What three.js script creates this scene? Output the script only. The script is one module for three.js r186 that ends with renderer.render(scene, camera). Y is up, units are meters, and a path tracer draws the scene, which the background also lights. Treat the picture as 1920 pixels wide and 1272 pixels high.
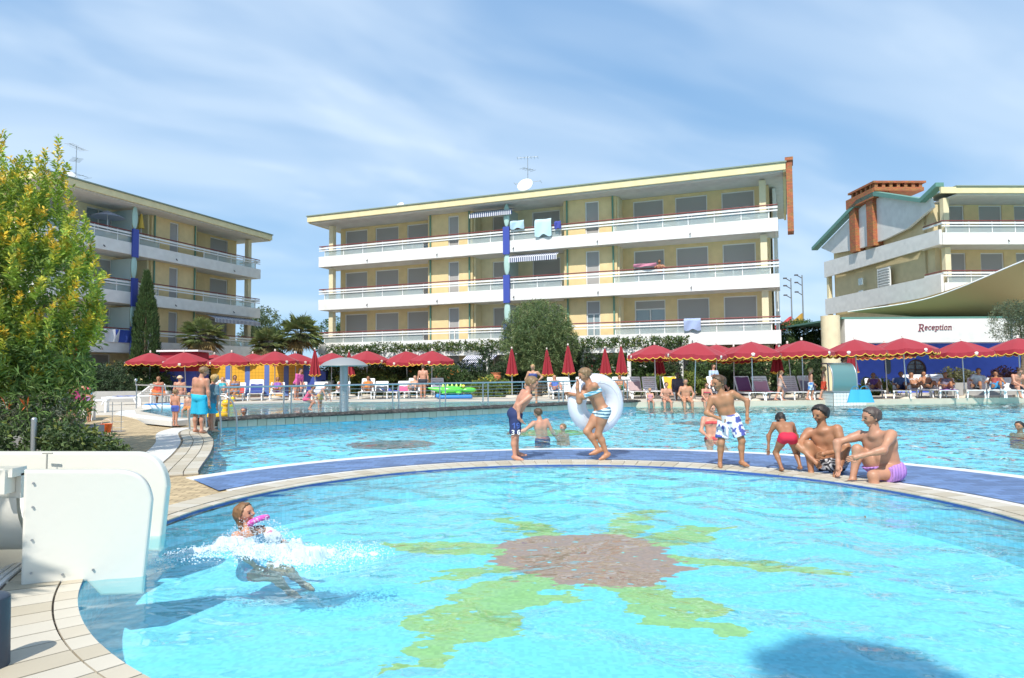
import * as THREE from 'three';
import { FontLoader } from 'three/addons/loaders/FontLoader.js';
import { TextGeometry } from 'three/addons/geometries/TextGeometry.js';

// ---------- camera, sky, sun, exposure ----------
const F = 1280, EYE = 1.45, V3 = THREE.Vector3;
const scene = new THREE.Scene();
const camera = new THREE.PerspectiveCamera(2 * Math.atan(636 / F) * 180 / Math.PI, 1920 / 1272, 0.05, 3000);
camera.position.set(0, EYE, 0);
camera.rotation.order = 'YXZ';
camera.rotation.x = Math.atan(64 / F);
camera.rotateZ(-0.008);
camera.updateMatrixWorld();
const renderer = new THREE.WebGLRenderer({ antialias: true });
renderer.toneMapping = THREE.LinearToneMapping;
renderer.toneMappingExposure = 1.24;
renderer.shadowMap.enabled = true;
const SUN = new V3(-0.30, 1.30, 0.95).normalize();
const sun = new THREE.DirectionalLight(new THREE.Color(1.0, 0.95, 0.87), 4.6);
sun.position.copy(SUN).multiplyScalar(90);
sun.target.position.set(0, 0, -20); sun.position.add(sun.target.position);
sun.castShadow = true; sun.shadow.mapSize.set(4096, 4096);
Object.assign(sun.shadow.camera, { left: -50, right: 50, top: 50, bottom: -50, near: 1, far: 220 });
scene.add(sun, sun.target);

// ---------- seeded random and noise ----------
let seed = 12345;
const rnd = () => { seed = (seed * 1664525 + 1013904223) >>> 0; return seed / 4294967296; };
const rr = (a, b) => a + (b - a) * rnd();
const hash = (x, y, z) => { let n = Math.imul(x, 374761393) + Math.imul(y, 668265263) + Math.imul(z, 2147483647 - 987654321) | 0; n = Math.imul(n ^ (n >>> 13), 1274126177); return ((n ^ (n >>> 16)) >>> 0) / 4294967296; };
const sm = (t) => t * t * (3 - 2 * t), mix = (a, b, t) => a + (b - a) * t, clamp = THREE.MathUtils.clamp, sstep = (a, b, x) => sm(clamp((x - a) / (b - a), 0, 1));
function vnoise(x, y, z = 0, per = 0) {
  const xi = Math.floor(x), yi = Math.floor(y), zi = Math.floor(z), u = sm(x - xi), v = sm(y - yi), w = sm(z - zi);
  const P = per ? (a) => ((a % per) + per) % per : (a) => a, h = (a, b, c) => hash(P(xi + a), P(yi + b), zi + c);
  return mix(mix(mix(h(0, 0, 0), h(1, 0, 0), u), mix(h(0, 1, 0), h(1, 1, 0), u), v), mix(mix(h(0, 0, 1), h(1, 0, 1), u), mix(h(0, 1, 1), h(1, 1, 1), u), v), w);
}
function fbm(x, y, z = 0, oct = 4, per = 0) { let s = 0, a = 0.5, t = 0; for (let i = 0; i < oct; i++) { s += a * vnoise(x, y, z + i * 7.3, per); t += a; a *= 0.5; x *= 2; y *= 2; z *= 2; per *= 2; } return s / t; }

// sky: blue air with streaks of thin high cloud
{
  const W = 1536, H = 768, d = new Float32Array(W * H * 4);
  for (let j = 0; j < H; j++) for (let i = 0; i < W; i++) {
    const el = (j + 0.5) / H * Math.PI - Math.PI / 2, az = ((i + 0.5) / W - 0.5) * 2 * Math.PI;
    const y = Math.sin(el), c = Math.cos(el), x = c * Math.cos(az), z = c * Math.sin(az);
    const t = Math.pow(clamp(1 - Math.max(y, 0), 0, 1), 2.2);
    let r = mix(0.10, 0.44, t), g = mix(0.262, 0.67, t), b = mix(0.55, 0.90, t);
    const k = 1 / (Math.max(y, 0) + 0.16), px = x * k, pz = z * k, a = 0.5;
    const ux = px * Math.cos(a) - pz * Math.sin(a), uz = px * Math.sin(a) + pz * Math.cos(a);
    const warp = fbm(px * 0.9, pz * 0.9, 3, 3) * 1.6;
    let m = fbm(ux * 0.75 + warp, uz * 1.9 + warp * 0.6, 9, 6);
    let fine = fbm(ux * 2.6 + warp * 2, uz * 9 + warp, 21, 5);
    let cl = sstep(0.36, 0.86, m) * 0.60 + sstep(0.42, 0.8, fine) * 0.18 * sstep(0.34, 0.6, m);
    cl = clamp(cl, 0, 0.75) * sstep(-0.02, 0.1, y);
    r = mix(r, 0.72, cl); g = mix(g, 0.835, cl); b = mix(b, 0.95, cl);
    const o = (j * W + i) * 4; d[o] = r; d[o + 1] = g; d[o + 2] = b; d[o + 3] = 1;
  }
  const t = new THREE.DataTexture(d, W, H, THREE.RGBAFormat, THREE.FloatType);
  t.mapping = THREE.EquirectangularReflectionMapping; t.magFilter = THREE.LinearFilter; t.needsUpdate = true;
  scene.background = t; scene.environment = t;
}

// ---------- pixel rays (photograph 1920 x 1272) to places on a level or at a depth ----------
const ray = (px, py) => new V3((px - 960) / F, -(py - 636) / F, -1).applyQuaternion(camera.quaternion);
const onY = (px, py, y = 0) => { const r = ray(px, py), t = (y - EYE) / r.y; return new V3(r.x * t, y, r.z * t); };
const atZ = (px, py, Z) => { const r = ray(px, py), t = -Z / r.z; return new V3(r.x * t, EYE + r.y * t, -Z); };

// ---------- geometry helpers ----------
// M joins geometries; uv is laid on each face in metres
function M(list, keepUV = false) {
  list = list.flat(9).filter(Boolean).map((g) => g.index ? g.toNonIndexed() : g);
  let n = 0; for (const g of list) n += g.attributes.position.count;
  const P = new Float32Array(n * 3), N = new Float32Array(n * 3), U = new Float32Array(n * 2), hasC = list.some((g) => g.attributes.color), C = hasC ? new Float32Array(n * 3).fill(1) : null;
  let o = 0;
  for (const g of list) {
    if (!g.attributes.normal) g.computeVertexNormals();
    P.set(g.attributes.position.array, o * 3); N.set(g.attributes.normal.array, o * 3);
    if (keepUV && g.attributes.uv) U.set(g.attributes.uv.array, o * 2);
    if (g.attributes.color) C.set(g.attributes.color.array, o * 3);
    o += g.attributes.position.count;
  }
  if (!keepUV) for (let i = 0; i < n; i += 3) {
    const q = i * 3, ax = P[q + 3] - P[q], ay = P[q + 4] - P[q + 1], az = P[q + 5] - P[q + 2], bx = P[q + 6] - P[q], by = P[q + 7] - P[q + 1], bz = P[q + 8] - P[q + 2];
    const nx = Math.abs(ay * bz - az * by), ny = Math.abs(az * bx - ax * bz), nz = Math.abs(ax * by - ay * bx);
    for (let k = 0; k < 3; k++) { const p = (i + k) * 3, u = (i + k) * 2; if (ny >= nx && ny >= nz) { U[u] = P[p]; U[u + 1] = P[p + 2]; } else if (nx >= nz) { U[u] = P[p + 2]; U[u + 1] = P[p + 1]; } else { U[u] = P[p]; U[u + 1] = P[p + 1]; } }
  }
  const g = new THREE.BufferGeometry();
  g.setAttribute('position', new THREE.BufferAttribute(P, 3)); g.setAttribute('normal', new THREE.BufferAttribute(N, 3)); g.setAttribute('uv', new THREE.BufferAttribute(U, 2));
  if (C) g.setAttribute('color', new THREE.BufferAttribute(C, 3));
  return g;
}
const box = (w, h, d, x = 0, y = 0, z = 0, ry = 0) => { const g = new THREE.BoxGeometry(w, h, d); if (ry) g.rotateY(ry); return g.translate(x, y, z); };
const cyl = (r0, r1, h, x = 0, y = 0, z = 0, seg = 14) => new THREE.CylinderGeometry(r1, r0, h, seg).translate(x, y + h / 2, z);
const ball = (r, x = 0, y = 0, z = 0, seg = 12) => new THREE.SphereGeometry(r, seg, Math.max(6, seg * 0.7 | 0)).translate(x, y, z);
function rod(a, b, r0, r1 = r0, seg = 8) {
  a = a.isVector3 ? a : new V3(...a); b = b.isVector3 ? b : new V3(...b);
  const d = b.clone().sub(a), L = d.length(), g = new THREE.CylinderGeometry(r1, r0, L, seg).translate(0, L / 2, 0);
  return g.applyQuaternion(new THREE.Quaternion().setFromUnitVectors(new V3(0, 1, 0), d.divideScalar(L || 1))).translate(a.x, a.y, a.z);
}
const pipe = (pts, r, n = 24, seg = 8, closed = false) => new THREE.TubeGeometry(new THREE.CatmullRomCurve3(pts.map((p) => p.isVector3 ? p : new V3(...p)), closed), n, r, seg, closed);
function sheet(fn, nu, nv, uvm = false) {   // fn(u,v) -> V3, u,v in 0..1
  const P = [], U = [], I = [];
  for (let j = 0; j <= nv; j++) for (let i = 0; i <= nu; i++) { const p = fn(i / nu, j / nv); P.push(p.x, p.y, p.z); U.push(i / nu, j / nv); }
  for (let j = 0; j < nv; j++) for (let i = 0; i < nu; i++) { const a = j * (nu + 1) + i, b = a + 1, c = a + nu + 1, e = c + 1; I.push(a, b, e, a, e, c); }
  const g = new THREE.BufferGeometry(); g.setAttribute('position', new THREE.Float32BufferAttribute(P, 3)); g.setAttribute('uv', new THREE.Float32BufferAttribute(U, 2)); g.setIndex(I); g.computeVertexNormals(); return g;
}
// a level polygon given as [x, Zdepth] pairs, lying at height y, optionally with thickness down
function slab(pts, y, thick = 0, holes = []) {
  const s = new THREE.Shape(pts.map(([x, Z]) => new THREE.Vector2(x, Z)));
  for (const h of holes) s.holes.push(new THREE.Path(h.map(([x, Z]) => new THREE.Vector2(x, Z))));
  const g = thick ? new THREE.ExtrudeGeometry(s, { depth: thick, bevelEnabled: false }) : new THREE.ShapeGeometry(s);
  return g.rotateX(-Math.PI / 2).translate(0, thick ? y - thick : y, 0);
}
const arc = (cx, cz, R, a0, a1, n) => Array.from({ length: n + 1 }, (_, i) => { const a = mix(a0, a1, i / n); return [cx + R * Math.cos(a), cz + R * Math.sin(a)]; });
// part of a ring (angles from +x towards depth), as a solid with its top at y
function ringPart(cx, cz, R0, R1, a0, a1, y, th, n = 1) {
  return slab([...arc(cx, cz, R1, a0, a1, n), ...arc(cx, cz, R0, a1, a0, n)], y, th);
}

// ---------- materials ----------
const lin = (c) => Array.isArray(c) ? new THREE.Color().setRGB(...c) : new THREE.Color(c);
const mat = (c, roughness = 0.7, o = {}) => new THREE.MeshStandardMaterial({ color: lin(c), roughness, ...o });
const phys = (c, roughness, o = {}) => new THREE.MeshPhysicalMaterial({ color: lin(c), roughness, ...o });
function tex(n, fn, srgb, size = 1) {    // fn(u,v) -> [r,g,b] 0..1 or a number
  const d = new Uint8Array(n * n * 4);
  for (let j = 0; j < n; j++) for (let i = 0; i < n; i++) { const v = fn((i + 0.5) / n, (j + 0.5) / n), a = Array.isArray(v) ? v : [v, v, v], o = (j * n + i) * 4; for (let k = 0; k < 3; k++) d[o + k] = clamp(a[k], 0, 1) * 255; d[o + 3] = 255; }
  const t = new THREE.DataTexture(d, n, n); t.magFilter = THREE.LinearFilter; t.minFilter = THREE.LinearMipmapLinearFilter; t.generateMipmaps = true;
  t.wrapS = t.wrapT = THREE.RepeatWrapping; t.repeat.set(1 / size, 1 / size); if (srgb) t.colorSpace = THREE.SRGBColorSpace; t.needsUpdate = true; return t;
}
const grainT = tex(256, (u, v) => 0.90 + 0.10 * fbm(u * 10, v * 10, 0, 6, 10), true, 3.1);
const stuccoB = tex(256, (u, v) => fbm(u * 40, v * 40, 2, 3, 40), false, 1.3);
const wall = (c, r = 0.85) => mat(c, r, { map: grainT, bumpMap: stuccoB, bumpScale: 0.004 });
const steel = mat([0.55, 0.56, 0.57], 0.28, { metalness: 1 }), galv = mat([0.42, 0.44, 0.45], 0.45, { metalness: 0.85 });
const whiteP = mat([0.80, 0.80, 0.79], 0.42), white = wall([0.80, 0.79, 0.76]);

// ---------- naming ----------
const used = {};
function numbered(n) { if (!(n in used)) { used[n] = 0; return n; } used[n]++; return n + '_' + String(used[n]).padStart(3, '0'); }
function tag(o, label, category, group, kind) { if (label) o.userData.label = label; if (category) o.userData.category = category; if (group) o.userData.group = group; if (kind) o.userData.kind = kind; return o; }
function thing(name, label, category, p = [0, 0, 0], ry = 0, group) { const g = new THREE.Group(); g.name = numbered(name); g.position.set(...(p.isVector3 ? [p.x, p.y, p.z] : p)); g.rotation.y = ry; scene.add(g); return tag(g, label, category, group); }
function part(name, geo, m, parent, label) { const o = new THREE.Mesh(Array.isArray(geo) ? M(geo) : geo, m); o.name = name; o.castShadow = o.receiveShadow = true; if (label) o.userData.label = label; parent.add(o); return o; }
function solo(name, geo, m, label, category, group, p) { const o = part(numbered(name), geo, m, scene); if (p) o.position.set(...(p.isVector3 ? [p.x, p.y, p.z] : p)); return tag(o, label, category, group); }
function struct(name, geo, m) { const o = part(name, geo, m, scene); o.userData.kind = 'structure'; return o; }
function copyOf(o, label, p, ry = 0, group) { const c = o.clone(); c.name = numbered(o.name.replace(/_\d{3}$/, '')); scene.add(c); c.position.set(...(p.isVector3 ? [p.x, p.y, p.z] : p)); c.rotation.y = ry; c.userData = { ...o.userData }; return tag(c, label, null, group); }
const ORD = ['first', 'second', 'third', 'fourth', 'fifth', 'sixth', 'seventh', 'eighth', 'ninth', 'tenth', 'eleventh', 'twelfth', 'thirteenth', 'fourteenth', 'fifteenth', 'sixteenth'];
// ---------- ground, decks, pools ----------
const C1 = [0.68, 6.51], R1 = 4.04, C2 = [1.0, 6.6], R2 = 6.28, D = Math.PI / 180;
const paverT = tex(512, (u, v) => { const row = Math.floor(v * 16), x = u * 8 + (row % 2) * 0.5, c = Math.floor(x), fx = x - c, fy = v * 16 - row; const j = fx < 0.04 || fy < 0.09; const t = 0.80 + 0.17 * hash(c % 8, row, 5) + 0.10 * (fbm(u * 60, v * 60, 1, 2, 60) - 0.5); return j ? [0.50, 0.44, 0.36] : [t, t * 0.95, t * 0.84]; }, true, 1.7);
const paverB = tex(512, (u, v) => { const row = Math.floor(v * 16), x = u * 8 + (row % 2) * 0.5, fx = x - Math.floor(x), fy = v * 16 - row; return (fx < 0.04 || fy < 0.09 ? 0.2 : 0.9) + 0.1 * fbm(u * 60, v * 60, 1, 2, 60); }, false, 1.7);
const paver = mat([0.60, 0.52, 0.40], 0.8, { map: paverT, bumpMap: paverB, bumpScale: 0.004 });
const farDeckM = mat([0.56, 0.51, 0.43], 0.85, { map: grainT, bumpMap: stuccoB, bumpScale: 0.003 });
const beige = mat([0.56, 0.50, 0.39], 0.55, { map: grainT }), beige2 = mat([0.50, 0.44, 0.33], 0.55, { map: grainT }), beige3 = mat([0.60, 0.55, 0.45], 0.5, { map: grainT });
const grout = mat([0.16, 0.13, 0.10], 0.9), whiteTile = mat([0.78, 0.77, 0.73], 0.4, { map: grainT });
const blueT = tex(512, (u, v) => { const row = Math.floor(v * 16), x = u * 8 + (row % 2) * 0.5, c = Math.floor(x), fx = x - c, fy = v * 16 - row; const j = fx < 0.035 || fy < 0.07, t = 0.78 + 0.22 * hash(c % 8, row, 9); return j ? [0.42, 0.46, 0.56] : [t * 0.95, t * 0.96, t]; }, true, 1.9);
const blueM = mat([0.155, 0.26, 0.46], 0.45, { map: blueT }), navy = mat([0.05, 0.09, 0.30], 0.35);
const poolLeft = [[-4.50, 9.85], [-4.62, 10.1], [-5.6, 12.75], [-6.5, 14.9], [-7.79, 17.5], [-8.09, 18.8]];
const leftCurve = new THREE.CatmullRomCurve3(poolLeft.map(([x, Z]) => new V3(x, 0, -Z)));
const leftPts = leftCurve.getPoints(28).map((p) => [p.x, -p.z]);
const W0 = [-8.09, 18.8], W1 = [5.13, 28.5], wl = Math.hypot(W1[0] - W0[0], W1[1] - W0[1]), wd = [(W1[0] - W0[0]) / wl, (W1[1] - W0[1]) / wl], wn = [-wd[1], wd[0]];
const wp = (s, n) => [W0[0] + wd[0] * s + wn[0] * n, W0[1] + wd[1] * s + wn[1] * n];
const farEdge = [[5.13, 28.5], [7.4, 28.1], [14.6, 28.9], [22.6, 30.1], [48, 33.2]];
const mainPool = [...arc(...C2, R2, 148 * D, -35 * D, 90), [48, 1.5], [48, 33.2], [22.6, 30.1], [14.6, 28.9], [7.4, 28.1], ...[W1, W0].map((p) => p), ...leftPts.slice().reverse().slice(1, -1)];
const upperPool = [wp(0.4, 0.55), wp(wl - 0.3, 0.55), [3.2, 30.2], [-8.8, 31.5], [-14.3, 28.4], [-13.4, 24.6], [-10.3, 20.7]];

const grassT = tex(256, (u, v) => { const n = fbm(u * 30, v * 30, 4, 4, 30); return [0.5 + 0.4 * n, 0.6 + 0.4 * n, 0.35 + 0.3 * n]; }, true, 4);
struct('ground', [slab([[-700, -300], [700, -300], [700, 1200], [-700, 1200]], -0.02, 0, [[[-40, -9], [58, -9], [58, 70], [-40, 70]]])], mat([0.10, 0.15, 0.05], 0.95, { map: grassT }));
// lower deck round the pools
struct('pool_deck', [slab([[-40, -9], [58, -9], [58, 34.5], [-40, 34.5]], 0.03, 0.3, [mainPool, arc(...C1, R1 + 0.43, 0, 359.9 * D, 120), [[-11.5, 20.5], [-9.4, 19.6], [5.3, 29.6], [58, 34.2], [58, 34.4], [-39, 34.4], [-39, 22.5], [-11.5, 22.4]]])], paver);
struct('deck_ramp', [sheet((u, v) => { const Z = mix(17.2, 22.0, v), xr = mix(-8.75, -12.4, v); return new V3(mix(-40, xr, u), 0.034 + 0.17 * sm(v), -Z); }, 10, 14)], paver);
struct('upper_deck', [slab([[-40, 22.0], [-12.3, 22.0], [-10.2, 20.1], wp(0, 0.1), wp(wl, 0.1), [7.4, 28.1], [14.6, 28.9], [22.6, 30.1], [58, 34.3], [58, 70], [-40, 70]], 0.2, 0.5, [upperPool])], farDeckM);
struct('deck_edge', [slab([...farEdge, ...farEdge.slice().reverse().map(([x, Z]) => [x + 0.02, Z + 0.4])], 0.212, 0.25).translate(0, 0, 0.02)], beige);

// pool basins
const tileT = tex(512, (u, v) => { const a = Math.floor(u * 32), b = Math.floor(v * 32), fx = u * 32 - a, fy = v * 32 - b; const t = 0.90 + 0.10 * hash(a, b, 3); return fx < 0.06 || fy < 0.06 ? 0.84 : t; }, true, 1.6);
const basinM = mat([0.38, 0.72, 0.79], 0.6, { map: tileT });
// mosaic flower laid in the floor of the round pool
const flowerT = (() => {
  const n = 1024, S = 9.0, cx = 0.73, cz = 6.98 - 6.51, tips = [[239, 3.15, 0.40], [288, 2.4, 0.42], [346, 2.25, 0.26], [35, 2.3, 0.38], [66, 2.7, 0.26], [114, 2.35, 0.36], [163, 2.5, 0.34], [205, 1.9, 0.2]];
  return tex(n, (u, v) => {
    let x = (u - 0.5) * S, y = (v - 0.5) * S;
    const w1 = (fbm(x * 2.2, y * 4.5, 1, 4) - 0.5), w2 = (fbm(x * 2.2, y * 4.5, 31, 4) - 0.5);
    const fx = x - (cx - C1[0]) + w1 * 0.85 + (fbm(x * 9, y * 20, 4, 3) - 0.5) * 0.28, fy = y - cz + w2 * 0.6 + (fbm(x * 9, y * 20, 14, 3) - 0.5) * 0.2, r = Math.hypot(fx, fy), a = Math.atan2(fy, fx);
    const i = Math.floor(u * n / 3.2), j = Math.floor(v * n / 3.2), t = 0.90 + 0.10 * hash(i, j, 7), spot = fbm(x * 9, y * 18, 5, 3);
    let c = [0.60 * t, 0.835 * t, 0.875 * t];
    let pet = 0;
    for (const [deg, L, wdt] of tips) { let da = a - deg * D; da = Math.atan2(Math.sin(da), Math.cos(da)); const k = r / L; if (k < 1) pet = Math.max(pet, (wdt - 0.02) * (1 - Math.pow(k, 1.15)) + 0.06 * (1 - k) - Math.abs(da)); }
    if (pet > 0.0 && spot > 0.21) c = [0.76 * t, 0.765 * t, 0.45 * t];
    if (r < 1.0 + 0.1 * w1 && spot > 0.22) c = [0.86 * t, 0.54 * t, 0.44 * t];
    return c;
  }, true, S);
})();
flowerT.repeat.set(1, 1);
{
  const g = new THREE.CircleGeometry(R1 + 0.02, 96), p = g.attributes.position, U = g.attributes.uv;
  for (let i = 0; i < p.count; i++) U.setXY(i, p.getX(i) / 9 + 0.5, p.getY(i) / 9 + 0.5);
  g.rotateX(-Math.PI / 2).translate(C1[0], -0.40, -C1[1]);
  struct('round_pool_floor', M([g], true), mat([1, 1, 1], 0.6, { map: flowerT }));
  const wallR = new THREE.CylinderGeometry(R1 + 0.015, R1 + 0.015, 0.40, 120, 1, true).translate(C1[0], -0.21, -C1[1]);
  struct('round_pool_wall', [wallR], basinM);
  struct('round_pool_tile_line', [new THREE.CylinderGeometry(R1 + 0.003, R1 + 0.003, 0.030, 140, 1, true).translate(C1[0], 0.028, -C1[1])], navy);
}
struct('main_pool_floor', [slab(mainPool, -0.45)], basinM);
const wallStrip = (pts, y0, y1, closed) => { const P = []; for (let i = 0; i < pts.length - (closed ? 0 : 1); i++) { const [x0, z0] = pts[i], [x1, z1] = pts[(i + 1) % pts.length]; P.push(x0, y0, -z0, x1, y0, -z1, x1, y1, -z1, x0, y0, -z0, x1, y1, -z1, x0, y1, -z0); } const g = new THREE.BufferGeometry(); g.setAttribute('position', new THREE.Float32BufferAttribute(P, 3)); g.computeVertexNormals(); return g; };
struct('main_pool_wall', [wallStrip(mainPool, -0.46, 0.026, true)], basinM);
struct('upper_pool_floor', [slab(upperPool, -0.30)], basinM);
struct('upper_pool_wall', [wallStrip(upperPool, -0.31, 0.195, true)], basinM);
{ // round mosaics on the floor of the main pool
  const fl = scene.getObjectByName('main_pool_floor');
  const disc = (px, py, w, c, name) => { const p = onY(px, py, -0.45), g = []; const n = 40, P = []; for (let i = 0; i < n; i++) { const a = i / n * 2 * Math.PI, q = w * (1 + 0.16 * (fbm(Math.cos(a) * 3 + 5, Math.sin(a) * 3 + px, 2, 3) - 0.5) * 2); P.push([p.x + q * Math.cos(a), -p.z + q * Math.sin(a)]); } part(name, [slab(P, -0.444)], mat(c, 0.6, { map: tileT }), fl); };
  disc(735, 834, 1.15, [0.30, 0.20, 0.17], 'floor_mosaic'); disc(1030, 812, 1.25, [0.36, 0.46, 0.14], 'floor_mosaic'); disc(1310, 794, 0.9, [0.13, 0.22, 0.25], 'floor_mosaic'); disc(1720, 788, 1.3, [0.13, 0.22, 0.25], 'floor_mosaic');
}

// the broad blue ring between the pools
struct('ring_walkway', [slab([...arc(...C2, R2, -35 * D, 152 * D, 90), ...arc(...C1, R1 + 0.02, 158 * D, -38 * D, 90)], 0.04, 0.9)], whiteTile);
{
  const ring = scene.getObjectByName('ring_walkway');
  part('blue_paving', [slab([...arc(...C2, R2 - 0.30, -34 * D, 153 * D, 90), ...arc(...C1, R1 + 0.64, 156 * D, -36 * D, 90)], 0.047)], blueM, ring);
  const cop = struct('coping', [ringPart(...C1, R1 + 0.04, R1 + 0.455, -38 * D, 321.9 * D, 0.036, 0.3, 180)], grout);
  const st = 0.2 / 4.3, variants = [beige, beige2, beige3];
  const gO = ringPart(0, 0, R1 + 0.135, R1 + 0.45, 0, st * 0.94, 0.058, 0.05, 2), gI = ringPart(0, 0, R1, R1 + 0.123, 0, st * 0.94, 0.054, 0.012, 2), GO = M([gO]), GI = M([gI]);
  for (let a = -36 * D, k = 0; a < 323 * D; a += st, k++) for (const [g, nm] of [[GO, 'coping_tile'], [GI, 'edge_tile']]) {
    const o = part(nm, g, variants[Math.floor(rnd() * 3)], cop); o.position.set(C1[0], (rnd() - 0.5) * 0.002, -C1[1]); o.rotation.y = a;
  }
  // white grating of the overflow channel beside the slide
  const ch = struct('drain_channel', [ringPart(...C1, R1 + 0.47, R1 + 0.86, 196 * D, 262 * D, 0.034, 0.05, 60)], grout);
  for (let k = 0; k < 8; k++) part('grating_slat', [ringPart(...C1, R1 + 0.485 + k * 0.047, R1 + 0.515 + k * 0.047, 196.3 * D, 261 * D, 0.055, 0.02, 60)], whiteP, ch);
  struct('mesh_mat', [ringPart(...C1, R1 + 0.90, R1 + 2.6, 205 * D, 262 * D, 0.042, 0.01, 50)], mat([0.23, 0.26, 0.30], 0.7, { map: tex(128, (u, v) => 0.55 + 0.45 * (Math.sin(u * 50.3) * Math.sin(v * 50.3) > 0 ? 1 : 0), true, 0.16) }));
}
// coping, white strip along the left side of the main pool
{
  const off = (d0, d1, a = 0, b = 1) => { const A = [], B = []; for (let i = 0; i <= 40; i++) { const t = mix(a, b, i / 40), p = leftCurve.getPoint(t), g = leftCurve.getTangent(t), nx = g.z, nz = -g.x; A.push([p.x + nx * d0, -(p.z + nz * d0)]); B.push([p.x + nx * d1, -(p.z + nz * d1)]); } return [...A, ...B.reverse()]; };
  const cop = struct('side_coping', [slab(off(-0.01, 0.62), 0.040, 0.2)], grout);
  const n = 30; for (let r = 0; r < 3; r++) for (let i = 0; i < n; i++) part('side_coping_tile', [slab(off(0.005 + r * 0.2, 0.19 + r * 0.2, (i + 0.03) / n, (i + 0.97) / n), 0.056, 0.03)], [beige, beige2, beige3][(i * 7 + r * 3 + (rnd() * 2 | 0)) % 3], cop);
  struct('gutter_strip', [slab(off(0.64, 1.12), 0.046, 0.03)], whiteTile);
  struct('upper_gutter_strip', [slab([[-9.1, 19.2], [-10.3, 20.3], [-12.3, 22.4], [-13.8, 25], [-14.3, 25], [-12.9, 22.2], [-10.7, 19.9], [-9.3, 18.7]], 0.216, 0.14)], whiteTile);
  struct('side_tile_line', [wallStrip(leftPts.map(([x, z]) => [x + 0.006, z]), -0.10, 0.05)], navy);
}
// overflow weir: pale tiles below, dark rough stone on top
{
  const w = struct('weir', [slab([wp(-0.3, 0.03), wp(wl, 0.03), wp(wl, 0.55), wp(-0.3, 0.55)], 0.20, 1.0)], grout);
  const n = 62, g = M([box(wl / n - 0.012, 0.185, 0.04)]), ang = Math.atan2(wd[1], wd[0]);
  for (let i = 0; i < n; i++) { const [x, Z] = wp((i + 0.5) * wl / n, 0.015), o = part('weir_tile', g, [beige3, beige, beige3][i % 3], w); o.position.set(x, 0.105, -Z); o.rotation.y = ang; }
  part('waterline_tiles', [wallStrip([wp(0, -0.006), wp(wl, -0.006)], -0.35, 0.012)], mat([0.10, 0.42, 0.58], 0.4, { map: tileT }), w);
  const stone = sheet((u, v) => { const s = u * (wl + 0.6) - 0.4, k = [[-0.10, 0.20], [-0.11, 0.235], [-0.07, 0.29], [0.1, 0.30], [0.35, 0.295], [0.6, 0.29], [0.68, 0.2], [0.68, 0.05]], f = v * 7, i = Math.min(6, Math.floor(f)), t = f - i, n2 = fbm(s * 3, v * 6, 1, 4) - 0.5; const [x, Z] = wp(s, mix(k[i][0], k[i + 1][0], t) + n2 * 0.05); return new V3(x, mix(k[i][1], k[i + 1][1], t) + (fbm(s * 5, v * 9, 8, 4) - 0.5) * 0.07 * (v > 0.1 && v < 0.85 ? 1 : 0.3), -Z); }, 260, 21);
  part('stone_crest', [stone], mat([0.085, 0.080, 0.075], 0.8, { map: tex(256, (u, v) => { const n3 = fbm(u * 24, v * 24, 3, 4, 24); return n3 > 0.62 ? 1 : 0.35 + 0.6 * n3; }, true, 0.9), bumpMap: stuccoB, bumpScale: 0.02 }), w);
}

// ---------- water ----------
const waves = Array.from({ length: 26 }, (_, i) => { const L = mix(0.22, 1.5, Math.pow(rnd(), 1.4)), a = rr(-1.1, 1.1) + 0.3 + (i % 4 === 0 ? 1.6 : 0); return [Math.cos(a) * 6.283 / L, Math.sin(a) * 6.283 / L, rr(0, 6.28), 0.0052 * Math.pow(L, 0.9)]; });
const wave = (x, Z) => { let h = 0; const wx = x + 0.25 * Math.sin(Z * 1.7 + x * 0.6), wz = Z + 0.25 * Math.sin(x * 1.9 - Z * 0.5); for (const [kx, kz, ph, am] of waves) h += am * Math.sin(kx * wx + kz * wz + ph); return h; };
const ripT = (() => {
  const S = 2048, n = 60, comp = [];
  for (let i = 0; i < n; i++) { const k = Math.pow(2, rr(2.6, 6.1)), a = rr(0, 6.283); comp.push([Math.round(k * Math.cos(a)), Math.round(k * Math.sin(a) * 1.5), rr(0, 6.283), 1 / Math.pow(k, 1.05)]); }
  const N = 512, lo = new Float32Array(N * N); let mn = 9, mx = -9;
  for (let j = 0; j < N; j++) for (let i = 0; i < N; i++) { let h = 0; const u = i / N * 6.283185, v = j / N * 6.283185, wu = u + 0.05 * Math.sin(3 * v + Math.sin(2 * u)), wv = v + 0.05 * Math.sin(4 * u + 1.3); for (const [a, b, p, m] of comp) { const s = Math.sin(a * wu + b * wv + p); h += m * (s - 0.35 * s * s); } lo[j * N + i] = h; mn = Math.min(mn, h); mx = Math.max(mx, h); }
  return tex(N, (u, v) => (lo[Math.min(N - 1, v * N | 0) * N + Math.min(N - 1, u * N | 0)] - mn) / (mx - mn), false, 6.0);
})();
const waterM = (o) => phys([0.68, 0.95, 1.0], 0.03, { transmission: 1, thickness: 0, ior: 1.33, bumpMap: ripT, bumpScale: 0.085, ...o });
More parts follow.
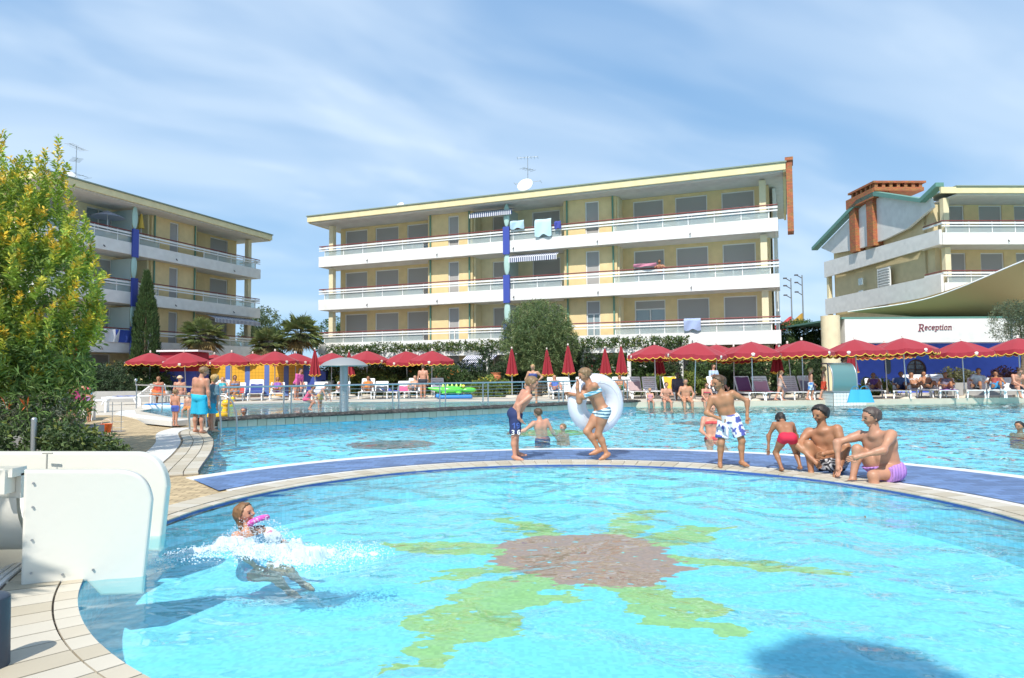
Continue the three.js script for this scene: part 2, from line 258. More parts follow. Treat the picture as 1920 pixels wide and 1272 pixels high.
{
  const n = 150, P = [], U = [], I = [];
  for (let j = 0; j <= n; j++) for (let i = 0; i <= n * 2; i++) { const r = (R1 + 0.004) * Math.pow(j / n, 0.8), a = i / (n * 2) * 2 * Math.PI, x = C1[0] + r * Math.cos(a), Z = C1[1] + r * Math.sin(a), e = sstep(0, 0.5, R1 - r); P.push(x, wave(x, Z) * 0.7 * (0.15 + 0.85 * e) + 0.030, -Z); U.push(x, Z); }
  for (let j = 0; j < n; j++) for (let i = 0; i < n * 2; i++) { const a = j * (n * 2 + 1) + i, b = a + 1, c = a + n * 2 + 1, d = c + 1; I.push(a, b, d, a, d, c); }
  const g = new THREE.BufferGeometry(); g.setAttribute('position', new THREE.Float32BufferAttribute(P, 3)); g.setAttribute('uv', new THREE.Float32BufferAttribute(U, 2)); g.setIndex(I); g.computeVertexNormals();
  struct('round_pool_water', g, waterM({ bumpScale: 0.032 }));
}
{ // spreads under the decks and the ring; only what lies in the pool shows
  const nr = 270, na = 520, P = [], U = [], I = [];
  for (let j = 0; j <= nr; j++) for (let i = 0; i <= na; i++) { const r = R2 - 0.12 + 39 * Math.pow(j / nr, 1.25), a = mix(-30, 172, i / na) * D, x = C2[0] + r * Math.cos(a), Z = C2[1] + r * Math.sin(a); P.push(x, wave(x, Z) * 0.8, -Z); U.push(x, Z); }
  for (let j = 0; j < nr; j++) for (let i = 0; i < na; i++) { const a = j * (na + 1) + i, b = a + 1, c = a + na + 1, d = c + 1; const x = P[a * 3], Z = -P[a * 3 + 2]; if (Z > 33.5 || Z < 1.6 || x > 47.9 || (Z > 22 && Z - W0[1] - 0.6 > (x - W0[0]) * wd[1] / wd[0] && x < 5) || (x < -8.6)) continue; I.push(a, d, b, a, c, d); }
  const g = new THREE.BufferGeometry(); g.setAttribute('position', new THREE.Float32BufferAttribute(P, 3)); g.setAttribute('uv', new THREE.Float32BufferAttribute(U, 2)); g.setIndex(I); g.computeVertexNormals();
  struct('main_pool_water', g, waterM());
}
struct('upper_pool_water', [slab(upperPool, 0.155)], waterM({ bumpScale: 0.07 }));
// ---------- apartment houses ----------
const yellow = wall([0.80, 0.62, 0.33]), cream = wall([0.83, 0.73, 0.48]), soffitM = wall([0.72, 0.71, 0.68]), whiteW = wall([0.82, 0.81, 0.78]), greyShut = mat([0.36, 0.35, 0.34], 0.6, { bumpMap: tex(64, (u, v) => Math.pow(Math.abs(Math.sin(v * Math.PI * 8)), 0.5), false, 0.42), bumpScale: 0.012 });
const frameM = mat([0.74, 0.74, 0.73], 0.45), pane = phys([0.55, 0.66, 0.70], 0.04, { transmission: 0.55, thickness: 0, ior: 1.5 }), railGlass = phys([0.74, 0.80, 0.79], 0.05, { transmission: 0.72, thickness: 0, ior: 1.5 });
const darkIn = mat([0.10, 0.10, 0.11], 0.9), handrail = mat([0.20, 0.045, 0.04], 0.5), greenPipe = mat([0.13, 0.27, 0.20], 0.5), royal = mat([0.045, 0.075, 0.36], 0.5), greenEdge = mat([0.12, 0.27, 0.22], 0.55);
const curtain = mat([0.66, 0.66, 0.64], 0.95, { bumpMap: tex(64, (u, v) => 0.5 + 0.5 * Math.sin(u * 6.283 * 6), false, 0.8), bumpScale: 0.04 });
const brickM = mat([0.48, 0.20, 0.11], 0.85, { map: tex(256, (u, v) => { const r = Math.floor(v * 16), x = u * 6 + (r % 2) * 0.5, c = Math.floor(x); return (x - c < 0.06 || v * 16 - r < 0.14) ? [0.72, 0.66, 0.6] : [0.8 + 0.2 * hash(c % 6, r, 2), 0.75 + 0.2 * hash(c % 6, r, 3), 0.75]; }, true, 1.25) });
const stripeAw = mat([1, 1, 1], 0.8, { map: tex(64, (u) => (u * 4) % 1 < 0.5 ? [0.86, 0.86, 0.86] : [0.16, 0.22, 0.42], true, 1.0), side: THREE.DoubleSide });

function houseFrame(x0, Z0, x1, Z1) {
  const L = Math.hypot(x1 - x0, Z1 - Z0), ry = Math.atan2(Z1 - Z0, x1 - x0), c = Math.cos(ry), s = Math.sin(ry);
  // local x runs along the front, local z points out of it; u of a pixel column on the plane z = w
  const uOf = (px, w = 0) => { const r = ray(px, 690), dx = c * r.x - s * r.z, dz = s * r.x + c * r.z, ox = -c * x0 - s * Z0, oz = -s * x0 + c * Z0; return ox + dx * (w - oz) / dz; };
  return { L, ry, uOf };
}
const rect = (x0, x1, y0, y1) => { const p = new THREE.Path(); p.moveTo(x0, y0); p.lineTo(x1, y0); p.lineTo(x1, y1); p.lineTo(x0, y1); p.closePath(); return p; };
function wallWithHoles(x0, x1, y0, y1, holes, z, th = 0.25) {
  const s = new THREE.Shape([[x0, y0], [x1, y0], [x1, y1], [x0, y1]].map(([a, b]) => new THREE.Vector2(a, b)));
  for (const h of holes) s.holes.push(rect(...h));
  return new THREE.ExtrudeGeometry(s, { depth: th, bevelEnabled: false }).translate(0, 0, z - th);
}
// a window or French door: open = share of the opening not covered by the roller shutter
function windowIn(b, x0, x1, y0, y1, z, open, curtained) {
  const w = new THREE.Group(); w.name = 'window'; b.add(w); w.position.set((x0 + x1) / 2, y0, z - 0.13);
  const W = x1 - x0, H = y1 - y0, gh = H * open;
  if (open < 1) part('roller_shutter', [box(W - 0.06, H - gh - 0.02, 0.05, 0, gh + (H - gh) / 2, 0)], greyShut, w);
  part('window_frame', [box(0.06, H, 0.1, -W / 2 + 0.031, H / 2, 0.02), box(0.06, H, 0.1, W / 2 - 0.031, H / 2, 0.02), box(W - 0.13, 0.06, 0.1, 0, H - 0.031, 0.02), open > 0.02 ? [box(0.07, gh, 0.06, 0, gh / 2, -0.03), box(W - 0.13, 0.07, 0.06, 0, gh - 0.035, -0.03), box(W - 0.13, 0.08, 0.06, 0, 0.04, -0.03)] : []], frameM, w);
  if (open > 0.02) {
    for (const s of [-1, 1]) part('pane', [box(W / 2 - 0.12, gh - 0.14, 0.012, s * W / 4, gh / 2, -0.03)], pane, w);
    if (curtained) part('curtain', [box(W - 0.1, H, 0.02, 0, H / 2, -0.22)], curtain, w);
  }
  return w;
}
const wSpec = (list) => list;
function apartmentHouse(cfg) {
  const { name, label, fr, bays, levels, roofTop, depth = 11, posts = [], ends = [] } = cfg, L = fr.L;
  const b = thing(name, label, 'apartment building', [cfg.x0, 0, -cfg.Z0], fr.ry);
  const top = roofTop - 0.45, all = [0.2 - 0.1, ...levels];
  bays.forEach((bay) => {
    const z = bay.flush ? -0.75 : -1.9, holes = [];
    bay.wins.forEach((wn) => all.forEach((B, k) => { const f = k ? B + 0.32 : 0.3, y0 = bay.flush ? f + (wn.low ?? 0.0) : f; holes.push([wn.u0, wn.u1, y0 + 0.02, f + 2.5]); }));
    part('wall', [wallWithHoles(bay.u0, bay.u1, 0.1, top, holes, z)], bay.cream ? cream : yellow, b);
    bay.wins.forEach((wn) => all.forEach((B, k) => { const f = k ? B + 0.32 : 0.3; windowIn(b, wn.u0, wn.u1, f + 0.02, f + 2.5, z, (wn.open || [])[k] ?? 0, (wn.cur || [])[k]); }));
    if (bay.flush) { for (const u of [bay.u0, bay.u1]) part('bay_side_wall', [box(0.22, top - 0.1, 1.02, u, (top + 0.1) / 2, -1.45)], cream, b); for (const u of [bay.u0 + 0.2, bay.u1 - 0.2]) part('downpipe', [rod([u, 0.2, -0.68], [u, top, -0.68], 0.055)], greenPipe, b); }
  });
  part('side_wall', [box(0.3, top - 0.1, depth - 2.2, 0.6, (top + 0.1) / 2, -1.9 - (depth - 2.2) / 2 - 0.05), box(0.3, top - 0.1, depth - 2.2, L - 0.6, (top + 0.1) / 2, -1.9 - (depth - 2.2) / 2 - 0.05), box(L - 1.6, top - 0.1, 0.3, L / 2, (top + 0.1) / 2, -depth + 0.1)], yellow, b);
  levels.forEach((B, k) => {
    const parp = part('parapet', [box(L, 0.72, 0.16, L / 2, B + 0.36, -0.08), box(0.16, 0.72, 1.9, 0.08, B + 0.36, -1.11), box(0.16, 0.72, 1.9, L - 0.08, B + 0.36, -1.11)], whiteW, b);
    for (let u = 4; u < L - 1; u += 5.3) part('water_spout', [rod([u, B + 0.3, -0.05], [u, B + 0.16, 0.1], 0.03)], darkIn, parp);
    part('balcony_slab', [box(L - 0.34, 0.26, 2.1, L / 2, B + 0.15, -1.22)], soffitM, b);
    const rl = new THREE.Group(); rl.name = 'railing'; b.add(rl);
    part('handrail', [rod([0, B + 1.44, -0.08], [L, B + 1.44, -0.08], 0.035), rod([0.08, B + 1.44, -0.08], [0.08, B + 1.44, -1.9], 0.035)], handrail, rl);
    part('white_rail', [box(L, 0.10, 0.05, L / 2, B + 1.30, -0.06), box(L, 0.07, 0.05, L / 2, B + 1.13, -0.06), box(0.05, 0.1, 1.8, 0.06, B + 1.3, -1.0), box(0.05, 0.1, 1.8, L - 0.06, B + 1.3, -1.0)], frameM, rl);
    bays.forEach((bay) => { const n = Math.max(2, Math.round((bay.u1 - bay.u0) / 1.45)); for (let i = 0; i <= n; i++) { const u = clamp(mix(bay.u0, bay.u1, i / n), 0.1, L - 0.1); if (!bay.flush || i === 0) part('railing_post', [box(0.05, 0.72, 0.05, u, B + 1.08, -0.12)], frameM, rl); if (i < n && !bay.flush) part('railing_pane', [box((bay.u1 - bay.u0) / n - 0.07, 0.36, 0.012, mix(bay.u0, bay.u1, (i + 0.5) / n), B + 0.91, -0.1)], railGlass, rl); } });
    for (const u of ends) part('column', [box(0.34, 2.6, 0.34, u, B + 1.6, -0.55)], cream, b);
    for (const u of posts) { part('blue_panel', [box(0.42, 1.72, 0.12, u, B + 0.72, 0.07)], royal, b); part('lens_ornament', [new THREE.SphereGeometry(0.5, 12, 12).scale(0.42, 1.45, 0.16).translate(u, B + 2.3, 0.0)], mat([0.40, 0.58, 0.53], 0.5), b); part('partition', [box(0.06, 2.4, 1.6, u, B + 1.6, -1.05)], mat([0.45, 0.55, 0.55], 0.4), b); }
  });
  for (const u of ends) part('column', [box(0.34, 2.7, 0.34, u, 1.5, -0.55)], cream, b);
  const nl = cfg.noLeft ? 0.95 : 0, r = part('roof', [box(L + 1.0 - nl, 0.07, (nl ? 3.5 : depth + 2.0), L / 2 + nl / 2, roofTop + 0.03, 0.75 - (nl ? 3.5 : depth + 2) / 2)], mat([0.23, 0.28, 0.22], 0.8), b);
  part('fascia', [box(L + 0.9, 0.36, 0.14, L / 2, roofTop - 0.2, 0.62), nl ? null : box(0.14, 0.42, depth + 1.5, -0.38, roofTop - 0.24, 0.54 - (depth + 1.5) / 2), box(0.14, 0.42, depth + 1.5, L + 0.38, roofTop - 0.24, 0.54 - (depth + 1.5) / 2)], wall([0.84, 0.72, 0.42]), r);
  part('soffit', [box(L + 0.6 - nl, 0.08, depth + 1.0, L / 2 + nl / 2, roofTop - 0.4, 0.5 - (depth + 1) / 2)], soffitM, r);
  return b;
}
function antenna(b, u, y, z, s = 1) {   // a mast with two yagis and a long boom
  const a = new THREE.Group(); a.name = 'aerial'; a.position.set(u, y, z); b.add(a);
  const yagi = (h, L, n, ry) => { const g = [rod([-L / 2, 0, 0], [L / 2, 0.05, 0], 0.015, 0.015, 5)]; for (let i = 0; i < n; i++) g.push(rod([-L / 2 + L * i / (n - 1), 0, -0.28], [-L / 2 + L * i / (n - 1), 0, 0.28], 0.011, 0.011, 5)); return g.map((q) => q.rotateY(ry).translate(0, h, 0)); };
  part('mast', [rod([0, 0, 0], [0, 3.0 * s, 0], 0.025, 0.02, 6)], galv, a);
  part('aerial_element', [yagi(2.9 * s, 1.3, 7, 0.3)], galv, a); part('aerial_element', [yagi(2.1 * s, 0.9, 5, 1.1)], galv, a); part('aerial_element', [yagi(1.2 * s, 1.7, 4, 0.1)], galv, a);
}
function dish(b, u, y, z, r = 0.45) { const g = new THREE.Group(); g.name = 'satellite_dish'; g.position.set(u, y, z); b.add(g); part('reflector', [new THREE.SphereGeometry(r * 1.4, 16, 8, 0, 6.283, 0, 0.8).scale(1, 0.6, 1).rotateX(Math.PI / 2 - 0.5).translate(0, 0.2, 0)], mat([0.78, 0.78, 0.77], 0.5, { side: THREE.DoubleSide }), g); part('dish_arm', [rod([0, -0.6, 0], [0, 0.2, -0.1], 0.03), rod([0, 0.0, 0.1], [0, 0.35, r * 1.3], 0.015)], galv, g); }
function awning(b, u0, u1, y, z, reach, drop) { const a = new THREE.Group(); a.name = 'awning'; b.add(a); const g = sheet((s, t) => new V3(mix(u0, u1, s), y - drop * t, z + reach * t), 8, 4), q = g.attributes.uv; for (let i = 0; i < q.count; i++) q.setXY(i, q.getX(i) * (u1 - u0) / 0.55, 0); const v = sheet((s, t) => new V3(mix(u0, u1, s), y - drop - 0.28 * t, z + reach + 0.01), Math.round((u1 - u0) * 6), 2), q2 = v.attributes.uv; for (let i = 0; i < q2.count; i++) q2.setXY(i, q2.getX(i) * (u1 - u0) / 0.55, 0); part('canopy', M([g], true), stripeAw, a); part('valance', M([v], true), stripeAw, a); part('front_bar', [rod([u0, y - drop, z + reach - 0.03], [u1, y - drop, z + reach - 0.03], 0.025)], frameM, a); return a; }

// the long house facing the pool
const mainH = houseFrame(-13.4, 47.1, 14.2, 35.95);
{
  const u = (px, w = -1.9) => mainH.uOf(px, w), L = mainH.L;
  const f1a = u(803, -0.75), f1b = u(887, -0.75), f2a = u(1061, -0.75), f2b = u(1160, -0.75);
  const W = (a, b, open, cur) => ({ u0: u(a - 3), u1: u(b + 3), open, cur });
  const bays = [
    { u0: 0.45, u1: f1a, wins: [W(649, 685), W(706, 744), W(766, 801, [0, 0, 0, 0.42])] },
    { u0: f1a, u1: f1b, flush: true, wins: [{ u0: u(841, -0.75), u1: u(861, -0.75), open: [0, 0.45, 0, 0], cur: [0, 1] }] },
    { u0: f1b, u1: f2a, cream: true, wins: [W(902, 914, [1, 1, 1, 1]), W(928, 956, [0, 0, 0.6, 0]), W(1003, 1050, [0, 0, 0, 0.35])] },
    { u0: f2a, u1: f2b, flush: true, wins: [{ u0: u(1101, -0.75), u1: u(1127, -0.75), open: [0, 0.7, 0, 0], cur: [0, 1] }] },
    { u0: f2b, u1: L - 0.45, wins: [W(1195, 1247, [0, 0.8, 0, 0.58], [0, 1, 0, 1]), W(1275, 1330, [0, 0.25, 0, 0.6], [0, 0, 0, 1]), W(1363, 1420, [0, 0, 0, 0.62], [0, 0, 0, 1])] },
  ];
  const b = apartmentHouse({ name: 'apartment_house', label: 'long cream apartment house with white balcony bands and a single blue strip, facing the pool', fr: mainH, x0: -13.4, Z0: 47.1, bays, levels: [2.9, 5.9, 8.9], roofTop: 12.35, posts: [u(952, 0)], ends: [0.75, L - 0.75] });
  part('brick_pier', [box(0.3, 3.75, 1.0, L + 0.62, 10.6, 0.0)], brickM, b); part('pier_cap', [box(0.4, 0.18, 1.15, L + 0.62, 12.55, 0)], brickM, b);
  part('curved_end_wall', [new THREE.ExtrudeGeometry(new THREE.Shape([[0, 0.1], [-0.9, 0.1], [-0.7, 3], [-1.0, 5], [-0.6, 6.5], [-1.0, 8], [-0.5, 11], [0, 11.8], [-6, 11.8], [-6, 0.1]].map(([x, y]) => new THREE.Vector2(x, y))), { depth: 0.18, bevelEnabled: false }).rotateY(-Math.PI / 2).translate(L - 0.1, 0, -2.4)], whiteW, b);
  antenna(b, u(993, -1.5), 12.4, -1.5, 0.95); dish(b, u(990, -0.6), 12.75, -0.6, 0.5); dish(b, u(752, -1), 12.55, -1, 0.28);
  awning(b, u(887, -0.2), u(960, 0.4), 11.75, -0.5, 0.75, 0.28); awning(b, u(960, -0.2), u(1045, 0.3), 8.75, -0.4, 0.6, 0.25);
  awning(b, u(690, 0), u(742, 0), 2.75, -0.2, 2.0, 0.9); awning(b, u(878, 0), u(935, 0), 2.75, -0.2, 2.0, 0.9);
}
// the house on the left, seen along its front
const leftH = houseFrame(-24.9, 35.4, -19.2, 51.9);
{
  const u = (px, w = -1.9) => leftH.uOf(px, w), L = leftH.L, fa = u(279, -0.75), fb = u(365, -0.75);
  const W = (a, b, open, cur) => ({ u0: u(a), u1: u(b), open, cur });
  const bays = [
    { u0: 0.45, u1: fa, cream: true, wins: [{ u0: 1.2, u1: 2.8, open: [0, 0.6, 0.5, 0] }, { u0: 4.4, u1: 6.2, open: [0, 1, 0.4, 1] }] },
    { u0: fa, u1: fb, flush: true, wins: [{ u0: u(314, -0.75), u1: u(331, -0.75), open: [0, 0, 0, 0] }] },
    { u0: fb, u1: L - 0.45, wins: [{ u0: fb + 0.35, u1: fb + 1.25, open: [0, 0, 0.5, 0.4] }, { u0: fb + 2.5, u1: fb + 4.3, open: [0, 0, 0.45, 0] }] },
  ];
  const b = apartmentHouse({ name: 'apartment_house', label: 'cream apartment house behind the big bush and the cypress, its balconies in shade', fr: leftH, x0: -24.9, Z0: 35.4, bays, levels: [2.85, 5.8, 8.8], roofTop: 12.2, posts: [u(247, 0)], ends: [L - 0.75] });
  antenna(b, u(133, -2), 12.2, -2, 0.95); dish(b, u(121, -1.2), 12.5, -1.2, 0.4);
  awning(b, L - 5.2, L - 0.6, 5.7, -0.4, 0.9, 0.3);
}
// the house on the right with the brick chimney
{
  const x0 = 25.7, Z0 = 40.3, fr = houseFrame(x0, Z0, 49, 41.0), L = fr.L, u = (px, w = -1.9) => fr.uOf(px, w);
  const W = (a, b, open) => ({ u0: u(a), u1: u(b), open });
  const b = apartmentHouse({ name: 'apartment_house', label: 'cream apartment house with a big brick chimney behind the reception', fr, x0, Z0, depth: 14, bays: [{ u0: 0.3, u1: L - 0.4, wins: [W(1784, 1820), W(1848, 1892), W(1915, 1950), { u0: 12, u1: 14 }] }], levels: [2.9, 5.9, 8.9], roofTop: 12.2, noLeft: true, ends: [0.55] });
  const y = (px, py, Z) => EYE + (692 - (px - 960) * 0.008 + 8 - py) * Z / F;
  // side seen from the pool: local x = 0, running back in local -z
  const zz = (Z) => -(Z - Z0);
  const sideShape = (pts) => new THREE.Shape(pts.map(([Z, h]) => new THREE.Vector2(-zz(Z), h)));
  const ext = (pts, th, x) => new THREE.ExtrudeGeometry(sideShape(pts), { depth: th, bevelEnabled: false }).rotateY(Math.PI / 2).translate(x, 0, 0);
  part('end_wall', [ext([[41.5, 0.1], [53.6, 0.1], [53.6, 11.0], [48.7, 12.6], [41.5, 11.6]], 0.3, 0.3)], wall([0.72, 0.60, 0.36]), b);
  part('gable_panel', [ext([[55.0, 11.4], [48.7, 13.3], [46.6, 13.4], [41.2, 12.0], [41.0, 11.3], [43.5, 10.55], [46, 10.35], [49.5, 10.3], [53, 10.6]], 0.2, -0.1)], whiteW, b);
  for (const B of [5.9, 8.9]) part('end_parapet', [ext([[40.3, B], [54.4, B], [54.4, B + 1.25], [40.3, B + (B > 8 ? 0.9 : 1.2)]], 0.16, -0.2)], whiteW, b);
  part('roof_edge', [ext([[55.8, 11.35], [55.8, 11.6], [48.7, 13.75], [46.5, 13.75], [41.6, 12.0], [40.0, 12.55], [40.0, 12.3], [41.6, 11.75], [46.5, 13.45], [48.7, 13.45]], 0.5, -0.5)], greenEdge, b);
  const ch = part('chimney', [box(1.0, 3.6, 0.8, 0.1, 11.9, zz(49.6)), box(1.0, 3.6, 0.8, 0.1, 11.9, zz(47.3)), box(1.2, 0.7, 3.6, 0.1, 13.7, zz(48.4))], brickM, b);
  part('chimney_cap', [box(3.7, 0.14, 3.4, 1.3, 14.42, zz(48.1)), box(3.5, 0.26, 3.2, 1.3, 13.95, zz(48.1)), ...[0, 1, 2, 3, 4, 5, 6].map((i) => box(0.22, 0.3, 0.3, -0.3 + i * 0.52, 14.22, zz(46.65))), ...[0, 1, 2, 3, 4].map((i) => box(0.3, 0.3, 0.22, -0.3, 14.22, zz(47.0 + i * 0.6)))], brickM, ch);
  const lv = part('louvre_frame', [box(0.08, 1.7, 0.08, -0.04, 7.6, zz(47.1)), box(0.08, 1.7, 0.08, -0.04, 7.6, zz(45.7)), box(0.02, 1.7, 1.4, 0.0, 7.6, zz(46.4))], frameM, b); for (let i = 0; i < 9; i++) part('louvre_slat', [box(0.1, 0.05, 1.3, -0.1, 6.9 + i * 0.18, zz(46.4))], frameM, lv);
  for (const h of [7.9, 7.0]) part('small_window', [box(0.08, 0.5, 0.5, -0.02, h, zz(49.4))], pane, b);
  part('column', [box(0.3, 9.5, 0.3, 0.1, 4.8, zz(54.2))], cream, b);
}
// reception: white fascia, blue wall with a round window, cream pillar
{
  const Zr = 36.5, a = atZ(1573, 600, Zr), yF0 = 2.9, yF1 = 4.15, xl = a.x, xr = xl + 26;
  const b = thing('reception_building', 'low blue reception building with a white lettered fascia and a round window', 'building', [xl, 0.2, -Zr], 0.035);
  const blueW = mat([0.055, 0.12, 0.60], 0.75, { map: grainT, bumpMap: stuccoB, bumpScale: 0.003 });
  const s = new THREE.Shape([[0.3, 0], [26, 0], [26, 2.8], [0.3, 2.8]].map(([x, y]) => new THREE.Vector2(x, y))); const hole = new THREE.Path(); hole.absarc(4.78, 1.28, 0.56, 0, 6.283); s.holes.push(hole);
  part('wall', [new THREE.ExtrudeGeometry(s, { depth: 0.25, bevelEnabled: false, curveSegments: 32 }).translate(0, 0, -1.2)], blueW, b);
  const rw = new THREE.Group(); rw.name = 'round_window'; rw.position.set(4.78, 1.28, -1.05); b.add(rw);
  part('window_frame', [new THREE.TorusGeometry(0.53, 0.05, 8, 36), box(1.0, 0.04, 0.04), box(0.04, 1.0, 0.04), box(1.0, 0.03, 0.03, 0, 0.26), box(1.0, 0.03, 0.03, 0, -0.26)], mat([0.05, 0.02, 0.02], 0.5), rw);
  part('pane', [new THREE.CircleGeometry(0.5, 32).translate(0, 0, -0.03)], phys([0.5, 0.5, 0.5], 0.05, { transmission: 0.8, thickness: 0 }), rw); 
  part('louvre_panel', [new THREE.CapsuleGeometry(0.17, 0.5, 4, 12).scale(1, 1, 0.25).translate(3.15, 1.45, -0.93)], mat([0.09, 0.13, 0.16], 0.5, { map: tex(64, (u, v) => ((u + v) * 8) % 1 < 0.5 ? 1 : 0.35, true, 0.5) }), b);
  part('fascia', [box(26, yF1 - yF0, 2.4, 13, (yF0 + yF1) / 2 - 0.2, -0.6)], whiteW, b);
  part('roof', [box(26.3, 0.1, 8, 13, yF1 - 0.14, -3.4)], greenEdge, b); part('back_wall', [box(26, 2.8, 0.3, 13, 1.4, -6.5), box(0.25, 2.8, 5.2, 25.9, 1.4, -3.8)], blueW, b);
  part('dark_panel', [box(0.9, 2.75, 0.1, 0.6, 1.4, -0.92)], mat([0.10, 0.13, 0.10], 0.7), b);
  const p = atZ(1557, 600, 36.1), pl = new THREE.Group(); void pl;
  solo('round_pillar', [cyl(0.47, 0.47, 4.15, 0, 0, 0, 32)], cream, 'round cream pillar at the corner of the reception', 'pillar', null, [p.x, 0.2, -36.1]);
  const font = await new FontLoader().loadAsync('fonts/droid/droid_serif_regular.typeface.json');
  const mk = (t, size) => { const g = new TextGeometry(t, { font, size, depth: 0.03, curveSegments: 4 }); g.computeBoundingBox(); return g; };
  const R = mk('R', 0.52), rest = mk('eception', 0.36); const off = R.boundingBox.max.x - 0.02; rest.translate(off, 0.1, 0); const shear = new THREE.Matrix4().set(1, 0.16, 0, 0, 0, 1, 0, 0, 0, 0, 1, 0, 0, 0, 0, 1);
  const g = M([R, rest]).applyMatrix4(shear); g.computeBoundingBox(); const k = 1.83 / (g.boundingBox.max.x - g.boundingBox.min.x); g.scale(k, k, 1).translate(3.9, yF1 - 0.86, 0.61);
  part('lettering', g, mat([0.20, 0.03, 0.05], 0.6), b);
}
// tan sail stretched over the reception yard
{
  const P = [atZ(1590, 585, 41), atZ(1925, 487, 34), new V3(34, 4.6, -36), new V3(27, 4.25, -40)];
  const g = sheet((s, t) => { const e0 = P[0].clone().lerp(P[1], s), e1 = P[3].clone().lerp(P[2], s), p = e0.lerp(e1, t); p.y -= Math.sin(s * Math.PI) * 0.9 * Math.sin(t * Math.PI * 0.8 + 0.5); p.x += Math.sin(t * Math.PI) * 0.4; return p; }, 30, 14);
  const o = solo('sail_awning', [g], mat([0.60, 0.39, 0.18], 0.85, { side: THREE.DoubleSide }), 'large tan shade sail stretched above the white reception fascia', 'shade sail');
  part('sail_rope', [pipe([P[0], P[0].clone().lerp(P[1], 0.5).add(new V3(0, -0.55, 0)), P[1]], 0.035, 20)], whiteP, o);
  part('sail_mast', [rod([P[1].x, 0.2, P[1].z], P[1], 0.09)], galv, o);
}
// ---------- vegetation ----------
const leafM = phys([1, 1, 1], 0.72, { transmission: 0.28, thickness: 0, vertexColors: true, side: THREE.DoubleSide });
const barkM = mat([0.16, 0.115, 0.075], 0.9, { bumpMap: stuccoB, bumpScale: 0.03 }), soilM = mat([0.09, 0.065, 0.045], 0.95, { bumpMap: stuccoB, bumpScale: 0.03 });
const tmpA = new V3(), tmpB = new V3(), tmpC = new V3();
// sprigs: {p, d, L, W, n, s, c}: n leaves of length L along a stem s long that points along d
function leafGeo(sprigs) {
  let n = 0; for (const s of sprigs) n += s.n; const P = new Float32Array(n * 18), C = new Float32Array(n * 18); let o = 0;
  for (const s of sprigs) for (let i = 0; i < s.n; i++) {
    const t = s.n > 1 ? i / (s.n - 1) : 0.5, a = i * 2.4 + s.p.x * 9, sp = s.spread ?? 0.9;
    tmpA.set(rr(-1, 1), rr(-1, 1), rr(-1, 1)).cross(s.d).normalize(); tmpB.copy(s.d).cross(tmpA).normalize();
    const ld = tmpC.copy(s.d).multiplyScalar(1 - sp * (1 - t * 0.55)).addScaledVector(tmpA, Math.cos(a) * sp).addScaledVector(tmpB, Math.sin(a) * sp); ld.y += s.lift ?? 0; ld.normalize();
    const L = s.L * rr(0.75, 1.2), W = s.W * rr(0.8, 1.2), bx = s.p.x + s.d.x * s.s * t, by = s.p.y + s.d.y * s.s * t, bz = s.p.z + s.d.z * s.s * t;
    const ux = ld.y * tmpA.z - ld.z * tmpA.y, uy = ld.z * tmpA.x - ld.x * tmpA.z, uz = ld.x * tmpA.y - ld.y * tmpA.x, ul = Math.hypot(ux, uy, uz) || 1, k = W / 2 / ul, mx = bx + ld.x * L * 0.5, my = by + ld.y * L * 0.5 + 0.08 * L, mz = bz + ld.z * L * 0.5;
    const q = [bx, by, bz, mx + ux * k, my + uy * k, mz + uz * k, bx + ld.x * L, by + ld.y * L, bz + ld.z * L, bx, by, bz, bx + ld.x * L, by + ld.y * L, bz + ld.z * L, mx - ux * k, my - uy * k, mz - uz * k];
    const b = rr(0.8, 1.2), tip = s.tip && t > 0.45 ? s.tip : s.c;
    for (let j = 0; j < 6; j++) { P[o * 18 + j * 3] = q[j * 3]; P[o * 18 + j * 3 + 1] = q[j * 3 + 1]; P[o * 18 + j * 3 + 2] = q[j * 3 + 2]; C[o * 18 + j * 3] = tip[0] * b; C[o * 18 + j * 3 + 1] = tip[1] * b; C[o * 18 + j * 3 + 2] = tip[2] * b; }
    o++;
  }
  const g = new THREE.BufferGeometry(); g.setAttribute('position', new THREE.BufferAttribute(P, 3)); g.setAttribute('color', new THREE.BufferAttribute(C, 3)); g.computeVertexNormals(); return g;
}
const vary = (c, k = 0.25) => { const b = rr(1 - k, 1 + k), w = rr(-0.12, 0.12); return [c[0] * b * (1 + w), c[1] * b, c[2] * b * (1 - w)]; };
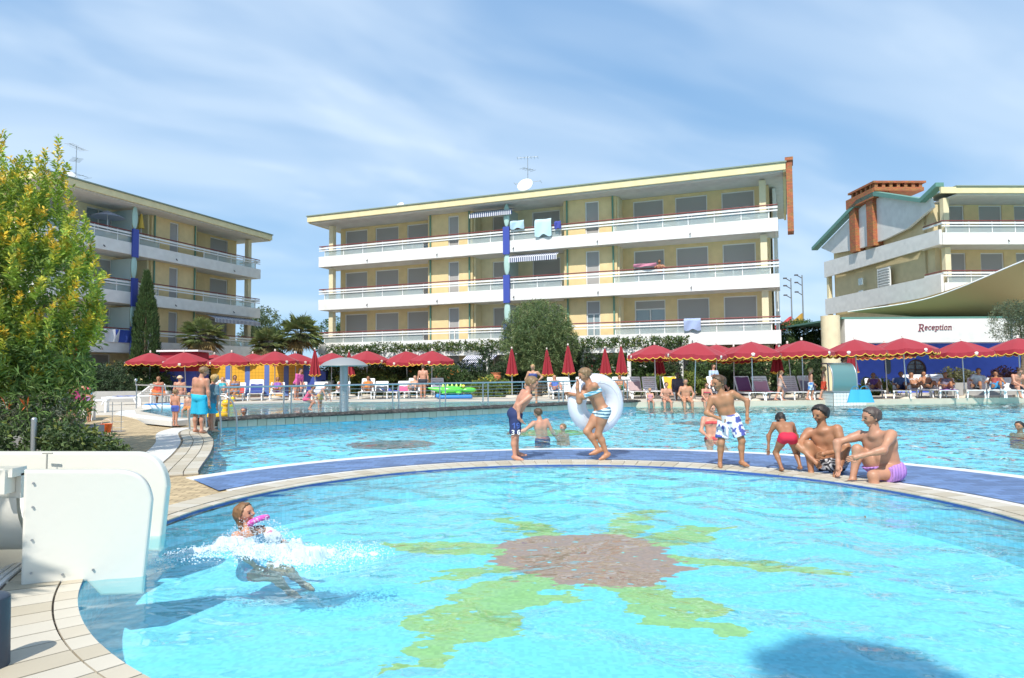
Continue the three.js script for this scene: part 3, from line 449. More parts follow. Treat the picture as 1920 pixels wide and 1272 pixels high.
// points through lobes, thicker towards the outside, with gaps
function crown(lobes, count, o) {
  const out = []; let guard = 0;
  const vol = lobes.map((l) => l[3] * l[4] + l[4] * l[5]), tot = vol.reduce((a, b) => a + b, 0);
  while (out.length < count && guard++ < count * 6) {
    let k = rnd() * tot, i = 0; while (k > vol[i] && i < lobes.length - 1) k -= vol[i++];
    const [cx, cy, cz, rx, ry, rz] = lobes[i], z = rr(-1, 1), a = rr(0, 6.283), q = Math.sqrt(1 - z * z), r = 1 - Math.pow(rnd(), 2.2) * 0.75;
    const n = new V3(q * Math.cos(a), z, q * Math.sin(a)), lump = 0.82 + 0.36 * fbm(n.x * 2.6 + cx, n.y * 2.6 + cy, n.z * 2.6 + cz, 3), p = new V3(cx + n.x * rx * r * lump, cy + n.y * ry * r * lump, cz + n.z * rz * r * lump);
    if (p.y < (o.floor ?? 0.15)) continue; if (vnoise(p.x * (o.gap ?? 2.2), p.y * (o.gap ?? 2.2), p.z * (o.gap ?? 2.2)) < (o.hole ?? 0.26)) continue;
    const d = n.multiplyScalar(o.out ?? 0.8).add(new V3(rr(-0.6, 0.6), rr(-0.3, 0.7) + (o.up ?? 0.25), rr(-0.6, 0.6))).normalize();
    const young = o.tip && r > 0.86 && rnd() < (o.tipShare ?? 0.4);
    out.push({ p, d, L: o.L, W: o.W, n: o.n ?? 8, s: o.s ?? 0.18, c: vary(o.c), tip: young ? vary(o.tip, 0.2) : null, spread: o.spread, lift: o.lift });
  }
  return out;
}
const GREEN = [0.055, 0.115, 0.022], DARK = [0.030, 0.068, 0.016], OLIVE = [0.105, 0.135, 0.065], LIME = [0.15, 0.21, 0.03];
function bush(name, label, category, lobes, count, o, stems = true, group) {
  const [cx, , cz] = lobes[0], b = thing(name, label, category, [cx, o.base ?? 0.18, cz], 0, group), rel = lobes.map((l) => [l[0] - cx, l[1] - (o.base ?? 0.18), l[2] - cz, l[3], l[4], l[5]]);
  part('foliage', leafGeo([...crown(rel, count, { ...o, floor: 0.02 }), ...(o.extra || []).map((e) => ({ ...e, p: e.p.clone().sub(b.position) }))]), leafM, b);
  if (stems) part('stem', rel.flatMap((l) => [0, 1, 2].map((i) => rod([l[0] * 0.6 + (i - 1) * 0.08, 0, l[2] * 0.6], [l[0] + (i - 1) * l[3] * 0.4, l[1] + l[4] * 0.2, l[2]], 0.035, 0.015, 5))), barkM, b);
  return b;
}
function tree(name, label, x, z, trunkTop, lobes, count, o, group) {
  const b = thing(name, label, 'tree', [x, 0.18, z], 0, group);
  part('crown', leafGeo(crown(lobes.map((l) => [l[0], l[1], l[2], l[3], l[4], l[5]]), count, { floor: 0.3, ...o })), leafM, b);
  part('trunk', [rod([0, 0, 0], [0.1, trunkTop, 0], o.tr ?? 0.16, (o.tr ?? 0.16) * 0.6, 9), ...lobes.map((l) => rod([0.1, trunkTop * 0.85, 0], [l[0], l[1], l[2]], (o.tr ?? 0.16) * 0.5, 0.025, 6))], barkM, b);
  return b;
}
// the big evergreen at the left edge: upright plumes of leaves, young ends yellow
{
  const z = -12.0, lobes = [[-9.7, 3.0, z, 1.9, 2.1, 1.6], [-8.5, 2.4, z + 0.3, 1.15, 1.5, 1.1], [-9.2, 1.4, z + 0.2, 1.6, 1.3, 1.4], [-10.8, 2.6, z, 1.6, 2.3, 1.5]], extra = [];
  const plume = (a, b, yel) => { const d = b.clone().sub(a), n = Math.max(5, Math.round(d.length() / 0.04)); d.normalize(); for (let i = 0; i < n; i++) { const k = i / n; extra.push({ p: a.clone().lerp(b, k).add(new V3(rr(-0.04, 0.04), 0, rr(-0.04, 0.04))), d: d.clone().add(new V3(rr(-0.25, 0.25), 0.15, rr(-0.25, 0.25))).normalize(), L: 0.115 * mix(1.15, 0.7, k), W: 0.032, n: 8, s: 0.09, c: vary(k > 0.65 && rnd() < yel ? [0.72, 0.52, 0.035] : k > 0.4 && rnd() < yel ? [0.50, 0.52, 0.045] : [0.28, 0.40, 0.04], 0.2), spread: 0.72 }); } };
  for (const [px, py, base, dz] of [[5, 250, 400, 0], [108, 262, 420, 0.2], [75, 300, 430, 0.4], [50, 290, 420, 0], [28, 320, 430, -0.3], [132, 352, 470, 0.2], [160, 405, 520, 0.3], [95, 330, 430, -0.2], [145, 400, 500, 0.4], [172, 440, 560, 0.1], [60, 350, 450, 0.6], [15, 300, 430, 0.5], [188, 510, 600, 0.2], [120, 310, 430, 0.1], [86, 285, 420, 0.3], [38, 300, 420, 0.2], [193, 570, 650, 0.3], [180, 480, 570, 0.5]]) plume(atZ(px - 8 + rr(-8, 8), base, 12 - dz), atZ(px, py, 12 - dz), 0.35);
  for (let i = 0; i < 330; i++) { const [cx, cy, cz, rx, ry, rz] = lobes[i % 4], a = rr(-0.3, 3.5), v = rr(-0.75, 0.95), q = Math.sqrt(1 - v * v), p = new V3(cx + rx * q * Math.cos(a) * 0.92, cy + ry * v * 0.92, cz + rz * q * Math.sin(a) * 0.92); if (p.y < 0.8) continue; const L = rr(0.35, 0.7), d = new V3(Math.cos(a) * q * 0.5, 0.95, Math.sin(a) * q * 0.55).normalize(); plume(p, p.clone().addScaledVector(d, L), p.y > 1.6 ? 0.62 : 0.18); }
  bush('evergreen_bush', 'tall evergreen bush with yellow young shoots at the left edge', 'bush', lobes, 5600, { c: [0.17, 0.27, 0.03], L: 0.12, W: 0.038, n: 8, s: 0.16, up: 0.8, hole: 0.30, gap: 1.7, spread: 0.8, extra, base: 0.05 });
  bush('oleander_bush', 'dark bush with a few orange blossoms below the yellow-tipped evergreen', 'bush', [[-8.3, 1.15, -11.3, 1.15, 1.15, 0.9], [-9.4, 0.9, -10.8, 1.2, 1.1, 1.0], [-8.9, 1.8, -11.3, 1.2, 1.0, 0.8]], 1500, { c: [0.105, 0.195, 0.03], L: 0.16, W: 0.03, n: 9, s: 0.15, hole: 0.28, up: 0.1, tip: [0.55, 0.13, 0.03], tipShare: 0.02, base: 0.05 });
}
// cypress
{ const sp = [], x = 0; for (let i = 0; i < 3000; i++) { const h = 7.2 * Math.pow(rnd(), 0.9), t = h / 7.2, R = 0.74 * Math.pow(Math.sin(Math.PI * (0.12 + 0.86 * (1 - t)) * 0.62), 0.8) * (1 - Math.pow(t, 5)), a = rr(0, 6.283), r = R * (1 - 0.5 * rnd() * rnd()) * (0.85 + 0.3 * vnoise(Math.cos(a) * 3, h * 1.6, Math.sin(a) * 3)); sp.push({ p: new V3(r * Math.cos(a), h + 0.1, r * Math.sin(a)), d: new V3(Math.cos(a) * 0.35, 1, Math.sin(a) * 0.35).normalize(), L: 0.22, W: 0.035, n: 7, s: 0.25, c: vary([0.06, 0.12, 0.025]), spread: 0.3 }); }
  const p = onY(272, 735, 0.2), X = atZ(273, 640, 41).x, b = thing('cypress_tree', 'slender dark cypress in front of the left apartment house', 'tree', [X, 0.2, -41]); part('crown', leafGeo(sp), leafM, b); part('trunk', [rod([0, 0, 0], [0, 5.5, 0], 0.14, 0.04)], barkM, b); }
// fan palms
function fanPalm(label, px, py, Z, R, at) {
  const c = at ?? atZ(px, py, Z), b = thing('fan_palm', label, 'palm', [c.x, at ? 0.03 : 0.18, at ? at.z : -Z], rr(0, 6)), h = c.y - 0.18, fronds = [];
  for (let i = 0; i < 74; i++) {
    const el = rr(-0.9, 1.35), az = i * 2.4 + rr(-0.3, 0.3), d = new V3(Math.cos(az) * Math.cos(el), Math.sin(el), Math.sin(az) * Math.cos(el)), q = d.clone().multiplyScalar(R * rr(0.35, 0.55)); q.y += h;
    const side = new V3(-Math.sin(az), 0, Math.cos(az)), up = side.clone().cross(d).normalize(), col = vary(el < -0.45 ? [0.32, 0.25, 0.10] : [0.17, 0.21, 0.06], 0.3), P = [], C = [];
    for (let k = 0; k < 15; k++) { const f = (k / 14 - 0.5) * 2.6, ld = d.clone().multiplyScalar(Math.cos(f)).addScaledVector(side, Math.sin(f)), L = R * 0.55 * (1 - 0.25 * Math.abs(f) / 1.3) * rr(0.85, 1.1), t = q.clone().addScaledVector(ld, L); t.y -= L * 0.22 * rr(0.3, 1.4); const w = ld.clone().cross(up).normalize().multiplyScalar(0.022 * R); const m = q.clone().addScaledVector(ld, L * 0.55); P.push(q.x, q.y, q.z, m.x + w.x, m.y + w.y, m.z + w.z, t.x, t.y, t.z, q.x, q.y, q.z, t.x, t.y, t.z, m.x - w.x, m.y - w.y, m.z - w.z); for (let j = 0; j < 6; j++) C.push(...col); }
    const g = new THREE.BufferGeometry(); g.setAttribute('position', new THREE.Float32BufferAttribute(P, 3)); g.setAttribute('color', new THREE.Float32BufferAttribute(C, 3)); g.computeVertexNormals();
    const stalk = rod([0, h - 0.1, 0], q, 0.02, 0.012, 4); stalk.setAttribute('color', new THREE.BufferAttribute(new Float32Array(stalk.attributes.position.count * 3).fill(0.1), 3)); fronds.push(g, stalk);
  }
  part('crown', M(fronds), leafM, b); part('trunk', [rod([0, 0, 0], [0, h, 0], 0.17, 0.2, 10)], barkM, b);
}
fanPalm('fan palm standing just right of the cypress', 380, 632, 43, 1.55);
fanPalm('lower fan palm leaning against its taller neighbour', 503, 645, 44, 1.35);
fanPalm('tall fan palm beside the left end of the long house', 562, 628, 45, 1.65);
fanPalm('fan palm beside the slide, just left of the picture', 0, 0, 2.5, 1.25, new V3(-4.95, 3.2, -2.3));
// olive and other trees
tree('olive_tree', 'round grey-green olive tree in front of the long house', atZ(1010, 620, 37).x, -37, 2.0, [[0, 3.6, 0, 1.75, 1.5, 1.6], [-0.9, 2.7, 0.2, 1.1, 1.2, 1.1], [0.9, 2.8, 0.2, 1.2, 1.2, 1.1], [0.2, 2.0, 0.3, 1.3, 1.0, 1.1]], 5600, { c: [0.12, 0.18, 0.055], tip: [0.20, 0.25, 0.09], L: 0.14, W: 0.036, n: 8, s: 0.2, hole: 0.2, up: 0.3 });
tree('olive_tree', 'olive tree at the right edge before the reception fascia', atZ(1912, 600, 33).x, -33, 2.4, [[0, 3.5, 0, 1.3, 1.0, 1.1], [0.9, 3.2, 0, 1.3, 1.1, 1.0]], 1700, { c: OLIVE, tip: [0.17, 0.20, 0.09], L: 0.12, W: 0.028, n: 7, s: 0.2, hole: 0.33, tr: 0.1 });
tree('garden_tree', 'leafy green tree between the long house and the reception pillar', atZ(1500, 640, 43).x, -43, 1.8, [[0, 2.9, 0, 1.7, 1.5, 1.4], [-1.1, 2.2, 0.3, 1.2, 1.3, 1.1], [1.0, 2.4, 0.2, 1.2, 1.2, 1.1]], 2300, { c: GREEN, L: 0.18, W: 0.06, n: 8, s: 0.2, hole: 0.28 });
tree('garden_tree', 'pale green tree behind the right end of the left house', atZ(492, 600, 62).x, -62, 3.0, [[0, 5.6, 0, 1.6, 1.6, 1.4], [0.8, 4.2, 0, 1.5, 1.3, 1.3], [-0.9, 4.2, 0, 1.3, 1.2, 1.2]], 1500, { c: [0.10, 0.15, 0.06], L: 0.26, W: 0.07, n: 7, s: 0.3, hole: 0.36 });
tree('garden_tree', 'distant tree seen under the left end of the long house', atZ(628, 640, 75).x, -75, 3, [[0, 5, 0, 2.3, 2.2, 2], [1.5, 4, 0, 1.8, 2, 1.6]], 1200, { c: GREEN, L: 0.3, W: 0.1, n: 7, s: 0.3 });
tree('garden_tree', 'distant tree left of the cypress by the shaded house', atZ(212, 665, 44).x, -44, 1.2, [[0, 1.7, 0, 1.5, 1.5, 1.2], [1.2, 1.5, 0, 1.2, 1.2, 1]], 1500, { c: DARK, L: 0.18, W: 0.06, n: 8, s: 0.2 });
// shrubs and hedges behind the terrace
const shrubs = [
  // px, Z, half width, height, colour, label, flower
  [222, 39, 1.7, 1.9, DARK, 'dark hedge shrub behind the sunbed with a blue towel', [0.6, 0.5, 0.1]], [262, 38.5, 1.5, 1.5, GREEN, 'green shrub with pale blossoms below the cypress', [0.75, 0.68, 0.35]], [165, 36, 2.2, 1.8, DARK, 'dark hedge at the edge of the big left bush', null], [300, 39.5, 1.0, 1.6, GREEN, 'shrub next to the red and blue hut', [0.7, 0.62, 0.3]],
  [445, 45, 2.2, 2.1, GREEN, 'shrub behind the left part of the yellow tiled wall', null], [540, 45, 2.0, 2.0, DARK, 'shrub behind the right part of the yellow tiled wall', null], [636, 41, 1.2, 2.4, GREEN, 'shrub rising behind the blue block', null],
  [690, 40, 1.8, 1.5, [0.10, 0.15, 0.02], 'low yellow-green shrub behind the mushroom fountain', [0.3, 0.3, 0.04]], [755, 41, 2.1, 2.3, DARK, 'dense dark shrub under the striped awning', null], [822, 40, 1.7, 1.9, GREEN, 'shrub with small orange blossoms behind the crocodile float', [0.5, 0.2, 0.03]], [872, 41, 1.4, 1.8, DARK, 'dark shrub left of the terracotta urn', null],
  [917, 36.5, 1.15, 0.95, LIME, 'low golden shrub right behind the terracotta urn', [0.5, 0.4, 0.04]], [958, 39, 1.3, 2.0, DARK, 'dark shrub behind the woman in the blue swimsuit', null], [1075, 38, 1.7, 2.1, DARK, 'shrub right of the olive tree with red blossoms', [0.5, 0.05, 0.05]], [1140, 38.5, 1.7, 2.3, GREEN, 'leafy shrub behind the two closed parasols beside the girl', [0.75, 0.7, 0.6]],
  [1205, 37.5, 1.7, 2.3, GREEN, 'tall leafy shrub right of the closed parasols', [0.75, 0.7, 0.6]], [1262, 36, 1.5, 1.3, LIME, 'yellow-green shrub behind the yellow towel', [0.4, 0.35, 0.05]], [1330, 37, 1.6, 1.9, GREEN, 'green shrub behind the boy with the drink', null], [1395, 37, 1.8, 2.2, DARK, 'dense green shrub behind the purple and red towel', null], [1455, 37, 1.7, 2.2, GREEN, 'green shrub behind the walking child', null], [1520, 37, 1.5, 2.0, DARK, 'dark shrub left of the cream pillar', [0.6, 0.5, 0.3]],
  [1640, 34.6, 0.9, 0.75, LIME, 'small yellow flowering shrub before the blue wall', [0.6, 0.5, 0.25]], [1790, 34.8, 1.2, 1.15, [0.12, 0.12, 0.04], 'pink flowering shrub before the blue wall', [0.55, 0.18, 0.2]], [1895, 34.5, 1.2, 1.2, [0.10, 0.03, 0.03], 'dark red leaved shrub at the right end of the blue wall', [0.3, 0.03, 0.04]],
];
for (const [px, Z, hw, h, c, label, fl] of shrubs) { const x = atZ(px, 700, Z).x; bush('garden_shrub', label, 'shrub', [[x, 0.2 + h * 0.5, -Z, hw * 0.75, h * 0.55, 0.9], [x - hw * 0.5, 0.2 + h * 0.38, -Z + 0.2, hw * 0.6, h * 0.42, 0.8], [x + hw * 0.5, 0.2 + h * 0.42, -Z + 0.1, hw * 0.6, h * 0.46, 0.8]], Math.round(330 * hw * h) + 160, { c, tip: fl, tipShare: 0.10, L: 0.15, W: 0.055, n: 8, s: 0.15, hole: 0.2 }, true, 'shrubs behind the terrace'); }
// pergola with climbing vine before the long house
{
  const fw = 2.4, U = (px) => mainH.uOf(px, fw), pg = thing('pergola', 'white pergola beams below the vine before the long house', 'pergola', [-13.4, 0.2, -47.1], mainH.ry);
  const ua = U(615), ub = U(1290);
  part('beam', [box(ub - ua, 0.28, 0.16, (ua + ub) / 2, 2.45, fw)], whiteW, pg); part('beam', [box(ub - ua, 0.14, 0.12, (ua + ub) / 2, 2.5, fw - 1.2)], whiteW, pg);
  const posts = [625, 705, 800, 915, 1092, 1180, 1278].map(U); for (const u of posts) part('post', [box(0.18, 2.35, 0.18, u, 1.15, fw - 0.02)], whiteW, pg);
  const c = Math.cos(mainH.ry), s = Math.sin(mainH.ry), w = (u, y, z) => new V3(-13.4 + c * u + s * z, y, -47.1 - s * u + c * z);
  [[615, 760, 700], [760, 900, 912], [900, 1085, 1092], [1085, 1290, 1262]].forEach(([a, b, col], i) => {
    const o = w(U(a), 0.2, fw), vn = thing('climbing_vine', ['vine over the left end of the pergola by the palms', 'vine over the pergola between the two striped awnings', 'vine over the pergola behind the olive tree', 'vine over the right end of the pergola'][i], 'vine', o, 0, 'vines on the pergola'), sp = [];
    const n = Math.round((U(b) - U(a)) * 130); for (let k = 0; k < n; k++) { const u = mix(U(a), U(b), rnd()), lump = 0.75 + 0.5 * vnoise(u * 0.9, i * 9), p = w(u, 2.95 + (rr(-0.24, 0.34)) * lump, fw + rr(-0.5, 0.32)).sub(o); sp.push({ p, d: new V3(rr(-0.7, 0.7), rr(-0.4, 0.9), rr(0, 1)).normalize(), L: 0.12, W: 0.07, n: 5, s: 0.12, c: vary(rnd() < 0.25 ? [0.15, 0.18, 0.03] : GREEN, 0.3) }); }
    const un = U(col); for (let k = 0; k < 420; k++) { const p = w(un + rr(-0.42, 0.42), 0.3 + 2.6 * rnd(), fw + rr(-0.15, 0.35)).sub(o); sp.push({ p, d: new V3(rr(-0.7, 0.7), rr(-0.6, 0.6), rr(0, 1)).normalize(), L: 0.12, W: 0.07, n: 5, s: 0.1, c: vary(DARK, 0.3) }); }
    part('foliage', leafGeo(sp), leafM, vn); part('stem', [rod(w(un, 0.2, fw).sub(o), w(un, 2.9, fw).sub(o), 0.04, 0.03, 6)], barkM, vn);
  });
}
// planter at the left with its plants
{
  const P = [[-7.62, 12.8], [-7.15, 10.6], [-9.2, 9.4], [-11.5, 10.5], [-11.0, 14.2]];
  const pl = thing('concrete_planter', 'grey concrete planter wall below the big bush', 'planter', [0, 0, 0]);
  const inner = P.map(([x, Z]) => [mix(x, -9.3, 0.09), mix(Z, 11.8, 0.09)]);
  part('planter_wall', [slab(P, 0.55, 0.52, [inner])], wall([0.34, 0.33, 0.31]), pl); part('soil', [slab(inner, 0.42, 0.05)], soilM, pl);
  bush('lavender_cotton', 'grey-leaved cushion plant on the concrete planter', 'shrub', [[-8.0, 0.72, -11.3, 0.75, 0.42, 0.7], [-8.5, 0.75, -10.9, 0.6, 0.4, 0.6]], 1100, { c: [0.21, 0.24, 0.15], tip: [0.40, 0.40, 0.30], L: 0.07, W: 0.016, n: 9, s: 0.1, hole: 0.15, base: 0.44 }, false);
  bush('box_shrub', 'low glossy shrub between the planter and the slide', 'shrub', [[-6.0, 0.32, -9.3, 0.62, 0.42, 0.5], [-6.7, 0.34, -9.0, 0.6, 0.42, 0.5], [-5.65, 0.22, -9.35, 0.35, 0.3, 0.4], [-7.3, 0.4, -9.0, 0.6, 0.5, 0.5]], 1500, { c: [0.055, 0.105, 0.02], tip: [0.16, 0.20, 0.03], tipShare: 0.25, L: 0.075, W: 0.032, n: 8, s: 0.1, hole: 0.24, base: 0.05 });
  const p = onY(64, 905, 0.03); solo('steel_post', [cyl(0.035, 0.035, 0.86, 0, 0, 0, 12), ball(0.036, 0, 0.86, 0)], galv, 'slim steel post in front of the grey cushion plant', 'post', null, [-6.25, 0.03, -8.95]);
}
// ---------- parasols ----------
const redCl = phys([0.32, 0.016, 0.03], 0.85, { transmission: 0.12, thickness: 0, side: THREE.DoubleSide }), trimM = mat([0.75, 0.46, 0.06], 0.7), poleM = mat([0.62, 0.63, 0.64], 0.4, { metalness: 0.6 }), baseM = mat([0.55, 0.49, 0.40], 0.9);
const emblemM = mat([0.78, 0.70, 0.62], 0.7);
function openParasolParts(R = 1.3, H = 2.62) {
  const g = new THREE.Group(), n = 8, edgeY = H - 0.56, rim = (a) => { const k = (a / (Math.PI * 2) * n) % 1, f = k - 0.5; return R * (1 - 0.055 * (1 - 4 * f * f)); };
  const can = sheet((u, v) => { const a = u * Math.PI * 2, r = rim(a) * v, k = ((u * n) % 1) - 0.5; return new V3(r * Math.cos(a), H - 0.05 - 0.51 * Math.pow(v, 1.25) - 0.045 * v * (1 - 4 * k * k), r * Math.sin(a)); }, n * 6, 7);
  const hang = (u) => 0.15 + 0.07 * Math.abs(Math.sin(u * n * 3 * Math.PI)), rimY = (u) => { const k = ((u * n) % 1) - 0.5; return edgeY - 0.045 * (1 - 4 * k * k); };
  const val = sheet((u, v) => { const a = u * Math.PI * 2, r = rim(a) + 0.025 * v + 0.015 * Math.sin(u * n * 6 * Math.PI) * v; return new V3(r * Math.cos(a), rimY(u) - hang(u) * v, r * Math.sin(a)); }, n * 18, 2);
  const pts = []; for (let i = 0; i < n * 18; i++) { const u = i / (n * 18), a = u * Math.PI * 2, r = rim(a) + 0.03; pts.push(new V3(r * Math.cos(a), rimY(u) - hang(u), r * Math.sin(a))); }
  const trim = new THREE.TubeGeometry(new THREE.CatmullRomCurve3(pts, true), n * 24, 0.017, 4, true);
  const c = part('canopy', [can], redCl, g); part('valance', [val], redCl, c); part('trim', [trim], trimM, c);
  for (const a of [0.2, 2.3, 4.4]) { const r = rim(a) * 0.985 + 0.05; part('emblem', [new THREE.TorusGeometry(0.05, 0.018, 6, 14).scale(1.2, 0.8, 0.4), new THREE.SphereGeometry(0.035, 8, 6).scale(1, 0.8, 0.4), box(0.11, 0.02, 0.012, 0, -0.075, 0)].map((q) => q.rotateY(Math.PI / 2 - a).translate(r * Math.cos(a), edgeY - 0.07, r * Math.sin(a))), emblemM, c); }
  for (let i = 0; i < n; i++) { const a = i / n * Math.PI * 2; part('rib', [rod([0.05 * Math.cos(a), H - 0.12, 0.05 * Math.sin(a)], [R * 0.97 * Math.cos(a), edgeY - 0.01, R * 0.97 * Math.sin(a)], 0.012, 0.01, 5)], poleM, g); }
  part('pole', [rod([0, 0.05, 0], [0, H, 0], 0.028, 0.024, 10)], poleM, g); part('finial', [ball(0.05, 0, H + 0.03, 0, 10), cyl(0.06, 0.02, 0.04, 0, H - 0.03, 0, 10)], emblemM, g);
  part('base', [cyl(0.36, 0.30, 0.10, 0, 0, 0, 24), cyl(0.05, 0.05, 0.3, 0, 0.08, 0, 10)], baseM, g);
  return g;
}
function closedParasolParts(H = 2.55) {
  const g = new THREE.Group(), n = 8, f = (u, v) => { const a = u * Math.PI * 2, fold = 0.72 + 0.28 * Math.cos(u * n * 2 * Math.PI), r = (0.03 + 0.30 * Math.pow(v, 0.85)) * fold; return new V3(r * Math.cos(a), H - 0.02 - 1.38 * v + (v > 0.99 ? 0.05 * Math.cos(u * n * 2 * Math.PI) : 0), r * Math.sin(a)); };
  const c = part('canopy', [sheet(f, 64, 12)], redCl, g); const pts = []; for (let i = 0; i < 64; i++) { const p = f(i / 64, 1); pts.push(p); } part('trim', [new THREE.TubeGeometry(new THREE.CatmullRomCurve3(pts, true), 128, 0.017, 4, true)], trimM, c);
  part('pole', [rod([0, 0.05, 0], [0, H, 0], 0.028, 0.024, 10)], poleM, g); part('finial', [ball(0.045, 0, H + 0.03, 0, 10)], emblemM, g); part('base', [cyl(0.36, 0.30, 0.10, 0, 0, 0, 24)], baseM, g);
  return g;
}
const openProto = openParasolParts(), closedProto = closedParasolParts();
function parasol(proto, name, label, x, z, group, s = 1) {
  const o = proto.clone(); o.name = numbered(name); scene.add(o); o.position.set(x, 0.2, z); o.rotation.set(rr(-0.06, 0.06), rr(0, 6), rr(-0.06, 0.06)); o.scale.setScalar(s * rr(0.96, 1.04)); return tag(o, label, 'parasol', group);
}
// a parasol whose top shows at pixel (px, py)
const topAt = (px, py, H) => { const r = ray(px, py), t = (H + 0.2 - EYE) / r.y; return [r.x * t, r.z * t]; };
const depthX = (px, Z) => atZ(px, 700, Z).x;
[[1301, 28.9, 'before the shrubs behind the boy with the drink'], [1411, 29.2, 'above the purple and red towel'], [1506, 29.4, 'in front of the cream pillar'], [1608, 29.6, 'directly behind the metal water chute'], [1699, 29.7, 'covering the round window of the blue wall'], [1808, 30.4, 'between the round window and the pink shrub'], [1914, 30.6, 'at the right edge of the picture']].forEach(([px, Z, w]) => parasol(openProto, 'open_parasol', 'open red parasol of the front row ' + w, depthX(px, Z), -Z, 'open red parasols on the right terrace'));
[[1229, 32.8, 'behind the yellow towel'], [1343, 33, 'behind the boy with the drink'], [1376, 34.5, 'left of the purple towel'], [1485, 33.6, 'left of the cream pillar'], [1663, 33.4, 'before the louvred panel of the blue wall']].forEach(([px, Z, w]) => parasol(openProto, 'open_parasol', 'open red parasol of the rear row ' + w, depthX(px, Z), -Z, 'open red parasols on the right terrace'));
[[280, 38.5, 'nearest the cypress'], [350, 39, 'above the red and blue hut'], [434, 38.5, 'above the left part of the yellow tiled wall'], [515, 38, 'above the right part of the yellow tiled wall'], [556, 40.5, 'left of the closed parasol by the blue block'], [621, 40, 'partly behind the mushroom fountain'], [688, 39.5, 'right of the mushroom fountain'], [764, 40, 'left of the largest parasol on the left terrace'], [809, 37, 'nearest the crocodile float'], [400, 42, 'half hidden behind two others by the hut'], [478, 42, 'half hidden behind two others over the yellow wall']].forEach(([px, Z, w]) => parasol(openProto, 'open_parasol', 'open red parasol on the left terrace ' + w, depthX(px, Z), -Z, 'open red parasols on the left terrace'));
[[591, 37.5, 'in front of the blue block'], [656, 38.5, 'behind the stem of the mushroom fountain'], [960, 35.5, 'between the urn and the woman in the blue swimsuit'], [1028, 35.5, 'right of the woman in the blue swimsuit'], [1067, 34.5, 'just left of the girl with the swim ring'], [1137, 36, 'left one of the two right of the girl with the swim ring'], [1166, 34.5, 'right one of the two right of the girl with the swim ring'], [1239, 34.2, 'in front of the rear open parasol by the yellow towel'], [1458, 33.8, 'behind the walking child'], [1597, 32.5, 'behind the man in sunglasses']].forEach(([px, Z, w]) => parasol(closedProto, 'closed_parasol', 'closed red parasol ' + w, depthX(px, Z), -Z, 'closed red parasols'));

fanPalm('added fan palm unseen behind the viewer, put in to shade the pool floor', 0, 0, -2.6, 0.8, new V3(-0.05, 9.0, 2.75));  // unseen palm added behind the camera to darken the pool floor
// ---------- sunbeds, chairs, tables ----------
function sunbedParts(back = 0.75) {   // head end at -z (away), foot towards +z
  const g = new THREE.Group(), c = Math.cos(back), s = Math.sin(back), seat = [], bk = [];
  for (const x of [-0.31, 0.31]) { seat.push(box(0.06, 0.07, 1.35, x, 0.33, 0.33)); bk.push(rod([x, 0.34, -0.34], [x, 0.34 + 0.78 * s, -0.34 - 0.78 * c], 0.032)); }
  for (let i = 0; i < 12; i++) seat.push(box(0.60, 0.022, 0.085, 0, 0.352, -0.28 + i * 0.11));
  for (let i = 0; i < 7; i++) { const t = 0.07 + i * 0.112; bk.push(box(0.58, 0.02, 0.088).rotateX(back).translate(0, 0.35 + t * s, -0.34 - t * c)); }
  bk.push(rod([-0.31, 0.34 + 0.78 * s, -0.34 - 0.78 * c], [0.31, 0.34 + 0.78 * s, -0.34 - 0.78 * c], 0.035));
  part('seat', seat, whiteP, g); part('backrest', bk, whiteP, g);
  for (const [x, z, dz] of [[-0.3, 0.85, 0.14], [0.3, 0.85, 0.14], [-0.3, -0.25, -0.14], [0.3, -0.25, -0.14]]) part('leg', [rod([x, 0.32, z], [x * 1.08, 0.015, z + dz], 0.035, 0.028, 8)], whiteP, g);
  return g;
}
const bedUp = sunbedParts(1.0), bedMid = sunbedParts(0.7), bedLow = sunbedParts(0.45);
const bedLabels = [];
function sunbed(px, Z, ry, label, proto = bedMid, y = 0.2) { const o = proto.clone(); o.name = numbered('sunbed'); scene.add(o); o.position.set(depthX(px, Z), y, -Z); o.rotation.y = ry; return tag(o, label, 'sunbed', 'white plastic sunbeds'); }
// towel lying over a sunbed: follows seat and back
function towelOn(bed, c, label, back, from = -0.6, to = 0.9, w = 0.58) {
  const s = Math.sin(back), k = Math.cos(back), g = sheet((u, v) => { const q = mix(from, to, v), x = (u - 0.5) * w, wob = 0.012 * Math.sin(u * 9 + v * 14); return q < -0.34 + 0.01 ? new V3(x, 0.395 + (-0.34 - q) / k * s * 1 + wob, q + 0.02) : new V3(x, 0.385 + wob, q); }, 8, 18);
  const o = part(numbered('beach_towel'), [g], mat(c, 0.95, { side: THREE.DoubleSide }), scene); o.position.copy(bed.position); o.rotation.copy(bed.rotation); return tag(o, label, 'towel', 'towels on the sunbeds');
}
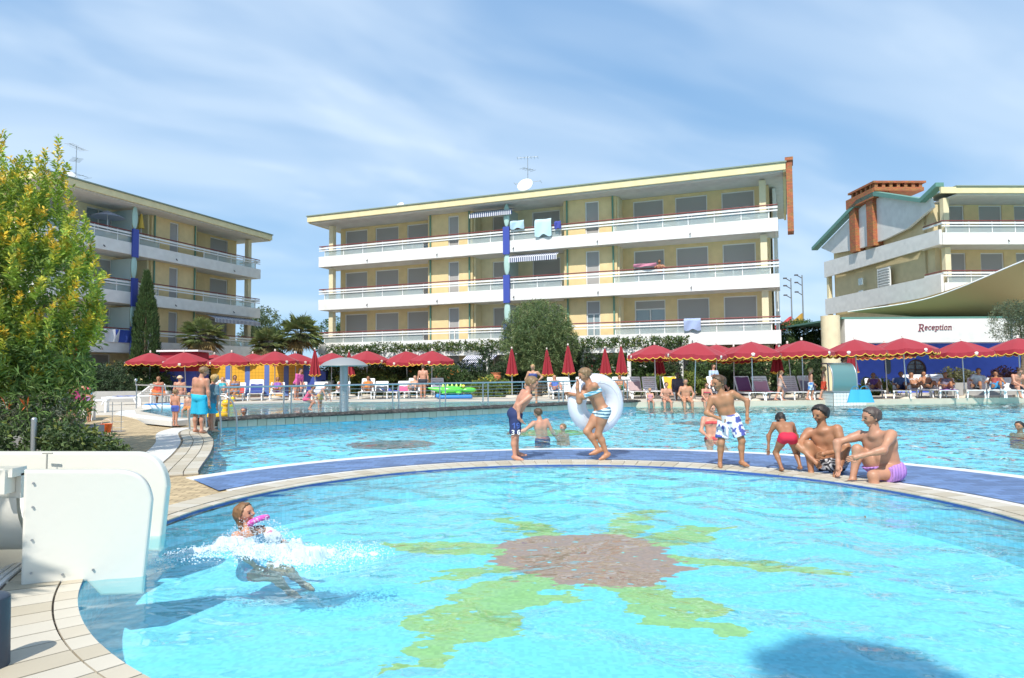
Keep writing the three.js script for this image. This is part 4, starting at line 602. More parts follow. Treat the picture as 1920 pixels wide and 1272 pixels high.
// right terrace
const bedsR = [[1350, 30.4, 0.1, bedUp, 'behind the boy with the drink'], [1402, 29.7, 0.05, bedUp, 'under the purple and red towel'], [1434, 29.6, 0, bedUp, 'under the pink towel'], [1488, 29.8, -0.05, bedUp, 'behind the walking child'], [1522, 29.9, 0, bedUp, 'under the grey towel'], [1265, 30.6, 0.1, bedUp, 'under the yellow towel'], [1640, 30.8, -0.4, bedMid, 'left of the dark-haired sunbather'], [1690, 30.2, -0.5, bedMid, 'below the round window, with a brown towel'], [1742, 31.4, -0.2, bedUp, 'right one of three below the round window'], [1765, 31.6, -0.2, bedUp, 'middle one of three below the round window'], [1718, 31.4, -0.2, bedUp, 'left one of three below the round window'], [1775, 30.2, -0.5, bedMid, 'under the violet towel'], [1830, 30.2, -0.6, bedMid, 'of the person in the grey shirt'], [1868, 30.2, -0.6, bedMid, 'of the person with the blue towel'], [1893, 30.0, -0.5, bedMid, 'of the man sitting at the far right']].map(([px, Z, ry, pr, w]) => [sunbed(px, Z, ry, 'white sunbed on the right terrace ' + w, pr), pr, w]);
const bk = (p) => p === bedUp ? 1.0 : p === bedMid ? 0.7 : 0.45;
const tr = (i, c, label, f, t) => towelOn(bedsR[i][0], c, label, bk(bedsR[i][1]), f, t);
tr(1, [0.16, 0.07, 0.16], 'purple towel over the sunbed behind the boy with the drink', -0.72, -0.3); tr(2, [0.62, 0.36, 0.44], 'pink towel over a sunbed left of the walking child'); tr(4, [0.26, 0.28, 0.36], 'grey towel over a sunbed right of the walking child'); tr(5, [0.72, 0.40, 0.03], 'yellow towel over the back of a sunbed', -0.74, 0.2); tr(7, [0.16, 0.10, 0.06], 'brown towel on the sunbed below the round window', -0.3, 0.9); tr(11, [0.36, 0.22, 0.52], 'violet towel on a sunbed of the right terrace', -0.3, 0.95);
{ const b = bedsR[1][0]; const o = towelOn(b, [0.55, 0.05, 0.03], 'red lower towel over the sunbed behind the boy with the drink', 1.0, -0.32, 0.55); o.position.y += 0.012; }
// middle and left terrace
const bedsL = [];
[[1043, 33.2, 0.1, bedUp, 'just left of the girl with the swim ring'], [1060, 33.6, 0.1, bedUp, 'half hidden behind the girl with the swim ring'], [1095, 33.8, 0, bedUp, 'behind the girl with the swim ring'], [1165, 33.0, 0, bedUp, 'right of the swim ring'], [1192, 32.8, 0, bedUp, 'second right of the swim ring'], [1222, 32.6, 0, bedUp, 'left of the yellow towel'], [880, 37, -0.9, bedLow, 'beside the crocodile float'], [688, 35.5, 0.1, bedUp, 'right of the mushroom fountain'], [715, 35.5, 0.15, bedMid, 'with a dark cushion, second right of the mushroom fountain'], [735, 35.8, 0.9, bedLow, 'turned sideways in the middle of the left terrace'], [757, 35.6, 0.1, bedMid, 'with a pink towel on the left terrace'], [775, 35.3, 0, bedUp, 'left of the man in dark trunks'], [822, 36, 0.2, bedUp, 'grey-backed, behind the crocodile float'], [640, 35.3, 0.1, bedMid, 'behind the mushroom fountain'], [600, 34.8, 0.2, bedMid, 'behind the crouching child'], [560, 34.6, 0.2, bedMid, 'left of the blue block'], [520, 34.3, 0.3, bedMid, 'before the right part of the yellow wall'], [480, 34.2, 0.3, bedUp, 'with the blue towel before the yellow wall'], [445, 34, 0.3, bedMid, 'with the red towel before the yellow wall'], [415, 33.8, 0.3, bedUp, 'beside the two standing boys'], [300, 31.5, 0.6, bedMid, 'with an orange towel left of the standing boys']].forEach(([px, Z, ry, pr, w], i) => {
  const b = sunbed(px, Z, ry, 'white sunbed ' + w, pr); bedsL.push(b); const tw = { 9: [[0.05, 0.10, 0.42], 'blue towel on the sideways sunbed'], 8: [[0.05, 0.05, 0.06], 'black cushion on a sunbed of the left terrace'], 10: [[0.65, 0.10, 0.22], 'bright pink towel on a sunbed of the left terrace'], 17: [[0.04, 0.06, 0.24], 'dark blue towel before the yellow wall'], 18: [[0.50, 0.06, 0.05], 'red towel before the yellow wall'], 12: [[0.30, 0.31, 0.36], 'grey towel over a sunbed behind the crocodile float'], 20: [[0.55, 0.16, 0.05], 'orange towel on a sunbed left of the standing boys'], 14: [[0.45, 0.45, 0.5], 'pale towel behind the crouching child'], 2: [[0.35, 0.45, 0.6], 'light blue towel behind the girl with the swim ring'], 4: [[0.4, 0.3, 0.3], 'rose towel right of the swim ring'] }[i];
  if (tw) towelOn(b, tw[0], tw[1], bk(pr));
});
{ const b = sunbed(243, 30.0, -1.35, 'white sunbed with a blue towel before the left hedge', bedMid); towelOn(b, [0.08, 0.16, 0.5], 'blue and white towel on the sunbed before the left hedge', 0.7, -0.3, 0.6); }
function stool(px, py, y, s, label) { const p = onY(px, py, y), g = thing('plastic_table', label, 'table', p, 0.35, 'low white plastic tables'); part('table_top', [box(0.52 * s, 0.035, 0.52 * s, 0, 0.43 * s, 0)], whiteP, g); for (const x of [-1, 1]) for (const z of [-1, 1]) part('leg', [box(0.055, 0.42 * s, 0.055, x * 0.22 * s, 0.21 * s, z * 0.22 * s)], whiteP, g); return g; }
stool(157, 789, 0.16, 1.0, 'low white plastic table beside the family at the bush'); stool(186, 774, 0.19, 1.0, 'low white plastic table left of the wire stand'); stool(272, 762, 0.2, 1.0, 'low white plastic table by the railing end');
// thin wire stand with an orange bucket at its foot
{ const p = onY(218, 810, 0.1), g = thing('wire_stand', 'thin wire rack standing on the tan paving', 'rack', p); for (const x of [-0.11, 0.11]) part('upright', [rod([x, 0, 0], [x, 0.72, 0], 0.008, 0.008, 6)], galv, g); for (let i = 0; i < 5; i++) part('rung', [rod([-0.18, 0.1 + i * 0.14, 0], [0.18, 0.1 + i * 0.14, 0], 0.006, 0.006, 6)], galv, g); part('rack_foot', [box(0.36, 0.02, 0.2, 0, 0.01, 0)], galv, g);
  const b = thing('orange_bucket', 'orange toy bucket at the foot of the wire rack', 'bucket', [p.x - 0.12, 0.1, p.z + 0.22]); part('bucket_body', [new THREE.LatheGeometry([[0.001, 0], [0.09, 0], [0.13, 0.2], [0.14, 0.21], [0.125, 0.2], [0.085, 0.015]].map(([x, y]) => new THREE.Vector2(x, y)), 18)], mat([0.75, 0.13, 0.02], 0.4), b); part('handle', [new THREE.TorusGeometry(0.12, 0.008, 6, 16, Math.PI).translate(0, 0.2, 0)], mat([0.7, 0.6, 0.5], 0.5), b); }

// ---------- pool furniture ----------
{ // steel railing along the weir, posts in pairs
  const r = thing('steel_railing', 'steel railing along the dark stone weir', 'railing', [0, 0, 0]), n = 9, ext = [[-13.6, 25.4], [-11.2, 21.9]];
  const P = (s) => { const [x, Z] = wp(s, 0.33); return [x, -Z]; };
  for (let i = 0; i <= n; i++) for (const d of [-0.11, 0.11]) { const [x, z] = P(0.25 + i * (wl - 0.5) / n + d); part('post', [rod([x, 0.26, z], [x, 1.10, z], 0.022, 0.022, 8)], steel, r); }
  const a = P(0), b = P(wl); part('top_rail', [rod([a[0], 1.12, a[1]], [b[0], 1.12, b[1]], 0.028, 0.028, 8)], steel, r);
  for (let k = 0; k < 6; k++) part('wire', [rod([a[0], 0.42 + k * 0.115, a[1]], [b[0], 0.42 + k * 0.115, b[1]], 0.007, 0.007, 5)], steel, r);
  const r2 = thing('steel_railing', 'short steel railing at the left end of the upper pool', 'railing', [0, 0, 0]); const q0 = [-14.6, -26.5], q1 = [-9.0, -19.6];
  part('top_rail', [rod([q0[0], 1.12, q0[1]], [q1[0], 1.12, q1[1]], 0.028)], steel, r2); part('middle_rail', [rod([q0[0], 0.85, q0[1]], [q1[0], 0.85, q1[1]], 0.018)], steel, r2);
  for (const t of [0.02, 0.5, 0.98]) part('post', [rod([mix(q0[0], q1[0], t), 0.2, mix(q0[1], q1[1], t)], [mix(q0[0], q1[0], t), 1.12, mix(q0[1], q1[1], t)], 0.022)], steel, r2);
  part('end_knob', [ball(0.06, q0[0], 1.3, q0[1]), rod([q0[0], 1.12, q0[1]], [q0[0], 1.3, q0[1]], 0.015)], steel, r2);
}
{ // mushroom fountain
  const X = depthX(645, 24.5), g = thing('mushroom_fountain', 'grey metal mushroom fountain in the upper pool', 'fountain', [X, 0.0, -24.5]);
  part('stem', [cyl(0.16, 0.145, 1.9, 0, 0, 0, 24)], galv, g);
  part('cap', [new THREE.LatheGeometry([[0.001, 2.06], [0.2, 2.05], [0.45, 1.99], [0.68, 1.89], [0.83, 1.78], [0.84, 1.755], [0.81, 1.75], [0.6, 1.80], [0.2, 1.84], [0.001, 1.85]].map(([x, y]) => new THREE.Vector2(x, y)), 40)], mat([0.30, 0.31, 0.31], 0.45, { metalness: 0.2 }), g);
}
{ // tiled block with a curved steel water chute
  const X = depthX(1577, 28.7), g = thing('water_chute', 'curved green-grey steel water chute on a white tiled block', 'water feature', [X, 0, -28.55], 0.04), bl = part('tiled_block', [box(1.36, 0.56, 1.0, 0, 0.27, 0)], grout, g);
  const tg = M([box(0.125, 0.125, 0.012)]); for (let i = 0; i < 10; i++) for (let j = 0; j < 4; j++) { const o = part('tile', tg, whiteTile, bl); o.position.set(-0.61 + i * 0.136, 0.07 + j * 0.135, 0.503); } for (let j = 0; j < 4; j++) for (let i = 0; i < 7; i++) { const o = part('tile', tg, whiteTile, bl); o.rotation.y = Math.PI / 2; o.position.set(-0.683, 0.07 + j * 0.135, -0.43 + i * 0.137); }
  part('block_top', [box(1.42, 0.05, 1.06, 0, 0.575, 0)], galv, bl);
  const prof = [[0.30, 0.6], [0.36, 0.85], [0.36, 1.15], [0.28, 1.45], [0.10, 1.66], [-0.15, 1.74], [-0.45, 1.74]].map(([z, y]) => new V3(0, y, z)), cv = new THREE.CatmullRomCurve3(prof);
  part('chute', [sheet((u, v) => { const p = cv.getPoint(v); p.x = (u - 0.5) * 1.0 - 0.1; return p; }, 4, 24), sheet((u, v) => { const p = cv.getPoint(v); p.x = 0.5 - u * 1.0 - 0.1; p.z -= 0.03; return p; }, 4, 24)], mat([0.16, 0.30, 0.29], 0.35, { metalness: 0.5, side: THREE.DoubleSide }), g);
  part('chute_side', [-0.6, 0.4].map((x) => pipe(prof.map((p) => [x, p.y, p.z - 0.02]), 0.03, 24, 6))[0], galv, g); part('chute_side', [pipe(prof.map((p) => [0.4, p.y, p.z - 0.02]), 0.03, 24, 6)], galv, g); part('chute_lip', [box(1.0, 0.05, 0.3, -0.1, 1.75, -0.5), rod([-0.4, 0.6, -0.4], [-0.4, 1.74, -0.45], 0.03), rod([0.25, 0.6, -0.4], [0.25, 1.74, -0.45], 0.03)], galv, g);
}
{ // ladder handrails
  const g = thing('pool_ladder', 'curved steel ladder rails at the left corner of the main pool', 'pool ladder', [0, 0, 0]); const c = onY(400, 806, 0.05);
  for (const d of [0, 0.55]) part('handrail', [pipe([[c.x - 0.62 + d * 0.35, 0.04, c.z - d], [c.x - 0.62 + d * 0.35, 0.5, c.z - d], [c.x - 0.42 + d * 0.35, 0.86, c.z - d], [c.x - 0.05 + d * 0.35, 0.86, c.z - d], [c.x + 0.16 + d * 0.35, 0.5, c.z - d + 0.02], [c.x + 0.2 + d * 0.35, -0.5, c.z - d + 0.05]], 0.024, 40, 10)], steel, g);
  for (let i = 0; i < 2; i++) part('step', [rod([c.x + 0.19, -0.15 - i * 0.25, c.z + 0.03], [c.x + 0.38, -0.15 - i * 0.25, c.z - 0.52], 0.025)], steel, g);
}
{ const p = onY(930, 744, 0.2), g = thing('terracotta_urn', 'tall terracotta urn on a stand at the end of the terrace', 'urn', p); part('urn_body', [new THREE.LatheGeometry([[0.001, 0.32], [0.10, 0.32], [0.17, 0.5], [0.26, 0.78], [0.30, 1.0], [0.27, 1.14], [0.22, 1.2], [0.29, 1.27], [0.27, 1.29], [0.2, 1.2], [0.24, 0.9], [0.001, 0.5]].map(([x, y]) => new THREE.Vector2(x, y)), 28)], mat([0.60, 0.20, 0.09], 0.8, { map: grainT }), g); part('urn_stand', [cyl(0.18, 0.12, 0.34, 0, 0, 0, 18)], wall([0.5, 0.5, 0.48]), g); }
{ // yellow tiled wall with blue stripes, blue block at its end
  const Z = 41, x0 = depthX(392, Z), x1 = depthX(574, Z), w = thing('tiled_wall', 'yellow tiled wall with blue stripes behind the left terrace', 'wall', [x0, 0.2, -Z]), L = x1 - x0, n = 5, yT = mat([0.78, 0.42, 0.035], 0.45, { map: tex(128, (u, v) => (u * 4 % 1 < 0.08 || v * 4 % 1 < 0.08) ? 0.78 : 0.97, true, 0.8) }), bT = mat([0.10, 0.17, 0.45], 0.45);
  for (let i = 0; i < n; i++) { part('yellow_panel', [box(L / n - 0.3, 1.85, 0.2, (i + 0.5) * L / n, 0.93, 0)], yT, w); part('blue_stripe', [box(0.29, 1.85, 0.21, (i + 1) * L / n, 0.93, 0)], bT, w); }
  const b = thing('blue_block', 'plain blue wall block at the end of the yellow tiled wall', 'wall', [depthX(593, 40.4), 0.2, -40.4]); part('block_body', [box(1.25, 1.5, 0.5, 0, 0.75, 0)], mat([0.055, 0.10, 0.42], 0.6, { map: grainT }), b); part('grey_box', [box(0.5, 0.9, 0.4, 0.85, 0.45, 0.1)], galv, b);
  const h = thing('red_blue_hut', 'small hut painted red above and blue below', 'hut', [depthX(346, 40), 0.2, -40]); part('upper_wall', [box(2.1, 1.1, 1.6, 0, 2.05, 0)], mat([0.36, 0.02, 0.04], 0.7, { map: grainT }), h); part('lower_wall', [box(2.12, 1.5, 1.62, 0, 0.75, 0)], mat([0.06, 0.10, 0.44], 0.7, { map: grainT }), h); part('painted_oval_opening', [new THREE.SphereGeometry(0.3, 16, 12).scale(0.75, 1.25, 0.1).translate(-0.6, 0.98, 0.8)], darkIn, h); part('roof', [box(2.4, 0.1, 1.9, 0, 2.68, 0)], frameM, h);  // dark oval colour on the hut stands in for its shaded opening
}
// low wall behind the left sunbeds and by the far right sunbather
solo('low_wall', [box(8.5, 0.55, 0.3)], wall([0.42, 0.41, 0.39]), 'low grey wall behind the family at the left bush', 'wall', null, [depthX(150, 33), 0.45, -33.2]);
solo('low_wall', [box(6.5, 0.62, 0.3)], wall([0.42, 0.41, 0.39]), 'low grey wall below the dark red shrub', 'wall', null, [depthX(1905, 33.4), 0.5, -33.4]);

// floats and small things
{ const p = onY(850, 748, 0.2), g = thing('crocodile_float', 'bright green inflatable crocodile lying on the terrace', 'pool float', p, 0.15), gm = phys([0.10, 0.55, 0.05], 0.25, { clearcoat: 0.5 });
  part('body', [new THREE.SphereGeometry(0.3, 18, 12).scale(2.1, 0.75, 0.9).translate(-0.1, 0.42, 0), new THREE.SphereGeometry(0.2, 14, 10).scale(2.0, 0.7, 0.8).translate(0.75, 0.42, 0), rod([-0.6, 0.42, 0], [-1.25, 0.55, 0], 0.17, 0.04, 12)], gm, g); for (let i = 0; i < 5; i++) part('back_ridge', [new THREE.ConeGeometry(0.09, 0.2, 8).translate(-0.5 + i * 0.22, 0.7, 0)], mat([0.35, 0.65, 0.05], 0.3), g); for (const z of [-0.1, 0.1]) part('eye', [ball(0.08, 0.5, 0.62, z)], mat([0.8, 0.75, 0.1], 0.3), g); for (const [x, z] of [[-0.45, 0.3], [0.25, 0.3], [-0.45, -0.3], [0.25, -0.3]]) part('foot', [new THREE.SphereGeometry(0.13, 10, 8).scale(1.2, 0.6, 1.3).translate(x, 0.3, z)], gm, g);
  const q = thing('air_mattress', 'blue air mattress under the crocodile float', 'pool float', [p.x + 0.1, 0.2, p.z + 0.1], 0.1); part('mattress', [0, 1, 2, 3].map((i) => new THREE.CapsuleGeometry(0.1, 1.5, 4, 10).rotateZ(Math.PI / 2).translate(0, 0.1, -0.33 + i * 0.2)), phys([0.03, 0.22, 0.62], 0.3), q); part('pillow', [new THREE.CapsuleGeometry(0.12, 0.55, 4, 10).rotateX(Math.PI / 2).translate(-0.85, 0.15, -0.03)], phys([0.03, 0.22, 0.62], 0.3), q); }
{ const yel = phys([0.85, 0.50, 0.02], 0.3), duck = (name, label, p, s) => { const g = thing(name, label, 'pool float', p, 0.6); part('body', [new THREE.TorusGeometry(0.26, 0.12, 10, 24).rotateX(Math.PI / 2).translate(0, 0.12, 0)], yel, g); part('neck_and_head', [rod([0.26, 0.1, 0], [0.3, 0.42, 0], 0.09, 0.07, 10), ball(0.12, 0.31, 0.48, 0)], yel, g); part('beak', [new THREE.ConeGeometry(0.05, 0.12, 8).rotateZ(-Math.PI / 2).translate(0.46, 0.47, 0)], mat([0.7, 0.15, 0.02], 0.4), g); g.scale.setScalar(s); };
  duck('duck_float', 'yellow duck swim ring behind the pool ladder', onY(402, 788, 0.155), 1.0); duck('duck_float', 'small yellow duck float at the far rim of the upper pool', onY(425, 764, 0.155), 0.7); }
{ const p = onY(308, 768, 0.16), g = thing('toy_boat', 'blue and white inflatable boat at the left rim of the upper pool', 'pool float', p, 0.2); part('hull', [new THREE.TorusGeometry(0.45, 0.12, 10, 28).scale(1.4, 0.8, 1).rotateX(Math.PI / 2).translate(0, 0.1, 0)], phys([0.70, 0.74, 0.78], 0.3), g); part('stripe', [new THREE.TorusGeometry(0.46, 0.06, 8, 28).scale(1.43, 0.82, 1).rotateX(Math.PI / 2).translate(0, 0.17, 0)], phys([0.03, 0.22, 0.62], 0.3), g); part('boat_floor', [box(0.9, 0.03, 0.5, 0, 0.04, 0)], phys([0.03, 0.3, 0.7], 0.4), g); }
{ const c = [0.04, 0.33, 0.55]; for (const [px, label, ry] of [[1605, 'turquoise beach bag behind the right edge of the tiled block', 0.1], [1622, 'turquoise beach bag left of the brown sunbather', -0.15]]) { const p = onY(px, 755, 0.2), g = thing('beach_bag', label, 'bag', p, ry); part('bag_body', [sheet((u, v) => { const a = u * 6.283, r = 0.36 - 0.16 * v; return new V3(Math.cos(a) * r, 0.50 * v, Math.sin(a) * r * 0.4); }, 20, 5)], mat(c, 0.8, { side: THREE.DoubleSide }), g); part('strap', [new THREE.TorusGeometry(0.15, 0.015, 6, 16, Math.PI).translate(0, 0.48, 0)], mat([0.02, 0.2, 0.35], 0.8), g); } }
// laundry and things on the balconies
{ const bo = (u, y, z) => { const c = Math.cos(mainH.ry), s = Math.sin(mainH.ry); return [-13.4 + c * u + s * z, y, -47.1 - s * u + c * z]; };
  const cloth = (px, py, Zoff, w, h, c, label, ry) => { const u = mainH.uOf(px, Zoff), b = bo(u, 0, Zoff), yy = EYE + (700 - (px - 960) * 0.008 - py) * -b[2] / F, o = solo('hanging_towel', [sheet((s, t) => new V3((s - 0.5) * w, -h * t * (0.92 + 0.08 * Math.sin(s * 9)), 0.05 * Math.sin(s * 8 + t * 3) + (t < 0.08 ? -0.05 : 0.03)), 10, 8)], mat(c, 0.95, { side: THREE.DoubleSide }), label, 'towel', 'laundry on the balconies', [b[0], yy, b[2]]); o.rotation.y = ry; };
  cloth(972, 411, 0.1, 0.9, 0.55, [0.42, 0.60, 0.70], 'pale blue cloth over the top balcony rail right of the blue strip', mainH.ry); cloth(1021, 408, 0.12, 1.05, 1.1, [0.48, 0.68, 0.76], 'light blue patterned towel over the top balcony rail', mainH.ry); cloth(1049, 412, 0.1, 0.4, 0.5, [0.06, 0.08, 0.36], 'dark blue cloth at the right of the light blue towel', mainH.ry);
  cloth(1213, 493, 0.1, 1.3, 0.2, [0.5, 0.2, 0.28], 'pink cloth over the middle balcony rail beside the balcony person', mainH.ry); cloth(1300, 597, 0.1, 0.9, 0.7, [0.34, 0.42, 0.62], 'striped blue and white towel over the lowest balcony rail', mainH.ry);
  const lb = (px, y, z, c, w, h, label) => { const u = leftH.uOf(px, z), c2 = Math.cos(leftH.ry), s2 = Math.sin(leftH.ry); const o = solo('hanging_towel', [sheet((s, t) => new V3((s - 0.5) * w, -h * t, 0.04 * Math.sin(s * 8 + t * 3)), 8, 6)], mat(c, 0.95, { side: THREE.DoubleSide }), label, 'towel', 'laundry on the balconies', [-24.9 + c2 * u + s2 * z, y, -35.4 - s2 * u + c2 * z]); o.rotation.y = leftH.ry; };
  lb(208, 4.2, 0.06, [0.7, 0.72, 0.74], 1.0, 0.75, 'white towel on the lowest balcony of the left house'); lb(231, 4.2, 0.06, [0.05, 0.10, 0.42], 1.2, 0.75, 'blue towel on the lowest balcony of the left house');
  { const u = leftH.uOf(195, -0.9), c2 = Math.cos(leftH.ry), s2 = Math.sin(leftH.ry), p = [-24.9 + c2 * u + s2 * -0.9, 9.1, -35.4 - s2 * u + c2 * -0.9], g = thing('balcony_parasol', 'pale blue parasol on the top balcony of the left house', 'parasol', p); part('canopy', [new THREE.ConeGeometry(0.95, 0.42, 12, 1, true).translate(0, 2.05, 0)], mat([0.42, 0.48, 0.62], 0.8, { side: THREE.DoubleSide }), g); part('pole', [rod([0, 0, 0], [0, 2.25, 0], 0.025)], poleM, g); }
  { const u = leftH.uOf(259, -0.5), c2 = Math.cos(leftH.ry), s2 = Math.sin(leftH.ry), g = thing('balcony_parasol', 'closed yellow parasol on the top balcony of the left house', 'parasol', [-24.9 + c2 * u - s2 * 0.5, 9.1, -35.4 - s2 * u - c2 * 0.5]); part('canopy', [new THREE.CylinderGeometry(0.06, 0.19, 0.9, 10).translate(0, 2.0, 0)], mat([0.62, 0.44, 0.08], 0.8), g); part('pole', [rod([0, 0, 0], [0, 2.5, 0], 0.025)], poleM, g); }
  // tables and chairs behind the glass
  [[735, 8.9], [755, 8.9], [1250, 8.9], [1400, 8.9], [930, 5.9], [1000, 5.9], [1280, 5.9], [1350, 5.9], [700, 2.9], [1245, 2.9], [1400, 2.9], [985, 8.9]].forEach(([px, B], i) => { const u = mainH.uOf(px, -1), g = thing('balcony_table', 'white table on the ' + { 8.9: 'top', 5.9: 'middle', 2.9: 'lowest' }[B] + ' balcony of the long house, ' + ({ 735: 'left end', 755: 'near the left windows', 1250: 'at the right windows', 1400: 'right end', 930: 'left of the blue strip', 1000: 'right of the blue strip', 1280: 'by the balcony person', 1350: 'right part', 700: 'left end', 1245: 'at the curtained door', 985: 'by the pale blue cloth' }[px]), 'table', bo(u, B + 0.29, -1.0), mainH.ry, 'tables on the balconies'); part('table_top', [cyl(0.4, 0.4, 0.04, 0, 0.68, 0, 18)], whiteP, g); part('leg', [rod([0, 0, 0], [0, 0.7, 0], 0.03)], whiteP, g); part('chair', [box(0.4, 0.04, 0.4, 0.65, 0.42, 0), box(0.04, 0.45, 0.4, 0.85, 0.66, 0), ...[[0.47, -0.17], [0.83, -0.17], [0.47, 0.17], [0.83, 0.17]].map(([x, z]) => rod([x, 0, z], [x, 0.42, z], 0.018))], whiteP, g); });
}
// flags and lamp posts far behind
for (const [px, py, label, fl] of [[1483, 522, 'left lamp post beyond the trees, carrying a red and white flag', [0.6, 0.08, 0.1]], [1504, 516, 'right lamp post beyond the trees, carrying a red and yellow flag', [0.5, 0.30, 0.05]]]) { const p = atZ(px, py, 64), g = thing('lamp_post', label, 'lamp post', [p.x, 0, -64]); part('mast', [rod([0, 0, 0], [0, p.y, 0], 0.09, 0.06)], galv, g); for (const h of [0.3, 1.0, 1.9]) part('lamp_arm', [rod([0, p.y - h, 0], [-0.5, p.y - h + 0.3, 0], 0.04), box(0.3, 0.12, 0.2, -0.55, p.y - h + 0.3, 0)], darkIn, g); part('flag', [sheet((s, t) => new V3(s * 1.6 * (fl[1] > 0.2 ? -0.9 : -1), p.y - 3.6 - t * 0.9 - s * 0.9 + 0.12 * Math.sin(s * 7), 0.25 * Math.sin(s * 6)), 10, 4)], mat(fl, 0.85, { side: THREE.DoubleSide }), g); }

// ---------- water slide ----------
{
  const cream2 = phys([0.72, 0.70, 0.62], 0.30, { clearcoat: 0.35, clearcoatRoughness: 0.25, bumpMap: stuccoB, bumpScale: 0.001 });
  const g = thing('water_slide', 'cream fibreglass water slide ending in the round pool', 'water slide', [0, 0, 0]);
  // a side wall: plate with a round upper front corner, standing from x0 to x1 along the line through (x, z)
  const plate = (L, H, th, rC, low) => { const s = new THREE.Shape(); s.moveTo(0, low); s.lineTo(0, H); s.lineTo(L - rC, H - 0.035); s.bezierCurveTo(L - rC * 0.4, H - 0.05, L - 0.02, H - rC * 0.55, L, H - rC * 1.25); s.lineTo(L - 0.05, -0.13); s.lineTo(L * 0.62, -0.11); s.lineTo(L * 0.5, 0.0); s.lineTo(0, low); return new THREE.ExtrudeGeometry(s, { depth: th, bevelEnabled: true, bevelThickness: 0.02, bevelSize: 0.02, bevelSegments: 3, curveSegments: 14 }); };
  const A = onY(50, 1090, 0.06), Bx = onY(262, 1078, 0.02); const dir = Math.atan2(-(Bx.z - A.z), Bx.x - A.x);
  part('near_side_wall', [plate(0.74, 0.75, 0.06, 0.20, 0.0).rotateY(dir).translate(A.x, 0.05, A.z)], cream2, g);
  const Fp = new V3(-5.60, 0.05, -6.05); part('far_side_wall', [plate(2.5, 0.74, 0.06, 0.26, 0.0).rotateY(0.06).translate(Fp.x, 0.05, Fp.z)], cream2, g);
  // trough between the walls and the raised flume behind it
  part('trough', [sheet((u, v) => new V3(mix(-5.4, -3.22, v), 0.20 - 0.26 * v * v + 0.04 * Math.pow(Math.abs(u - 0.5) * 2, 3), mix(-4.75, -5.95, u)), 10, 16)], cream2, g);
  const U = (x, r, c, zc, yc) => [...Array(17)].map((_, i) => { const a = Math.PI + Math.PI * i / 16; return new V3(x, yc + r * Math.sin(a), zc + r * Math.cos(a)); });
  part('flume', [sheet((u, v) => { const a = Math.PI * (1 + u), r = 0.46; return new V3(mix(-7.6, -3.42, v), 0.62 + r * Math.sin(a), -5.25 + r * Math.cos(a) * 1.1); }, 20, 8), sheet((u, v) => { const a = Math.PI * (2 - u), r = 0.43; return new V3(mix(-7.6, -3.42, v), 0.62 + r * Math.sin(a), -5.25 + r * Math.cos(a) * 1.1); }, 20, 8)], cream2, g);
  part('flume_lip', [box(4.1, 0.06, 0.14, -5.45, 0.80, -4.74), box(4.1, 0.17, 0.03, -5.45, 0.70, -4.77)], cream2, g);
  part('seam', [box(0.007, 0.70, 0.012, -4.05, 0.43, -5.972), box(0.09, 0.012, 0.012, -4.05, 0.785, -5.98)], mat([0.33, 0.32, 0.28], 0.6), g);
  for (const [x, y] of [[0.04, 0.08], [0.04, 0.3], [0.04, 0.52], [0.04, 0.68], [0.22, 0.05], [0.4, 0.06]]) part('bolt', [cyl(0.008, 0.008, 0.008, 0, 0, 0, 8).rotateX(Math.PI / 2).rotateY(dir).translate(A.x + x * Math.cos(dir) + 0.083 * Math.sin(dir), 0.05 + y, A.z - x * Math.sin(dir) + 0.083 * Math.cos(dir))], galv, g);
  for (const x of [-3.46, -4.6]) part('flange', [box(0.05, 0.16, 0.1, x, 0.74, -4.70)], cream2, g);
  part('support', [rod([-4.6, 0, -5.25], [-4.6, 0.2, -5.25], 0.08), rod([-6.4, 0, -5.25], [-6.4, 0.2, -5.25], 0.08)], galv, g);
}
{ const p = onY(4, 1262, 0.05); solo('plastic_bollard', [cyl(0.09, 0.085, 0.34, 0, 0, 0, 20), new THREE.SphereGeometry(0.085, 16, 8, 0, 6.283, 0, 1.57).scale(1, 0.35, 1).translate(0, 0.34, 0)], mat([0.045, 0.06, 0.085], 0.5), 'dark blue-grey bollard at the lower left corner', 'bollard', null, [p.x - 0.11, 0.04, p.z - 0.05]); }
